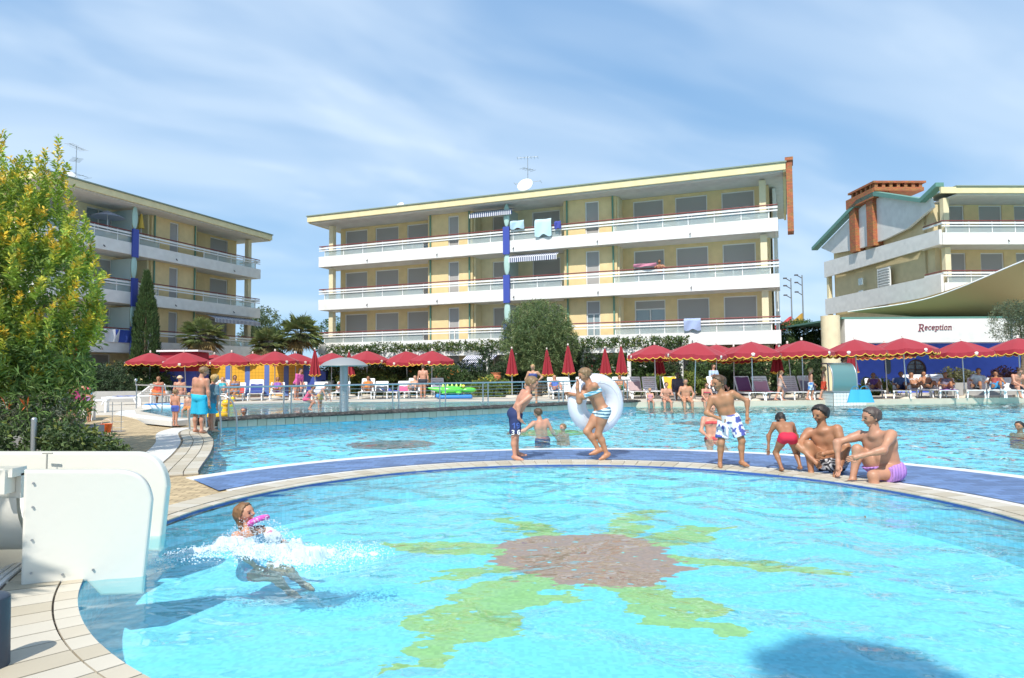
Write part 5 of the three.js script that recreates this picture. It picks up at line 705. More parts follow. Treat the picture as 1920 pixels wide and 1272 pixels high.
// ---------- people ----------
function net(sdf, lo, hi, cell) {
  const nx = Math.ceil((hi[0] - lo[0]) / cell) + 1, ny = Math.ceil((hi[1] - lo[1]) / cell) + 1, nz = Math.ceil((hi[2] - lo[2]) / cell) + 1, V = new Float32Array(nx * ny * nz).fill(1), B = 5, hd = B * cell * 0.9;
  for (let k = 0; k < nz; k += B) for (let j = 0; j < ny; j += B) for (let i = 0; i < nx; i += B) {
    const d = sdf(lo[0] + (i + B / 2) * cell, lo[1] + (j + B / 2) * cell, lo[2] + (k + B / 2) * cell), far = Math.abs(d) > hd * 1.35;
    for (let c = k; c < Math.min(nz, k + B); c++) for (let b = j; b < Math.min(ny, j + B); b++) for (let a = i; a < Math.min(nx, i + B); a++) V[(c * ny + b) * nx + a] = far ? d : sdf(lo[0] + a * cell, lo[1] + b * cell, lo[2] + c * cell);
  }
  const id = new Int32Array(nx * ny * nz).fill(-1), P = [], I = [], at = (a, b, c) => V[(c * ny + b) * nx + a];
  for (let c = 0; c < nz - 1; c++) for (let b = 0; b < ny - 1; b++) for (let a = 0; a < nx - 1; a++) {
    let m = 0; for (let q = 0; q < 8; q++) if (at(a + (q & 1), b + (q >> 1 & 1), c + (q >> 2)) < 0) m |= 1 << q; if (m === 0 || m === 255) continue;
    let sx = 0, sy = 0, sz = 0, n = 0;
    for (let q = 0; q < 8; q++) for (const e of [1, 2, 4]) { if (q & e) continue; const r = q | e; if (((m >> q) & 1) === ((m >> r) & 1)) continue; const v0 = at(a + (q & 1), b + (q >> 1 & 1), c + (q >> 2)), v1 = at(a + (r & 1), b + (r >> 1 & 1), c + (r >> 2)), t = v0 / (v0 - v1); sx += (q & 1) + (e === 1 ? t : 0); sy += (q >> 1 & 1) + (e === 2 ? t : 0); sz += (q >> 2) + (e === 4 ? t : 0); n++; }
    id[(c * ny + b) * nx + a] = P.length / 3; P.push(lo[0] + (a + sx / n) * cell, lo[1] + (b + sy / n) * cell, lo[2] + (c + sz / n) * cell);
  }
  const C = (a, b, c) => id[(c * ny + b) * nx + a];
  for (let c = 1; c < nz - 1; c++) for (let b = 1; b < ny - 1; b++) for (let a = 1; a < nx - 1; a++) {
    const s = at(a, b, c) < 0;
    if (s !== at(a + 1, b, c) < 0) { const q = [C(a, b - 1, c - 1), C(a, b, c - 1), C(a, b, c), C(a, b - 1, c)]; if (Math.min(...q) >= 0) s ? I.push(q[0], q[1], q[2], q[0], q[2], q[3]) : I.push(q[0], q[2], q[1], q[0], q[3], q[2]); }
    if (s !== at(a, b + 1, c) < 0) { const q = [C(a - 1, b, c - 1), C(a - 1, b, c), C(a, b, c), C(a, b, c - 1)]; if (Math.min(...q) >= 0) s ? I.push(q[0], q[1], q[2], q[0], q[2], q[3]) : I.push(q[0], q[2], q[1], q[0], q[3], q[2]); }
    if (s !== at(a, b, c + 1) < 0) { const q = [C(a - 1, b - 1, c), C(a, b - 1, c), C(a, b, c), C(a - 1, b, c)]; if (Math.min(...q) >= 0) s ? I.push(q[0], q[1], q[2], q[0], q[2], q[3]) : I.push(q[0], q[2], q[1], q[0], q[3], q[2]); }
  }
  const g = new THREE.BufferGeometry(); g.setAttribute('position', new THREE.Float32BufferAttribute(P, 3)); g.setIndex(I); g.computeVertexNormals(); return g;
}
const capD = (p, x, y, z) => { const ax = p[0], ay = p[1], az = p[2], bx = p[3] - ax, by = p[4] - ay, bz = p[5] - az, px = x - ax, py = y - ay, pz = z - az, L = bx * bx + by * by + bz * bz, t = L > 1e-9 ? clamp((px * bx + py * by + pz * bz) / L, 0, 1) : 0, dx = px - bx * t, dy = py - by * t, dz = pz - bz * t; return Math.sqrt(dx * dx + dy * dy + dz * dz) - (p[6] + (p[7] - p[6]) * t); };
const unionD = (prims, k) => (x, y, z) => { let d = 9; for (let i = 0; i < prims.length; i++) { const e = capD(prims[i], x, y, z); if (e < d + k) { const h = clamp(0.5 + 0.5 * (d - e) / k, 0, 1); d = d + (e - d) * h - k * h * (1 - h); } } return d; };
const bounds = (prims, m) => { const lo = [9e9, 9e9, 9e9], hi = [-9e9, -9e9, -9e9]; for (const p of prims) for (const s of [0, 3]) for (let i = 0; i < 3; i++) { const r = Math.max(p[6], p[7]) + m; lo[i] = Math.min(lo[i], p[s + i] - r); hi[i] = Math.max(hi[i], p[s + i] + r); } return [lo, hi]; };
const skinM = phys([1, 1, 1], 0.48, { vertexColors: true, sheen: 0.15, sheenRoughness: 0.5 }), clothM = phys([1, 1, 1], 0.8, { vertexColors: true }), hairM = mat([1, 1, 1], 0.55, { vertexColors: true });
const paint = (g, fn) => { const p = g.attributes.position, C = new Float32Array(p.count * 3); for (let i = 0; i < p.count; i++) { const c = fn(p.getX(i), p.getY(i), p.getZ(i)); C[i * 3] = c[0]; C[i * 3 + 1] = c[1]; C[i * 3 + 2] = c[2]; } g.setAttribute('color', new THREE.BufferAttribute(C, 3)); return g; };
const SK = { tan: [0.36, 0.165, 0.085], fair: [0.52, 0.29, 0.19], dark: [0.27, 0.12, 0.06], rosy: [0.50, 0.24, 0.155] };
const HR = { brown: [0.075, 0.042, 0.02], black: [0.016, 0.012, 0.010], blond: [0.42, 0.28, 0.11], grey: [0.16, 0.13, 0.11], auburn: [0.19, 0.095, 0.038], fairbrown: [0.20, 0.125, 0.06] };
const nrm = (a) => { const v = a.isVector3 ? a.clone() : new V3(...a); return v.normalize(); };
function person(o) {
  const h = o.h, hs = o.hs ?? (h < 1.45 ? 0.165 : 0.142), HH = h * hs, f = nrm([o.face[0], 0, o.face[1]]), up = new V3(0, 1, 0), lat = up.clone().cross(f).normalize(), t = nrm(o.torso ?? [0, 1, 0]), sl = nrm(lat.clone().addScaledVector(t, -lat.dot(t)));
  const tw = o.twist ? sl.clone().applyAxisAngle(t, o.twist) : sl, w = o.wide ?? 1, add = (a, d, k) => a.clone().addScaledVector(d, k);
  const P = new V3(0, 0, 0), W = add(P, t, 0.105 * h), C = add(P, t, 0.20 * h).addScaledVector(f, (o.hunch ?? 0) * 0.02), N = add(add(P, t, 0.30 * h), f, (o.hunch ?? 0) * 0.06), fc = nrm(tw.clone().cross(t));
  const S = [1, -1].map((s) => add(add(N, t, -0.034 * h), tw, s * 0.108 * h * (o.sw ?? 1))), Hp = [1, -1].map((s) => add(P, sl, s * 0.052 * h)), pr = [], J = {};
  const cap = (a, b, ra, rb) => pr.push([a.x, a.y, a.z, b.x, b.y, b.z, ra * h, rb * h]);
  const girl = o.female ? 1 : 0;
  cap(add(P, sl, 0.043 * h * w), add(P, sl, -0.043 * h * w), 0.058 * w, 0.058 * w); cap(add(add(P, sl, 0.04 * h), f, -0.022 * h), add(add(P, sl, -0.04 * h), f, -0.022 * h), 0.05 * w, 0.05 * w);
  cap(add(W, tw, 0.03 * h * w), add(W, tw, -0.03 * h * w), (0.05 - girl * 0.004) * w, (0.05 - girl * 0.004) * w); if (o.belly) cap(add(W, fc, 0.02 * h), add(add(P, fc, 0.02 * h), t, 0.03 * h), 0.06 * w, 0.055 * w);
  cap(add(C, tw, 0.052 * h * w), add(C, tw, -0.052 * h * w), 0.056 * w, 0.056 * w); cap(add(add(C, t, 0.035 * h), tw, 0.06 * h), add(add(C, t, 0.035 * h), tw, -0.06 * h), 0.05 * w, 0.05 * w);
  if (girl && h > 1.5) for (const s of [1, -1]) cap(add(add(C, fc, 0.045 * h), tw, s * 0.045 * h), add(add(C, fc, 0.05 * h), tw, s * 0.045 * h), 0.03, 0.028);
  for (const s of [1, -1]) cap(add(P, sl, s * 0.034 * h * w), add(C, tw, s * 0.045 * h * w), 0.050 * w, 0.052 * w); cap(S[0], S[1], 0.03, 0.03); cap(add(N, t, -0.03 * h), add(N, t, 0.0), 0.05, 0.032);
  const hd = nrm(o.head ?? [t.x * 0.5, Math.max(0.6, t.y), t.z * 0.5]), lk = nrm(o.look ?? [f.x, 0, f.z]), hf = nrm(lk.clone().addScaledVector(hd, -lk.dot(hd))), hl = hd.clone().cross(hf).normalize();
  const Hc = add(add(N, hd, 0.030 * h + 0.46 * HH), hf, 0.06 * HH); cap(add(N, t, -0.01 * h), add(add(Hc, hd, -0.22 * HH), hf, -0.08 * HH), 0.033, 0.031);
  const tips = [];
  ['armL', 'armR'].forEach((n, i) => { const a = o[n] ?? [[lat.x * (i ? -0.2 : 0.2), -1, 0], [0, -1, 0.1]], u = nrm(a[0]), v = nrm(a[1]), E = add(S[i], u, 0.172 * h), Wr = add(E, v, 0.145 * h), hdn = nrm(a[2] ?? a[1]), Pm = add(Wr, hdn, 0.05 * h); cap(S[i], add(S[i], u, 0.06 * h), 0.034, 0.031); cap(S[i], E, 0.030, 0.023); cap(E, add(E, v, 0.045 * h), 0.024, 0.0245); cap(E, Wr, 0.024, 0.0155); cap(Wr, Pm, 0.015, 0.019); J[n] = { E, Wr, Pm, hdn, u, v }; tips.push([Pm, hdn, a[3] ?? fc]); });
  ['legL', 'legR'].forEach((n, i) => { const a = o[n] ?? [[0, -1, 0], [0, -1, 0]], u = nrm(a[0]), v = nrm(a[1]), K = add(Hp[i], u, 0.245 * h), A = add(K, v, 0.235 * h), fd = nrm(a[2] ?? [f.x, -0.12, f.z]), toe = add(A, fd, 0.105 * h).add(new V3(0, a[2] ? 0 : -0.012 * h, 0)), back = nrm(fd.clone().addScaledVector(v, -fd.dot(v))).negate(), cm = add(add(K, v, 0.075 * h), back, 0.010 * h);
    cap(Hp[i], add(Hp[i], u, 0.1 * h), 0.060 * Math.sqrt(w), 0.052 * Math.sqrt(w)); cap(add(Hp[i], u, 0.08 * h), K, 0.053, 0.0345); cap(K, cm, 0.034, 0.0335); cap(cm, A, 0.032, 0.0195); cap(add(A, fd, -0.025 * h), add(A, fd, 0.05 * h), 0.022, 0.021); cap(add(A, fd, 0.04 * h).add(new V3(0, -0.006 * h, 0)), toe, 0.02, 0.013); J[n] = { K, A, toe, u, v, H: Hp[i] }; });
  const body = unionD(pr, 0.020 * h), [lo, hi] = bounds(pr, 0.03), cell = o.cell ?? 0.016, sk = o.skin ?? SK.fair;
  const skinC = (x, y, z) => { const n = 0.94 + 0.12 * vnoise(x * 22, y * 22, z * 22) + 0.06 * (vnoise(x * 90, y * 90, z * 90) - 0.5); return [sk[0] * n, sk[1] * n * (0.97 + 0.06 * vnoise(x * 9 + 5, y * 9, z * 9)), sk[2] * n]; };
  const gs = [paint(net(body, lo, hi, cell), skinC)];
  // head with its own finer grid
  const loc = (x, y, z) => { const dx = x - Hc.x, dy = y - Hc.y, dz = z - Hc.z; return [(dx * hl.x + dy * hl.y + dz * hl.z) / HH, (dx * hd.x + dy * hd.y + dz * hd.z) / HH, (dx * hf.x + dy * hf.y + dz * hf.z) / HH]; };
  const hp = [[0, -0.16, 0.10, 0, -0.33, 0.17, 0.22, 0.125], [0, 0.03, 0.40, 0, -0.085, 0.475, 0.035, 0.055], [-0.05, -0.235, 0.335, 0.05, -0.235, 0.335, 0.045, 0.045], [-0.14, 0.075, 0.31, 0.14, 0.075, 0.31, 0.065, 0.065], [0.35, 0.01, -0.02, 0.375, -0.10, -0.03, 0.055, 0.04], [-0.35, 0.01, -0.02, -0.375, -0.10, -0.03, 0.055, 0.04], [-0.14, -0.1, 0.26, 0.14, -0.1, 0.26, 0.10, 0.10], [0, -0.2, -0.08, 0, -0.45, -0.12, 0.2, 0.2]], hu = unionD(hp, 0.07);
  const skull = (l, u, q) => (Math.sqrt((l / 0.355) ** 2 + ((u - 0.11) / 0.385) ** 2 + ((q + 0.02) / 0.455) ** 2) - 1) * 0.36;
  const headL = (l, u, q) => { const a = skull(l, u, q), b = hu(l, u, q), k = 0.08, e = clamp(0.5 + 0.5 * (b - a) / k, 0, 1); let d = b + (a - b) * e - k * e * (1 - e); const ex = Math.hypot(Math.abs(l) - 0.145, u - 0.005, q - 0.40); d = Math.max(d, 0.055 - ex); return d; };
  const headD = (x, y, z) => { const [l, u, q] = loc(x, y, z); return headL(l, u, q) * HH; };
  const hc = o.headCell ?? Math.max(0.007, cell * 0.55), hb = 0.62 * HH, hlo = [Hc.x - hb, Hc.y - hb, Hc.z - hb], hhi = [Hc.x + hb, Hc.y + hb, Hc.z + hb];
  gs.push(paint(net(headD, hlo, hhi, hc), (x, y, z) => { const [l, u, q] = loc(x, y, z), c = skinC(x, y, z); if (q > 0.2) { const a = Math.abs(l); if (Math.hypot(a - 0.145, (u - 0.0) * 1.5) < 0.062) return [0.05, 0.035, 0.03]; if (a > 0.06 && a < 0.24 && Math.abs(u - 0.10) < 0.028) return [c[0] * 0.45, c[1] * 0.4, c[2] * 0.4]; if (a < 0.10 && Math.abs(u + 0.235) < 0.03) return [c[0] * 0.85, c[1] * 0.5, c[2] * 0.5]; if (o.beard && u < -0.16) return c.map((v, i) => mix(v, HR.black[i] * 2.5, 0.55)); } return c; }));
  // fingers and thumb
  const fing = []; for (const [Pm, d, pn] of tips) { const q = nrm(pn.clone ? pn.clone() : pn), side = nrm(d.clone().cross(q)), curl = q; for (let i = 0; i < 4; i++) { const b0 = add(add(Pm, side, (i - 1.5) * 0.0105 * h), d, 0.008 * h), L = [0.038, 0.044, 0.041, 0.032][i] * h, m = add(add(b0, d, L * 0.55), curl, 0.004 * h), e = add(add(m, d, L * 0.42), curl, 0.014 * h); fing.push(rod(b0, m, 0.0056 * h, 0.0052 * h, 6), rod(m, e, 0.0052 * h, 0.004 * h, 6)); } const tb = add(add(Pm, side, -0.015 * h), d, -0.02 * h), tm = add(add(tb, side, -0.014 * h), d, 0.018 * h); fing.push(rod(tb, tm, 0.0065 * h, 0.006 * h, 6), rod(tm, add(add(tm, d, 0.018 * h), curl, 0.008 * h), 0.006 * h, 0.0045 * h, 6)); }
  for (const g of fing) gs.push(paint(g.toNonIndexed ? g : g, skinC));
  // where the figure rests
  const ground = o.rest === 'feet' ? Math.min(J.legL.toe.y - 0.013 * h, J.legR.toe.y - 0.013 * h, J.legL.A.y - 0.022 * h, J.legR.A.y - 0.022 * h) : o.rest === 'seat' ? -0.058 * w * h : 0;
  const mid = o.rest === 'feet' ? J.legL.A.clone().add(J.legR.A).multiplyScalar(0.5) : new V3(), pos = o.at.clone(); pos.y -= ground; pos.x -= mid.x; pos.z -= mid.z;
  const g = thing('person', o.label, 'person', pos, 0, o.group); part('body', M(gs), skinM, g);
  // hair
  const hairC = o.hair ?? HR.brown, style = o.style ?? 'short', cutN = style === 'bald' ? 0.02 : 0.16, th = style === 'short' ? 0.055 : style === 'full' ? 0.10 : 0.06, extra = [];
  if (style === 'long') extra.push([0, 0.1, -0.25, 0, -0.75, -0.34, 0.27, 0.16], [0.2, 0.0, -0.15, 0.2, -0.6, -0.2, 0.14, 0.09], [-0.2, 0.0, -0.15, -0.2, -0.6, -0.2, 0.14, 0.09]); if (style === 'bob') extra.push([0.22, 0, -0.12, 0.24, -0.28, -0.1, 0.16, 0.12], [-0.22, 0, -0.12, -0.24, -0.28, -0.1, 0.16, 0.12], [0, 0, -0.25, 0, -0.3, -0.25, 0.22, 0.16]); if (style === 'bun') extra.push([0, 0.12, -0.44, 0, 0.1, -0.5, 0.14, 0.13]); if (style === 'pony') extra.push([0, 0.12, -0.42, 0, -0.35, -0.55, 0.11, 0.06]);
  const ex = extra.length ? unionD(extra, 0.1) : null;
  const hairD = (x, y, z) => { const [l, u, q] = loc(x, y, z); let d = Math.max(skull(l, u, q) - th + 0.055 * (vnoise(l * 11, u * 7, q * 11) - 0.5), (q * 0.80 - u * 0.60 - cutN + 0.13 + 0.14 * (vnoise(l * 13 + 3, u * 13, q * 13) - 0.5) + (style === 'bald' ? 0.1 : 0)), -u - 0.24 - q * 0.2); if (style === 'bald') d = Math.max(d, Math.abs(u - 0.05) - 0.28 + Math.max(0, q) * 0.4); if (ex) d = Math.min(d, Math.max(ex(l, u, q), q - 0.12)); return d * HH; };
  const hR = style === 'long' ? 1.25 * HH : 0.75 * HH; if (style !== 'none') part('hair', paint(net(hairD, [Hc.x - hR, Hc.y - hR, Hc.z - hR], [Hc.x + hR, Hc.y + hR, Hc.z + hR], hc * 1.15), (x, y, z) => { const [l, u, q] = loc(x, y, z), n = 0.65 + 0.7 * vnoise(l * 30, u * 6, q * 30); return hairC.map((c) => c * n); }), hairM, g);
  // clothes
  const pl = (x, y, z, c, n) => (x - c.x) * n.x + (y - c.y) * n.y + (z - c.z) * n.z, down = t.clone().negate();
  for (const c of o.wear ?? []) {
    let d, L2 = lo, H2 = hi; const cc = cell * 0.8, col = c.c;
    if (c.k === 'shorts') { const len = c.len ?? 0.7, lg = ['legL', 'legR'].map((n) => { const j = J[n], hem = add(j.H, j.u, 0.245 * h * len), K = add(j.H, j.u, 0.27 * h * len); return [[j.H.x, j.H.y, j.H.z, K.x, K.y, K.z, 0.066 * h * Math.sqrt(w), (c.flare ?? 0.058) * h], hem, j.u]; }), pv = unionD([...pr.slice(0, 2).map((p) => [...p.slice(0, 6), p[6] + 0.012, p[7] + 0.012])], 0.03), pvR = (x, y, z) => capD(pr[0], x, y, z) - 0.05 * h, wst = add(P, t, (c.rise ?? 0.055) * h); d = (x, y, z) => { let e = pv(x, y, z); for (const [p, hem, u] of lg) e = Math.min(e, Math.max(capD(p, x, y, z), pl(x, y, z, hem, u))); const bo = body(x, y, z) - 0.013; for (const [p, hem, u] of lg) e = Math.min(e, Math.max(bo, capD(p, x, y, z) - 0.035, pl(x, y, z, hem, u))); e = Math.min(e, Math.max(bo, pvR(x, y, z))); return Math.max(e, pl(x, y, z, wst, t)) + 0.006 * (vnoise(x * 30, y * 14, z * 30) - 0.5); }; const q = bounds(lg.map((e) => e[0]).concat(pr.slice(0, 2)), 0.06); L2 = q[0]; H2 = q[1]; }
    else if (c.k === 'brief') { const cp = [Hp[0].x, Hp[0].y, Hp[0].z, Hp[1].x, Hp[1].y, Hp[1].z, 0.086 * h * w, 0.086 * h * w], wst = add(P, t, (c.rise ?? 0.03) * h); d = (x, y, z) => Math.max(body(x, y, z) - 0.007, capD(cp, x, y, z), pl(x, y, z, wst, t)); }
    else if (c.k === 'top') { const cb = add(C, t, 0.012 * h); d = (x, y, z) => Math.max(body(x, y, z) - 0.008, Math.abs(pl(x, y, z, cb, t)) - 0.021 * h, capD([C.x, C.y, C.z, C.x, C.y, C.z, 0.118 * h * w, 0], x, y, z)); }
    else if (c.k === 'suit') { const cp = [Hp[0].x, Hp[0].y, Hp[0].z, Hp[1].x, Hp[1].y, Hp[1].z, 0.072 * h, 0.072 * h], tr2 = [P.x, P.y, P.z, C.x, C.y, C.z, 0.115 * h * w, 0.112 * h * w], nk = add(C, t, 0.045 * h); d = (x, y, z) => Math.max(body(x, y, z) - 0.008, Math.min(capD(cp, x, y, z), Math.max(capD(tr2, x, y, z), pl(x, y, z, P, down))), pl(x, y, z, nk, t)); }
    else if (c.k === 'shirt') { const tr2 = [P.x, P.y, P.z, N.x, N.y, N.z, 0.15 * h * w, 0.15 * h], sleeves = ['armL', 'armR'].map((n, i) => [S[i].x, S[i].y, S[i].z, mix(S[i].x, J[n].E.x, 0.7), mix(S[i].y, J[n].E.y, 0.7), mix(S[i].z, J[n].E.z, 0.7), 0.05 * h, 0.045 * h]); d = (x, y, z) => Math.max(body(x, y, z) - 0.014, Math.min(capD(tr2, x, y, z), capD(sleeves[0], x, y, z), capD(sleeves[1], x, y, z)), pl(x, y, z, add(P, t, -0.03 * h), down), pl(x, y, z, add(N, t, -0.005 * h), t)); }
    else if (c.k === 'hat') { part(c.n ?? 'hat', [new THREE.SphereGeometry(0.47 * HH, 16, 10, 0, 6.283, 0, 1.5).translate(0, 0.04 * HH, 0), new THREE.CylinderGeometry(0.5 * HH, 0.66 * HH, 0.08 * HH, 20, 1, true).translate(0, 0.03 * HH, 0)].map((q) => q.applyQuaternion(new THREE.Quaternion().setFromUnitVectors(up, hd)).translate(Hc.x + hd.x * 0.1 * HH, Hc.y + hd.y * 0.1 * HH, Hc.z + hd.z * 0.1 * HH)), mat(col, 0.85, { side: THREE.DoubleSide }), g); continue; }
    else if (c.k === 'sunglasses') { part('sunglasses', [1, -1].map((s) => new THREE.SphereGeometry(0.085 * HH, 10, 8).scale(1.2, 0.8, 0.5).translate(s * 0.15 * HH, 0.01 * HH, 0.42 * HH)).concat([box(0.7 * HH, 0.025 * HH, 0.03 * HH, 0, 0.03 * HH, 0.36 * HH)]).map((q) => q.applyMatrix4(new THREE.Matrix4().makeBasis(hl, hd, hf)).translate(Hc.x, Hc.y, Hc.z)), mat([0.02, 0.015, 0.015], 0.2), g); continue; }
    else if (c.k === 'armband') { for (const n of ['armL', 'armR']) { const j = J[n], i = n === 'armL' ? 0 : 1, m = S[i].clone().lerp(j.E, 0.62); part('armband', paint(new THREE.CapsuleGeometry(0.066, 0.07, 8, 18).applyQuaternion(new THREE.Quaternion().setFromUnitVectors(up, j.u)).translate(m.x, m.y, m.z), (x, y, z) => vnoise(x * 60, y * 60, z * 60) > 0.72 ? [0.55, 0.12, 0.25] : [0.74, 0.73, 0.74]), clothM, g); } continue; }
    part(c.n ?? { shorts: 'shorts', brief: 'swim_briefs', top: 'swim_top', suit: 'swimsuit', shirt: 'shirt' }[c.k], paint(net(d, L2, H2, cc), typeof col === 'function' ? col : () => col), clothM, g);
  }
  return { g, J, Hc, S, C, P, t, f, fc, h };
}
// prints on the cloth
const floral = (x, y, z) => { const n = vnoise(x * 26, y * 26, z * 26), m = vnoise(x * 13 + 9, y * 13, z * 13); return n > 0.62 || m > 0.72 ? [0.07, 0.09, 0.34] : [0.72, 0.72, 0.74]; };
const swirl = (x, y, z) => { const a = fbm(x * 9, y * 9, z * 9, 2) * 34; return Math.sin(a) > 0.05 ? [0.70, 0.70, 0.71] : [0.02, 0.02, 0.03]; };
const stripes = (c, d, k) => (x, y, z) => Math.sin(y * k + x * 6) > 0.1 ? c : d;
const NAVY = [0.018, 0.032, 0.11], TURQ = [0.02, 0.42, 0.62];

// the boy bending forward, hands on his hips
const ring = (px, py) => onY(px, py, 0.05);
{
  const b = person({ label: 'boy in navy shorts bending forward with hands on his hips on the blue ring', h: 1.40, at: ring(968, 862), rest: 'feet', face: [1, -0.45], torso: [0.50, 0.86, 0.05], head: [0.35, 0.9, 0], look: [1, -0.15, 0.12], armL: [[-0.25, -0.35, -0.9], [-0.4, -0.8, 0.3]], armR: [[-0.75, -0.55, 0.35], [0.05, -1, 0.15], [0.6, -0.6, -0.3]], legL: [[0.12, -1, -0.1], [0.05, -1, -0.05], [1, -0.15, 0.1]], legR: [[-0.1, -1, 0.12], [0.02, -1, 0.0], [0.75, -0.15, 0.4]], skin: SK.rosy, hair: HR.fairbrown, wear: [{ k: 'shorts', c: NAVY, len: 0.86, flare: 0.068 }], cell: 0.014 });
  const font2 = await new FontLoader().loadAsync('fonts/droid/droid_sans_bold.typeface.json');
  const txt = (s, size, x, y, z, m, ry = 0.15) => { const g = new TextGeometry(s, { font: font2, size, depth: 0.006, curveSegments: 3 }); g.rotateY(ry).translate(x, y, z); part('print', M([g]), m, b.g); };
  const K = b.J.legR; txt('3-6', 0.075, mix(K.H.x, K.K.x, 0.72) - 0.06, mix(K.H.y, K.K.y, 0.72) - 0.05, mix(K.H.z, K.K.z, 0.72) + 0.098, mat([0.78, 0.78, 0.78], 0.8)); txt('19', 0.09, mix(K.H.x, K.K.x, 0.4) - 0.06, mix(K.H.y, K.K.y, 0.4) - 0.06, mix(K.H.z, K.K.z, 0.4) + 0.103, mat([0.06, 0.12, 0.40], 0.8));
}
{ // the girl with the swim ring
  person({ label: 'girl in a blue striped bikini leaning forward with a white swim ring', h: 1.58, female: 1, at: ring(1131, 863), rest: 'feet', face: [-1, 0.35], torso: [-0.36, 0.93, 0], hunch: 0.6, head: [-0.35, 0.93, 0.05], look: [-1, -0.12, 0.15], armL: [[-0.55, -0.65, -0.55], [-0.5, 0.1, -0.5]], armR: [[-0.45, -0.78, 0.4], [-0.16, 1, 0.25], [0.15, 1, 0]], legL: [[-0.25, -1, -0.22], [0.42, -1, -0.1], [-0.8, -0.35, 0.5]], legR: [[-0.62, -0.85, 0.2], [0.6, -0.95, -0.15], [-0.9, -0.3, 0.25]], skin: [0.42, 0.20, 0.11], hair: HR.fairbrown, style: 'bun', wear: [{ k: 'top', c: stripes([0.10, 0.42, 0.58], [0.62, 0.70, 0.74], 130) }, { k: 'brief', c: stripes([0.04, 0.14, 0.22], [0.62, 0.72, 0.76], 120), rise: 0.03 }], cell: 0.014 });
  const c = atZ(1117, 757, 11.35), r = thing('swim_ring', 'large white translucent swim ring carried by the girl', 'swim ring', c, 0.35), tb = new THREE.TorusGeometry(0.345, 0.155, 22, 56);
  part('tube', [tb], phys([0.86, 0.87, 0.92], 0.18, { transmission: 0.35, thickness: 0, ior: 1.4, clearcoat: 0.4 }), r); part('seam', [new THREE.TorusGeometry(0.345, 0.004, 6, 56).translate(0, 0, 0.156), new THREE.TorusGeometry(0.192, 0.004, 6, 56)], mat([0.6, 0.62, 0.68], 0.4), r); part('valve', [cyl(0.014, 0.012, 0.03, 0, 0.36, 0.15, 8)], mat([0.7, 0.7, 0.72], 0.4), r);
}
{ // the boy with the drink
  const b = person({ label: 'boy in white floral shorts holding a drink on the blue ring', h: 1.37, at: ring(1371, 877), rest: 'feet', face: [-0.45, 0.9], torso: [-0.27, 0.96, 0.06], head: [-0.15, 0.97, 0.05], look: [-0.95, -0.15, 0.32], twist: 0.2, armL: [[0.85, -0.45, 0.1], [-0.08, -1, 0.15]], armR: [[-0.38, -0.9, 0.1], [0.62, -0.3, 0.75]], legL: [[0.28, -0.95, 0.15], [0.02, -1, -0.1], [0.35, -0.15, 0.9]], legR: [[-0.22, -0.95, 0.22], [-0.02, -1, -0.18], [-0.2, -0.15, 0.9]], skin: [0.37, 0.175, 0.088], hair: HR.brown, wear: [{ k: 'shorts', c: floral, len: 0.80, flare: 0.07 }], cell: 0.014 });
  const p = b.J.armR.Pm.clone().add(b.g.position).addScaledVector(b.J.armR.hdn, 0.03); solo('plastic_cup', [new THREE.CylinderGeometry(0.034, 0.026, 0.11, 14, 1, false)], phys([0.8, 0.85, 0.88], 0.15, { transmission: 0.5, thickness: 0 }), 'clear plastic cup in the hand of the boy in floral shorts', 'cup', null, [p.x, p.y + 0.01, p.z]);
}
// three on the rim at the right
person({ label: 'dark-haired man in black and white patterned shorts sitting on the rim', h: 1.76, at: ring(1569, 887).add(new V3(0, 0, -0.15)), rest: 'seat', face: [-0.62, 0.78], torso: [-0.16, 0.98, -0.05], hunch: 1, head: [-0.1, 0.98, 0.1], look: [-0.88, -0.18, 0.42], armL: [[0.05, -0.9, 0.42], [-0.95, -0.1, 0.28]], armR: [[-0.72, -0.55, 0.42], [0.42, -0.55, 0.5]], legL: [[-0.12, 0.62, 0.78], [-0.42, -0.86, 0.2], [-0.4, -0.15, 0.75]], legR: [[-0.64, 0.68, 0.34], [0.02, -0.99, 0.10], [-0.4, -0.15, 0.75]], skin: SK.tan, hair: HR.black, style: 'full', beard: 1, wear: [{ k: 'shorts', c: swirl, len: 0.62, flare: 0.075 }], cell: 0.014 });
person({ label: 'heavier man in violet swim shorts sitting at the right of the rim', h: 1.76, wide: 1.15, belly: 1, sw: 1.1, at: ring(1668, 903).add(new V3(0.05, 0, -0.12)), rest: 'seat', face: [-0.85, 0.5], torso: [-0.22, 0.97, 0.02], hunch: 1.2, head: [-0.12, 0.98, 0.03], look: [-0.98, -0.12, 0.02], armL: [[-0.62, -0.55, 0.5], [-0.72, -0.2, -0.1]], armR: [[-0.88, -0.3, -0.15], [-0.1, -0.95, 0.25]], legL: [[-0.86, -0.06, 0.45], [-0.05, -1, 0.1], [-0.7, -0.3, 0.4]], legR: [[-0.74, 0.64, 0.12], [-0.25, -0.96, 0.12], [-0.75, -0.2, 0.5]], skin: [0.44, 0.22, 0.135], hair: [0.07, 0.05, 0.042], wear: [{ k: 'shorts', c: (x, y, z) => Math.sin(x * 160 + z * 60) > 0.85 ? [0.2, 0.1, 0.3] : [0.42, 0.22, 0.58], len: 0.52, flare: 0.078 }], cell: 0.014 });
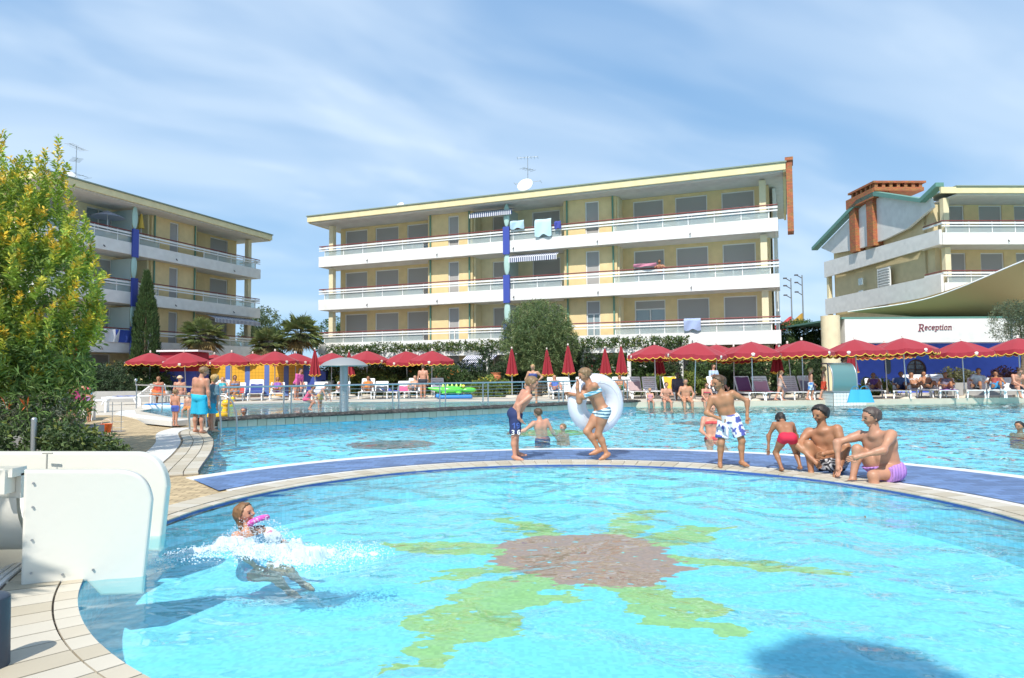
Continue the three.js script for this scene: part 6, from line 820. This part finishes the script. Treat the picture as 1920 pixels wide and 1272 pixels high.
person({ label: 'small child in red trunks climbing over the rim with its back turned', h: 1.08, at: ring(1484, 886).add(new V3(0, 0.0, 0.0)), rest: 'feet', face: [0.1, -1], torso: [0.12, 0.58, -0.80], head: [0.1, 0.45, -0.88], look: [0.1, -0.7, -0.7], armL: [[-0.42, -0.9, -0.2], [-0.1, -1, 0.15]], armR: [[0.42, -0.9, -0.2], [0.05, -1, 0.15]], legL: [[-0.25, -0.85, -0.5], [0.12, -0.85, 0.55]], legR: [[0.38, -0.8, -0.5], [-0.02, -0.8, 0.65]], skin: [0.30, 0.135, 0.068], hair: HR.black, style: 'bob', wear: [{ k: 'brief', c: [0.55, 0.015, 0.05], rise: 0.045 }], cell: 0.013 });
// child with armbands rushing out of the slide
{ const p = onY(472, 1032, 0.0); person({ label: 'long-haired child with white armbands splashing out of the slide', h: 1.12, female: 1, at: new V3(p.x, -0.16, p.z), face: [0.85, 0.45], torso: [-0.12, 0.97, -0.05], head: [-0.30, 0.93, 0], look: [0.85, 0.45, 0.25], armL: [[0.55, -0.55, -0.5], [0.8, -0.3, 0]], armR: [[0.5, -0.6, 0.6], [0.7, -0.5, 0.2]], legL: [[0.9, -0.1, 0.0], [0.2, -0.6, -0.7]], legR: [[0.9, -0.1, 0.2], [0.2, -0.6, -0.6]], skin: [0.50, 0.25, 0.15], hair: HR.auburn, style: 'long', wear: [{ k: 'suit', c: [0.30, 0.50, 0.62] }, { k: 'armband' }], cell: 0.012, headCell: 0.006 });
  const col = thing('swim_collar', 'pink inflatable collar float beside the child with armbands', 'pool float', [p.x + 0.06, 0.245, p.z + 0.02], 0.4); part('tube', [new THREE.TorusGeometry(0.07, 0.024, 10, 22, 3.6).rotateX(1.2).rotateZ(0.3)], phys([0.72, 0.10, 0.42], 0.3), col); part('strap', [box(0.09, 0.012, 0.02, 0.0, -0.03, 0.09)], mat([0.03, 0.02, 0.03], 0.6), col);
}
// bathers in the water
const wat = (px, py) => onY(px, py, 0);
person({ label: 'man standing in the main pool with his back turned, arm stretched out', h: 1.78, at: wat(1017, 806).setY(-0.28), face: [-0.5, -0.85], torso: [-0.12, 0.99, 0], head: [-0.2, 0.97, 0], look: [-0.8, 0, -0.5], armL: [[-0.75, -0.55, 0.1], [-0.98, -0.15, 0.1]], armR: [[0.5, -0.85, 0], [0.5, -0.8, 0]], skin: SK.rosy, hair: HR.brown, wear: [{ k: 'shorts', c: NAVY }], cell: 0.02 });
person({ label: 'boy up to his neck in the main pool beside the man', h: 1.25, at: wat(1056, 803).setY(-0.50), face: [-0.6, 0.7], look: [-0.7, 0, 0.6], skin: SK.rosy, hair: HR.fairbrown, wear: [{ k: 'brief', c: NAVY }], cell: 0.02 });
person({ label: 'woman in a red bikini in the water behind the boy with the drink', h: 1.64, female: 1, at: wat(1337, 822).setY(-0.02), face: [0.1, 1], torso: [0, 0.98, -0.15], look: [0.3, -0.2, 0.9], armL: [[0.4, -0.8, 0.3], [-0.3, -0.3, 0.8]], armR: [[-0.3, -0.8, 0.3], [0.3, -0.4, 0.8]], legL: [[0.2, -0.5, 0.8], [0, -1, 0]], legR: [[-0.2, -0.5, 0.8], [0, -1, 0]], skin: SK.rosy, hair: HR.brown, style: 'bob', wear: [{ k: 'top', c: [0.5, 0.06, 0.06] }, { k: 'brief', c: [0.5, 0.06, 0.06] }], cell: 0.02 });
person({ label: 'swimmer with only the head above water at the right edge', h: 1.7, at: wat(1913, 806).setY(-0.60), face: [-0.9, 0.3], look: [-0.9, 0, 0.4], skin: SK.tan, hair: HR.black, wear: [{ k: 'shorts', c: NAVY }], cell: 0.024 });
person({ label: 'swimmer with a grey cap in the upper pool', h: 1.3, at: onY(457, 786, 0.155).setY(-0.14), face: [0, 1], skin: SK.rosy, hair: [0.12, 0.14, 0.2], style: 'bob', wear: [{ k: 'suit', c: NAVY }], cell: 0.024, legL: [[0.2, -0.1, 1], [0, -0.2, 1]], legR: [[-0.2, -0.1, 1], [0, -0.2, 1]] });
// beside the ladder
person({ label: 'youth in turquoise shorts standing at the pool corner, back turned', h: 1.64, at: onY(372, 814, 0.05), rest: 'feet', face: [0.3, -0.95], torso: [0.08, 0.99, 0.0], head: [0.25, 0.9, -0.1], look: [0.7, -0.5, -0.5], armL: [[-0.18, -1, 0], [0.02, -1, -0.1]], armR: [[0.14, -1, 0.05], [0.05, -1, -0.1]], legL: [[-0.03, -1, 0], [0, -1, 0.02]], legR: [[0.03, -1, 0.02], [0, -1, 0.03]], skin: SK.rosy, hair: HR.fairbrown, wear: [{ k: 'shorts', c: TURQ, len: 0.95, flare: 0.075 }], cell: 0.016 });
person({ label: 'blond boy in dark blue swim shirt and turquoise shorts beside the youth', h: 1.45, at: onY(388, 812, 0.05).add(new V3(0.05, 0, -0.15)), rest: 'feet', face: [0.6, -0.7], torso: [0.05, 1, 0], head: [0.2, 0.95, 0], look: [0.8, -0.4, -0.3], skin: SK.rosy, hair: HR.blond, style: 'bob', wear: [{ k: 'shorts', c: TURQ, len: 0.8, flare: 0.072 }, { k: 'shirt', c: [0.12, 0.22, 0.28] }], cell: 0.018 });
person({ label: 'small child in blue trunks left of the youth in turquoise shorts', h: 0.98, at: onY(328, 800, 0.10), rest: 'feet', face: [0.4, -0.9], look: [0.8, -0.2, -0.4], armL: [[-0.3, -0.9, 0], [0.4, -0.6, -0.4]], skin: SK.rosy, hair: HR.fairbrown, wear: [{ k: 'shorts', c: [0.05, 0.09, 0.36], len: 0.45 }], cell: 0.018 });
// the woman with blond hair on the terrace
person({ label: 'blond woman in a dark blue swimsuit standing on the terrace, hand on hip', h: 1.62, female: 1, at: onY(999, 758, 0.2), rest: 'feet', face: [-0.2, 1], look: [-0.4, -0.1, 0.9], armL: [[0.75, -0.65, 0], [-0.75, -0.6, 0.3]], armR: [[-0.4, -0.85, 0], [-0.1, -0.9, 0.4]], legL: [[0.1, -1, 0], [0.03, -1, 0]], legR: [[-0.16, -1, 0], [-0.06, -1, 0]], skin: [0.46, 0.24, 0.14], hair: HR.blond, style: 'bob', wear: [{ k: 'suit', c: [0.05, 0.07, 0.22] }, { k: 'brief', c: [0.05, 0.07, 0.22], rise: 0.06, n: 'swim_skirt' }], cell: 0.02 });
// sitting along the far edge
const SIT = { legL: [[0.15, -0.25, 1], [0.02, -1, 0.1]], legR: [[-0.15, -0.25, 1], [-0.02, -1, 0.1]] };
const far = (o) => person({ cell: 0.024, headCell: 0.014, skin: SK.rosy, ...o });
const edgeZ = (px) => { const x = depthX(px, 28.3); return 28.1 + Math.max(0, (x - 7.4)) * 0.112; };
const onEdge = (px, back = 0.12) => { const Z = edgeZ(px) + back; return new V3(depthX(px, Z), 0.212, -Z); };
far({ label: 'small child sitting on the far pool edge, leftmost of four', h: 1.05, at: onEdge(1218), rest: 'seat', face: [0, 1], ...SIT, armL: [[0.1, -0.7, 0.5], [-0.6, -0.3, 0.5]], armR: [[-0.1, -0.7, 0.5], [0.6, -0.3, 0.5]], hair: HR.blond, wear: [{ k: 'suit', c: [0.5, 0.25, 0.3] }] });
far({ label: 'dark-haired boy sitting on the far pool edge beside the small child', h: 1.55, at: onEdge(1248), rest: 'seat', face: [0.1, 1], torso: [0, 0.97, 0.15], ...SIT, armL: [[0.3, -0.8, 0.4], [-0.8, 0.1, 0.5]], armR: [[-0.3, -0.8, 0.4], [0.7, -0.3, 0.5]], hair: HR.black, wear: [{ k: 'brief', c: [0.35, 0.2, 0.2] }] });
far({ label: 'broad man in dark trunks sitting on the far pool edge', h: 1.76, wide: 1.12, at: onEdge(1285), rest: 'seat', face: [0, 1], ...SIT, armL: [[0.4, -0.85, 0.2], [-0.45, -0.7, 0.5]], armR: [[-0.4, -0.85, 0.2], [0.45, -0.7, 0.5]], hair: HR.grey, skin: [0.45, 0.21, 0.12], wear: [{ k: 'brief', c: [0.05, 0.02, 0.02] }] });
far({ label: 'girl in a red bikini on the far pool edge beside the boy with the drink', h: 1.5, female: 1, at: onEdge(1322), rest: 'seat', face: [0.15, 1], torso: [0.05, 0.96, 0.2], ...SIT, armL: [[0.2, -0.8, 0.5], [-0.3, -0.6, 0.6]], armR: [[-0.2, -0.8, 0.5], [0.3, -0.6, 0.6]], hair: HR.brown, style: 'long', wear: [{ k: 'top', c: [0.5, 0.05, 0.08] }, { k: 'brief', c: [0.5, 0.05, 0.08] }] });
// walking on the right terrace
const deckAt = (px, Z) => new V3(depthX(px, Z), 0.2, -Z);
far({ label: 'child in a pale swimsuit walking past the sunbeds', h: 1.3, female: 1, at: deckAt(1459, 28.75), rest: 'feet', face: [1, 0.15], torso: [0.1, 1, 0], legL: [[0.42, -0.9, 0], [-0.12, -1, 0]], legR: [[-0.3, -0.95, 0], [-0.45, -0.9, 0]], armL: [[-0.3, -0.9, 0], [0.2, -0.9, 0]], armR: [[0.3, -0.9, 0], [0.4, -0.8, 0]], hair: HR.auburn, style: 'pony', wear: [{ k: 'suit', c: [0.42, 0.30, 0.26] }] });
far({ label: 'boy in blue patterned shorts walking left of the water chute', h: 1.38, at: deckAt(1516, 28.9), rest: 'feet', face: [1, 0.2], legL: [[0.25, -0.95, 0], [-0.2, -1, 0]], legR: [[-0.3, -0.95, 0], [-0.3, -0.95, 0]], armL: [[0.2, -0.95, 0], [0.5, -0.6, 0.2]], hair: HR.blond, skin: SK.rosy, wear: [{ k: 'shorts', c: (x, y, z) => vnoise(x * 18, y * 18, z * 18) > 0.5 ? [0.06, 0.2, 0.5] : [0.5, 0.6, 0.7], len: 0.8 }] });
far({ label: 'boy in red shorts next to the water chute', h: 1.42, at: deckAt(1541, 29.0), rest: 'feet', face: [0.9, 0.3], legL: [[0.2, -0.95, 0], [-0.1, -1, 0]], legR: [[-0.25, -0.95, 0], [-0.3, -0.95, 0]], hair: HR.blond, skin: SK.rosy, wear: [{ k: 'shorts', c: [0.50, 0.05, 0.02], len: 0.8 }] });
far({ label: 'man in sunglasses behind the water chute', h: 1.85, at: deckAt(1583, 30.6), rest: 'feet', face: [0.5, 0.85], look: [0.7, 0, 0.7], skin: [0.46, 0.21, 0.12], hair: HR.grey, wear: [{ k: 'shorts', c: NAVY }, { k: 'sunglasses' }] });
far({ label: 'woman standing behind the boy with the drink, light blue towel in her arms', h: 1.6, female: 1, at: deckAt(1338, 31.4), rest: 'feet', face: [0.4, 0.9], armL: [[0.2, -0.9, 0.3], [-0.2, 0.3, 0.9]], armR: [[-0.2, -0.9, 0.3], [0.3, 0.3, 0.9]], hair: HR.brown, style: 'long', wear: [{ k: 'shirt', c: [0.40, 0.52, 0.68] }, { k: 'shorts', c: [0.4, 0.5, 0.6], len: 0.5 }] });
// on the sunbeds: reclining along the bed, head end away from the pool
const lie = (bed, o) => { const ry = bed.rotation.y, R = (v) => { const q = new V3(...v).applyAxisAngle(new V3(0, 1, 0), ry); return [q.x, q.y, q.z]; }, p = bed.position.clone().add(new V3(...R([0, 0.41, -0.18]))); return far({ at: p, rest: 'seat', face: (() => { const q = R([0, 0, 1]); return [q[0], q[2]]; })(), torso: R([0, 0.72, -0.7]), head: R([0, 0.9, -0.4]), look: R([0, 0.1, 1]), legL: [R([0.12, 0.42, 0.9]), R([0.05, -0.55, 0.85]), R([0, 0.6, 0.8])], legR: [R([-0.12, 0.05, 1]), R([-0.05, -0.06, 1]), R([0, 0.7, 0.7])], armL: [R([0.35, -0.6, 0.5]), R([-0.2, -0.1, 0.9])], armR: [R([-0.35, -0.6, 0.5]), R([0.2, -0.1, 0.9])], ...o }); };
const bed = (i) => bedsR[i][0];
lie(bed(6), { label: 'dark tanned sunbather in a purple suit beside the turquoise bags', h: 1.66, female: 1, skin: SK.dark, hair: HR.black, style: 'long', wear: [{ k: 'suit', c: [0.12, 0.05, 0.18] }] });
lie(bed(7), { label: 'dark-haired man in a blue shirt lying below the round window', h: 1.76, skin: SK.dark, hair: HR.black, wear: [{ k: 'shirt', c: [0.06, 0.13, 0.30] }, { k: 'shorts', c: NAVY }] });
lie(bed(11), { label: 'person lying on the violet towel', h: 1.66, female: 1, skin: SK.tan, hair: HR.brown, style: 'long', wear: [{ k: 'suit', c: [0.16, 0.14, 0.2] }] });
lie(bed(12), { label: 'person in a grey shirt sitting up on a sunbed', h: 1.74, torso: [0.1, 0.97, 0.2], skin: SK.tan, hair: HR.black, style: 'bob', wear: [{ k: 'shirt', c: [0.42, 0.43, 0.45] }, { k: 'shorts', c: [0.02, 0.02, 0.03] }] });
lie(bed(13), { label: 'sunbather with a bright blue towel round the waist', h: 1.7, female: 1, skin: SK.tan, hair: HR.brown, wear: [{ k: 'suit', c: [0.3, 0.06, 0.05] }, { k: 'shorts', c: [0.03, 0.25, 0.52], len: 0.6, flare: 0.085 }] });
far({ label: 'bare-chested man sitting hunched at the far right', h: 1.78, wide: 1.1, at: bed(14).position.clone().add(new V3(-0.1, 0.40, 0.45)), rest: 'seat', face: [-0.2, 1], torso: [0, 0.94, 0.3], hunch: 1, head: [0, 0.8, 0.5], look: [0, -0.6, 0.8], legL: [[0.2, -0.1, 1], [-0.1, -1, 0.15]], legR: [[-0.2, -0.1, 1], [0.1, -1, 0.15]], armL: [[0.15, -0.85, 0.4], [-0.5, -0.5, 0.6]], armR: [[-0.15, -0.85, 0.4], [0.5, -0.5, 0.6]], hair: HR.brown, wear: [{ k: 'shorts', c: [0.03, 0.03, 0.05] }] });
far({ label: 'dark-skinned person sitting behind the dark-haired boy on the edge', h: 1.6, at: deckAt(1270, 29.9).add(new V3(0, 0.38, 0)), rest: 'seat', face: [0, 1], ...SIT, skin: [0.10, 0.05, 0.03], hair: HR.black, wear: [{ k: 'shirt', c: [0.08, 0.07, 0.09] }, { k: 'shorts', c: [0.05, 0.05, 0.08] }] });
// left terrace
lie(bed(8), { label: 'sunbather in dark trunks on the right one of three sunbeds', h: 1.74, skin: SK.tan, hair: HR.brown, wear: [{ k: 'shorts', c: [0.03, 0.05, 0.05] }] });
lie(bed(10), { label: 'woman in a white bikini on the left one of three sunbeds', h: 1.64, female: 1, skin: SK.tan, hair: HR.auburn, style: 'long', wear: [{ k: 'top', c: [0.6, 0.6, 0.58] }, { k: 'brief', c: [0.6, 0.6, 0.58] }] });
lie(bed(0), { label: 'woman in black lying behind the boy with the drink', h: 1.62, female: 1, skin: SK.rosy, hair: HR.black, style: 'bob', wear: [{ k: 'suit', c: [0.02, 0.02, 0.025] }] });
[[3, 'man in green trunks lying right of the swim ring', 0, [0.05, 0.2, 0.08]], [0, 'woman in blue lying left of the girl with the swim ring', 1, [0.06, 0.12, 0.4]], [7, 'woman in orange lying right of the mushroom fountain', 1, [0.6, 0.2, 0.03]], [11, 'man in grey trunks lying left of the standing bare-backed man', 0, [0.2, 0.2, 0.22]], [13, 'woman in red lying behind the mushroom fountain', 1, [0.5, 0.05, 0.05]], [15, 'man in navy trunks lying left of the blue block', 0, NAVY], [16, 'woman in violet lying before the right part of the yellow wall', 1, [0.25, 0.1, 0.4]], [19, 'woman in turquoise lying beside the two standing boys', 1, [0.04, 0.35, 0.4]]].forEach(([i, label, fem, c], k) => lie(bedsL[i], { label, h: 1.62 + 0.04 * (k % 4), female: fem, skin: [SK.tan, SK.rosy, SK.tan, SK.fair][k % 4], hair: [HR.brown, HR.blond, HR.black, HR.grey][k % 4], style: fem ? 'bob' : 'short', wear: [{ k: fem ? 'suit' : 'shorts', c }] }));
far({ label: 'woman in a pink top leaning over a sunbed by the closed parasol', h: 1.62, female: 1, at: deckAt(556, 33.4), rest: 'feet', face: [0.8, 0.4], torso: [0.35, 0.9, 0.1], hair: HR.black, style: 'long', wear: [{ k: 'shirt', c: [0.6, 0.1, 0.32] }, { k: 'shorts', c: [0.02, 0.02, 0.03], len: 0.5 }] });
far({ label: 'bare-backed man in dark trunks standing beside the crocodile float', h: 1.74, at: deckAt(793, 34.4), rest: 'feet', face: [0.1, -1], hair: HR.brown, wear: [{ k: 'shorts', c: [0.03, 0.03, 0.04], len: 0.4 }] });
far({ label: 'child in pink crouching on the dark stone weir', h: 1.1, female: 1, at: new V3(depthX(573, 21.5), 0.30, -21.9), rest: 'feet', face: [1, 0.3], torso: [0.55, 0.8, 0], legL: [[0.75, -0.3, 0.2], [-0.55, -0.85, 0]], legR: [[0.75, -0.25, -0.2], [-0.5, -0.85, 0]], armL: [[0.6, -0.7, 0], [0.3, -0.9, 0]], armR: [[0.6, -0.7, 0.2], [0.3, -0.9, 0]], hair: HR.brown, wear: [{ k: 'suit', c: [0.75, 0.12, 0.25] }] });
far({ label: 'child bending into the upper pool beside the one in pink', h: 1.15, at: new V3(depthX(600, 26), 0.05, -26), rest: 'feet', face: [0.8, 0.5], torso: [0.6, 0.75, 0.2], armL: [[0.5, -0.8, 0], [0.2, -1, 0]], armR: [[0.5, -0.8, 0.2], [0.2, -1, 0]], hair: HR.brown, wear: [{ k: 'shorts', c: [0.5, 0.3, 0.1], len: 0.5 }] });
far({ label: 'sunbather sitting before the yellow wall with dark hair', h: 1.65, female: 1, at: deckAt(440, 32.9).add(new V3(0, 0.38, 0)), rest: 'seat', face: [0.5, 0.8], ...SIT, hair: HR.black, style: 'bob', skin: SK.tan, wear: [{ k: 'top', c: [0.1, 0.2, 0.4] }, { k: 'brief', c: [0.1, 0.2, 0.4] }] });
far({ label: 'person in a straw hat sitting by the hut', h: 1.65, at: deckAt(337, 30.4).add(new V3(0, 0.38, 0)), rest: 'seat', face: [0.4, 0.9], ...SIT, hair: HR.brown, skin: SK.rosy, wear: [{ k: 'hat', c: [0.6, 0.45, 0.28] }, { k: 'shorts', c: [0.4, 0.2, 0.15] }] });
far({ label: 'red-tanned woman sitting on a sunbed under the leftmost parasol', h: 1.62, female: 1, at: deckAt(297, 32).add(new V3(0, 0.38, 0)), rest: 'seat', face: [0.3, 0.9], ...SIT, hair: HR.auburn, skin: SK.tan, wear: [{ k: 'suit', c: [0.5, 0.08, 0.05] }] });
far({ label: 'child sitting by the upper pool left of the ladder', h: 1.15, at: deckAt(355, 25.2), rest: 'seat', face: [0.4, 0.9], ...SIT, hair: HR.blond, wear: [{ k: 'shorts', c: [0.5, 0.2, 0.05] }] });
// family at the bush
{ const q = (px, Z) => new V3(depthX(px, Z), 0.17, -Z);
  far({ label: 'man in an orange shirt reclining beside the big bush', h: 1.75, at: q(113, 19.6).add(new V3(0, 0.38, 0)), rest: 'seat', face: [0.6, 0.6], torso: [-0.35, 0.85, -0.2], ...SIT, legL: [[0.8, 0.05, 0.6], [0.5, -0.75, 0.3]], legR: [[0.8, 0.2, 0.5], [0.5, -0.8, 0.3]], hair: HR.brown, skin: SK.tan, wear: [{ k: 'shorts', c: [0.55, 0.16, 0.03] }, { k: 'sunglasses' }] });
  far({ label: 'woman in a magenta suit sitting beside the big bush', h: 1.65, female: 1, at: q(147, 20.2).add(new V3(0, 0.42, 0)), rest: 'seat', face: [0.2, 0.9], ...SIT, hair: HR.black, style: 'bob', skin: SK.tan, wear: [{ k: 'suit', c: [0.40, 0.04, 0.18] }] });
  far({ label: 'toddler in a bright pink hat and violet suit by the white table', h: 0.95, female: 1, at: q(168, 19.2), rest: 'feet', face: [-0.4, 0.8], hair: HR.brown, skin: SK.tan, wear: [{ k: 'hat', c: [0.85, 0.10, 0.22] }, { k: 'suit', c: [0.38, 0.20, 0.50] }] });
  const c = thing('folding_chair', 'folding beach chair with a blue seat beside the big bush', 'chair', q(147, 20.1), 0.3); part('seat', [box(0.55, 0.03, 0.5, 0, 0.40, 0)], mat([0.03, 0.25, 0.5], 0.8), c); part('backrest', [box(0.55, 0.55, 0.03).rotateX(-0.3).translate(0, 0.68, -0.32)], mat([0.03, 0.25, 0.5], 0.8), c); for (const x of [-0.26, 0.26]) for (const s of [1, -1]) part('leg', [rod([x, 0, 0.26 * s], [x, 0.42, -0.24 * s], 0.012)], galv, c);
  const c2 = thing('folding_chair', 'folding beach chair of the man in orange', 'chair', q(113, 19.6), 0.7); part('seat', [box(0.55, 0.03, 0.55, 0, 0.36, 0)], mat([0.1, 0.1, 0.12], 0.8), c2); part('backrest', [box(0.55, 0.7, 0.03).rotateX(-0.5).translate(0, 0.66, -0.4)], mat([0.1, 0.1, 0.12], 0.8), c2); for (const x of [-0.26, 0.26]) for (const s of [1, -1]) part('leg', [rod([x, 0, 0.26 * s], [x, 0.38, -0.24 * s], 0.012)], galv, c2); }
// the person on the balcony
{ const u = mainH.uOf(1240, -0.45), c = Math.cos(mainH.ry), s = Math.sin(mainH.ry); far({ label: 'person leaning on the middle balcony rail of the long house', h: 1.7, at: new V3(-13.4 + c * u + s * -0.5, 6.19, -47.1 - s * u + c * -0.5), rest: 'feet', face: [-0.3, 1], torso: [-0.05, 0.93, 0.25], armL: [[0.5, -0.6, 0.6], [-0.8, 0.1, 0.3]], armR: [[-0.5, -0.6, 0.6], [0.8, 0.1, 0.3]], hair: HR.brown, skin: SK.tan, wear: [{ k: 'shorts', c: NAVY }], cell: 0.03, headCell: 0.018 }); }
// foam and spray behind the child in the slide's wash
{ const geo = [], ico = new THREE.IcosahedronGeometry(1, 0), c = onY(472, 1040, 0.02), P = [], lift = 0.034;
  const fall = (a, b) => Math.max(0, 1 - Math.pow(Math.abs(a - 0.2) / 1.0, 2)) * Math.max(0, 1 - Math.pow(Math.abs(b) / (0.20 + 0.1 * Math.sin(a * 4)), 2));
  for (let i = 0; i < 5200; i++) { const along = mix(-0.75, 1.15, (rnd() + rnd()) / 2), q = (rnd() + rnd() + rnd() - 1.5) * 0.26, x = c.x + along, z = c.z + 0.10 + q + 0.05 * Math.sin(along * 5), near = Math.max(0, 1 - Math.hypot(along - 0.12, q) / 0.5), up2 = 0.34 * near * Math.pow(rnd(), 2.2) + 0.05 * rnd() * rnd(), r = rr(0.0016, 0.0052) * (up2 > 0.06 ? 0.8 : 1.2); geo.push(ico.clone().scale(r * 1.3, r, r * 1.3).translate(x, lift + wave(x, -z) * 0.8 + up2, z)); }
  const nx = 190, nz = 64, hgt = (i, j) => { const a = mix(-0.85, 1.55, i / nx), b = mix(-0.34, 0.34, j / nz), f = fall(a, b), n = fbm(a * 9, b * 14, 3, 4); return [c.x + a, c.z + 0.10 + b + 0.05 * Math.sin(a * 5), f * 1.15 + (n - 0.5) * 1.8 - 0.66, f, n]; };
  for (let j = 0; j < nz; j++) for (let i = 0; i < nx; i++) { const q = [hgt(i, j), hgt(i + 1, j), hgt(i + 1, j + 1), hgt(i, j + 1)]; if (q.some((k) => k[2] < 0)) continue; const v = q.map(([x, z, k, f, n]) => [x, lift + 0.004 + wave(x, -z) * 0.9 + Math.min(0.09, k * f * 0.16) * (0.4 + n), z]); P.push(...v[0], ...v[2], ...v[1], ...v[0], ...v[3], ...v[2]); }
  const sh = new THREE.BufferGeometry(); sh.setAttribute('position', new THREE.Float32BufferAttribute(P, 3)); sh.computeVertexNormals();
  const o = solo('water_splash', [...geo, sh], phys([0.82, 0.88, 0.92], 0.5, { transmission: 0.5, thickness: 0, side: THREE.DoubleSide }), 'white splash and foam round the child with armbands', 'splash'); o.userData.kind = 'stuff'; }
renderer.render(scene, camera);
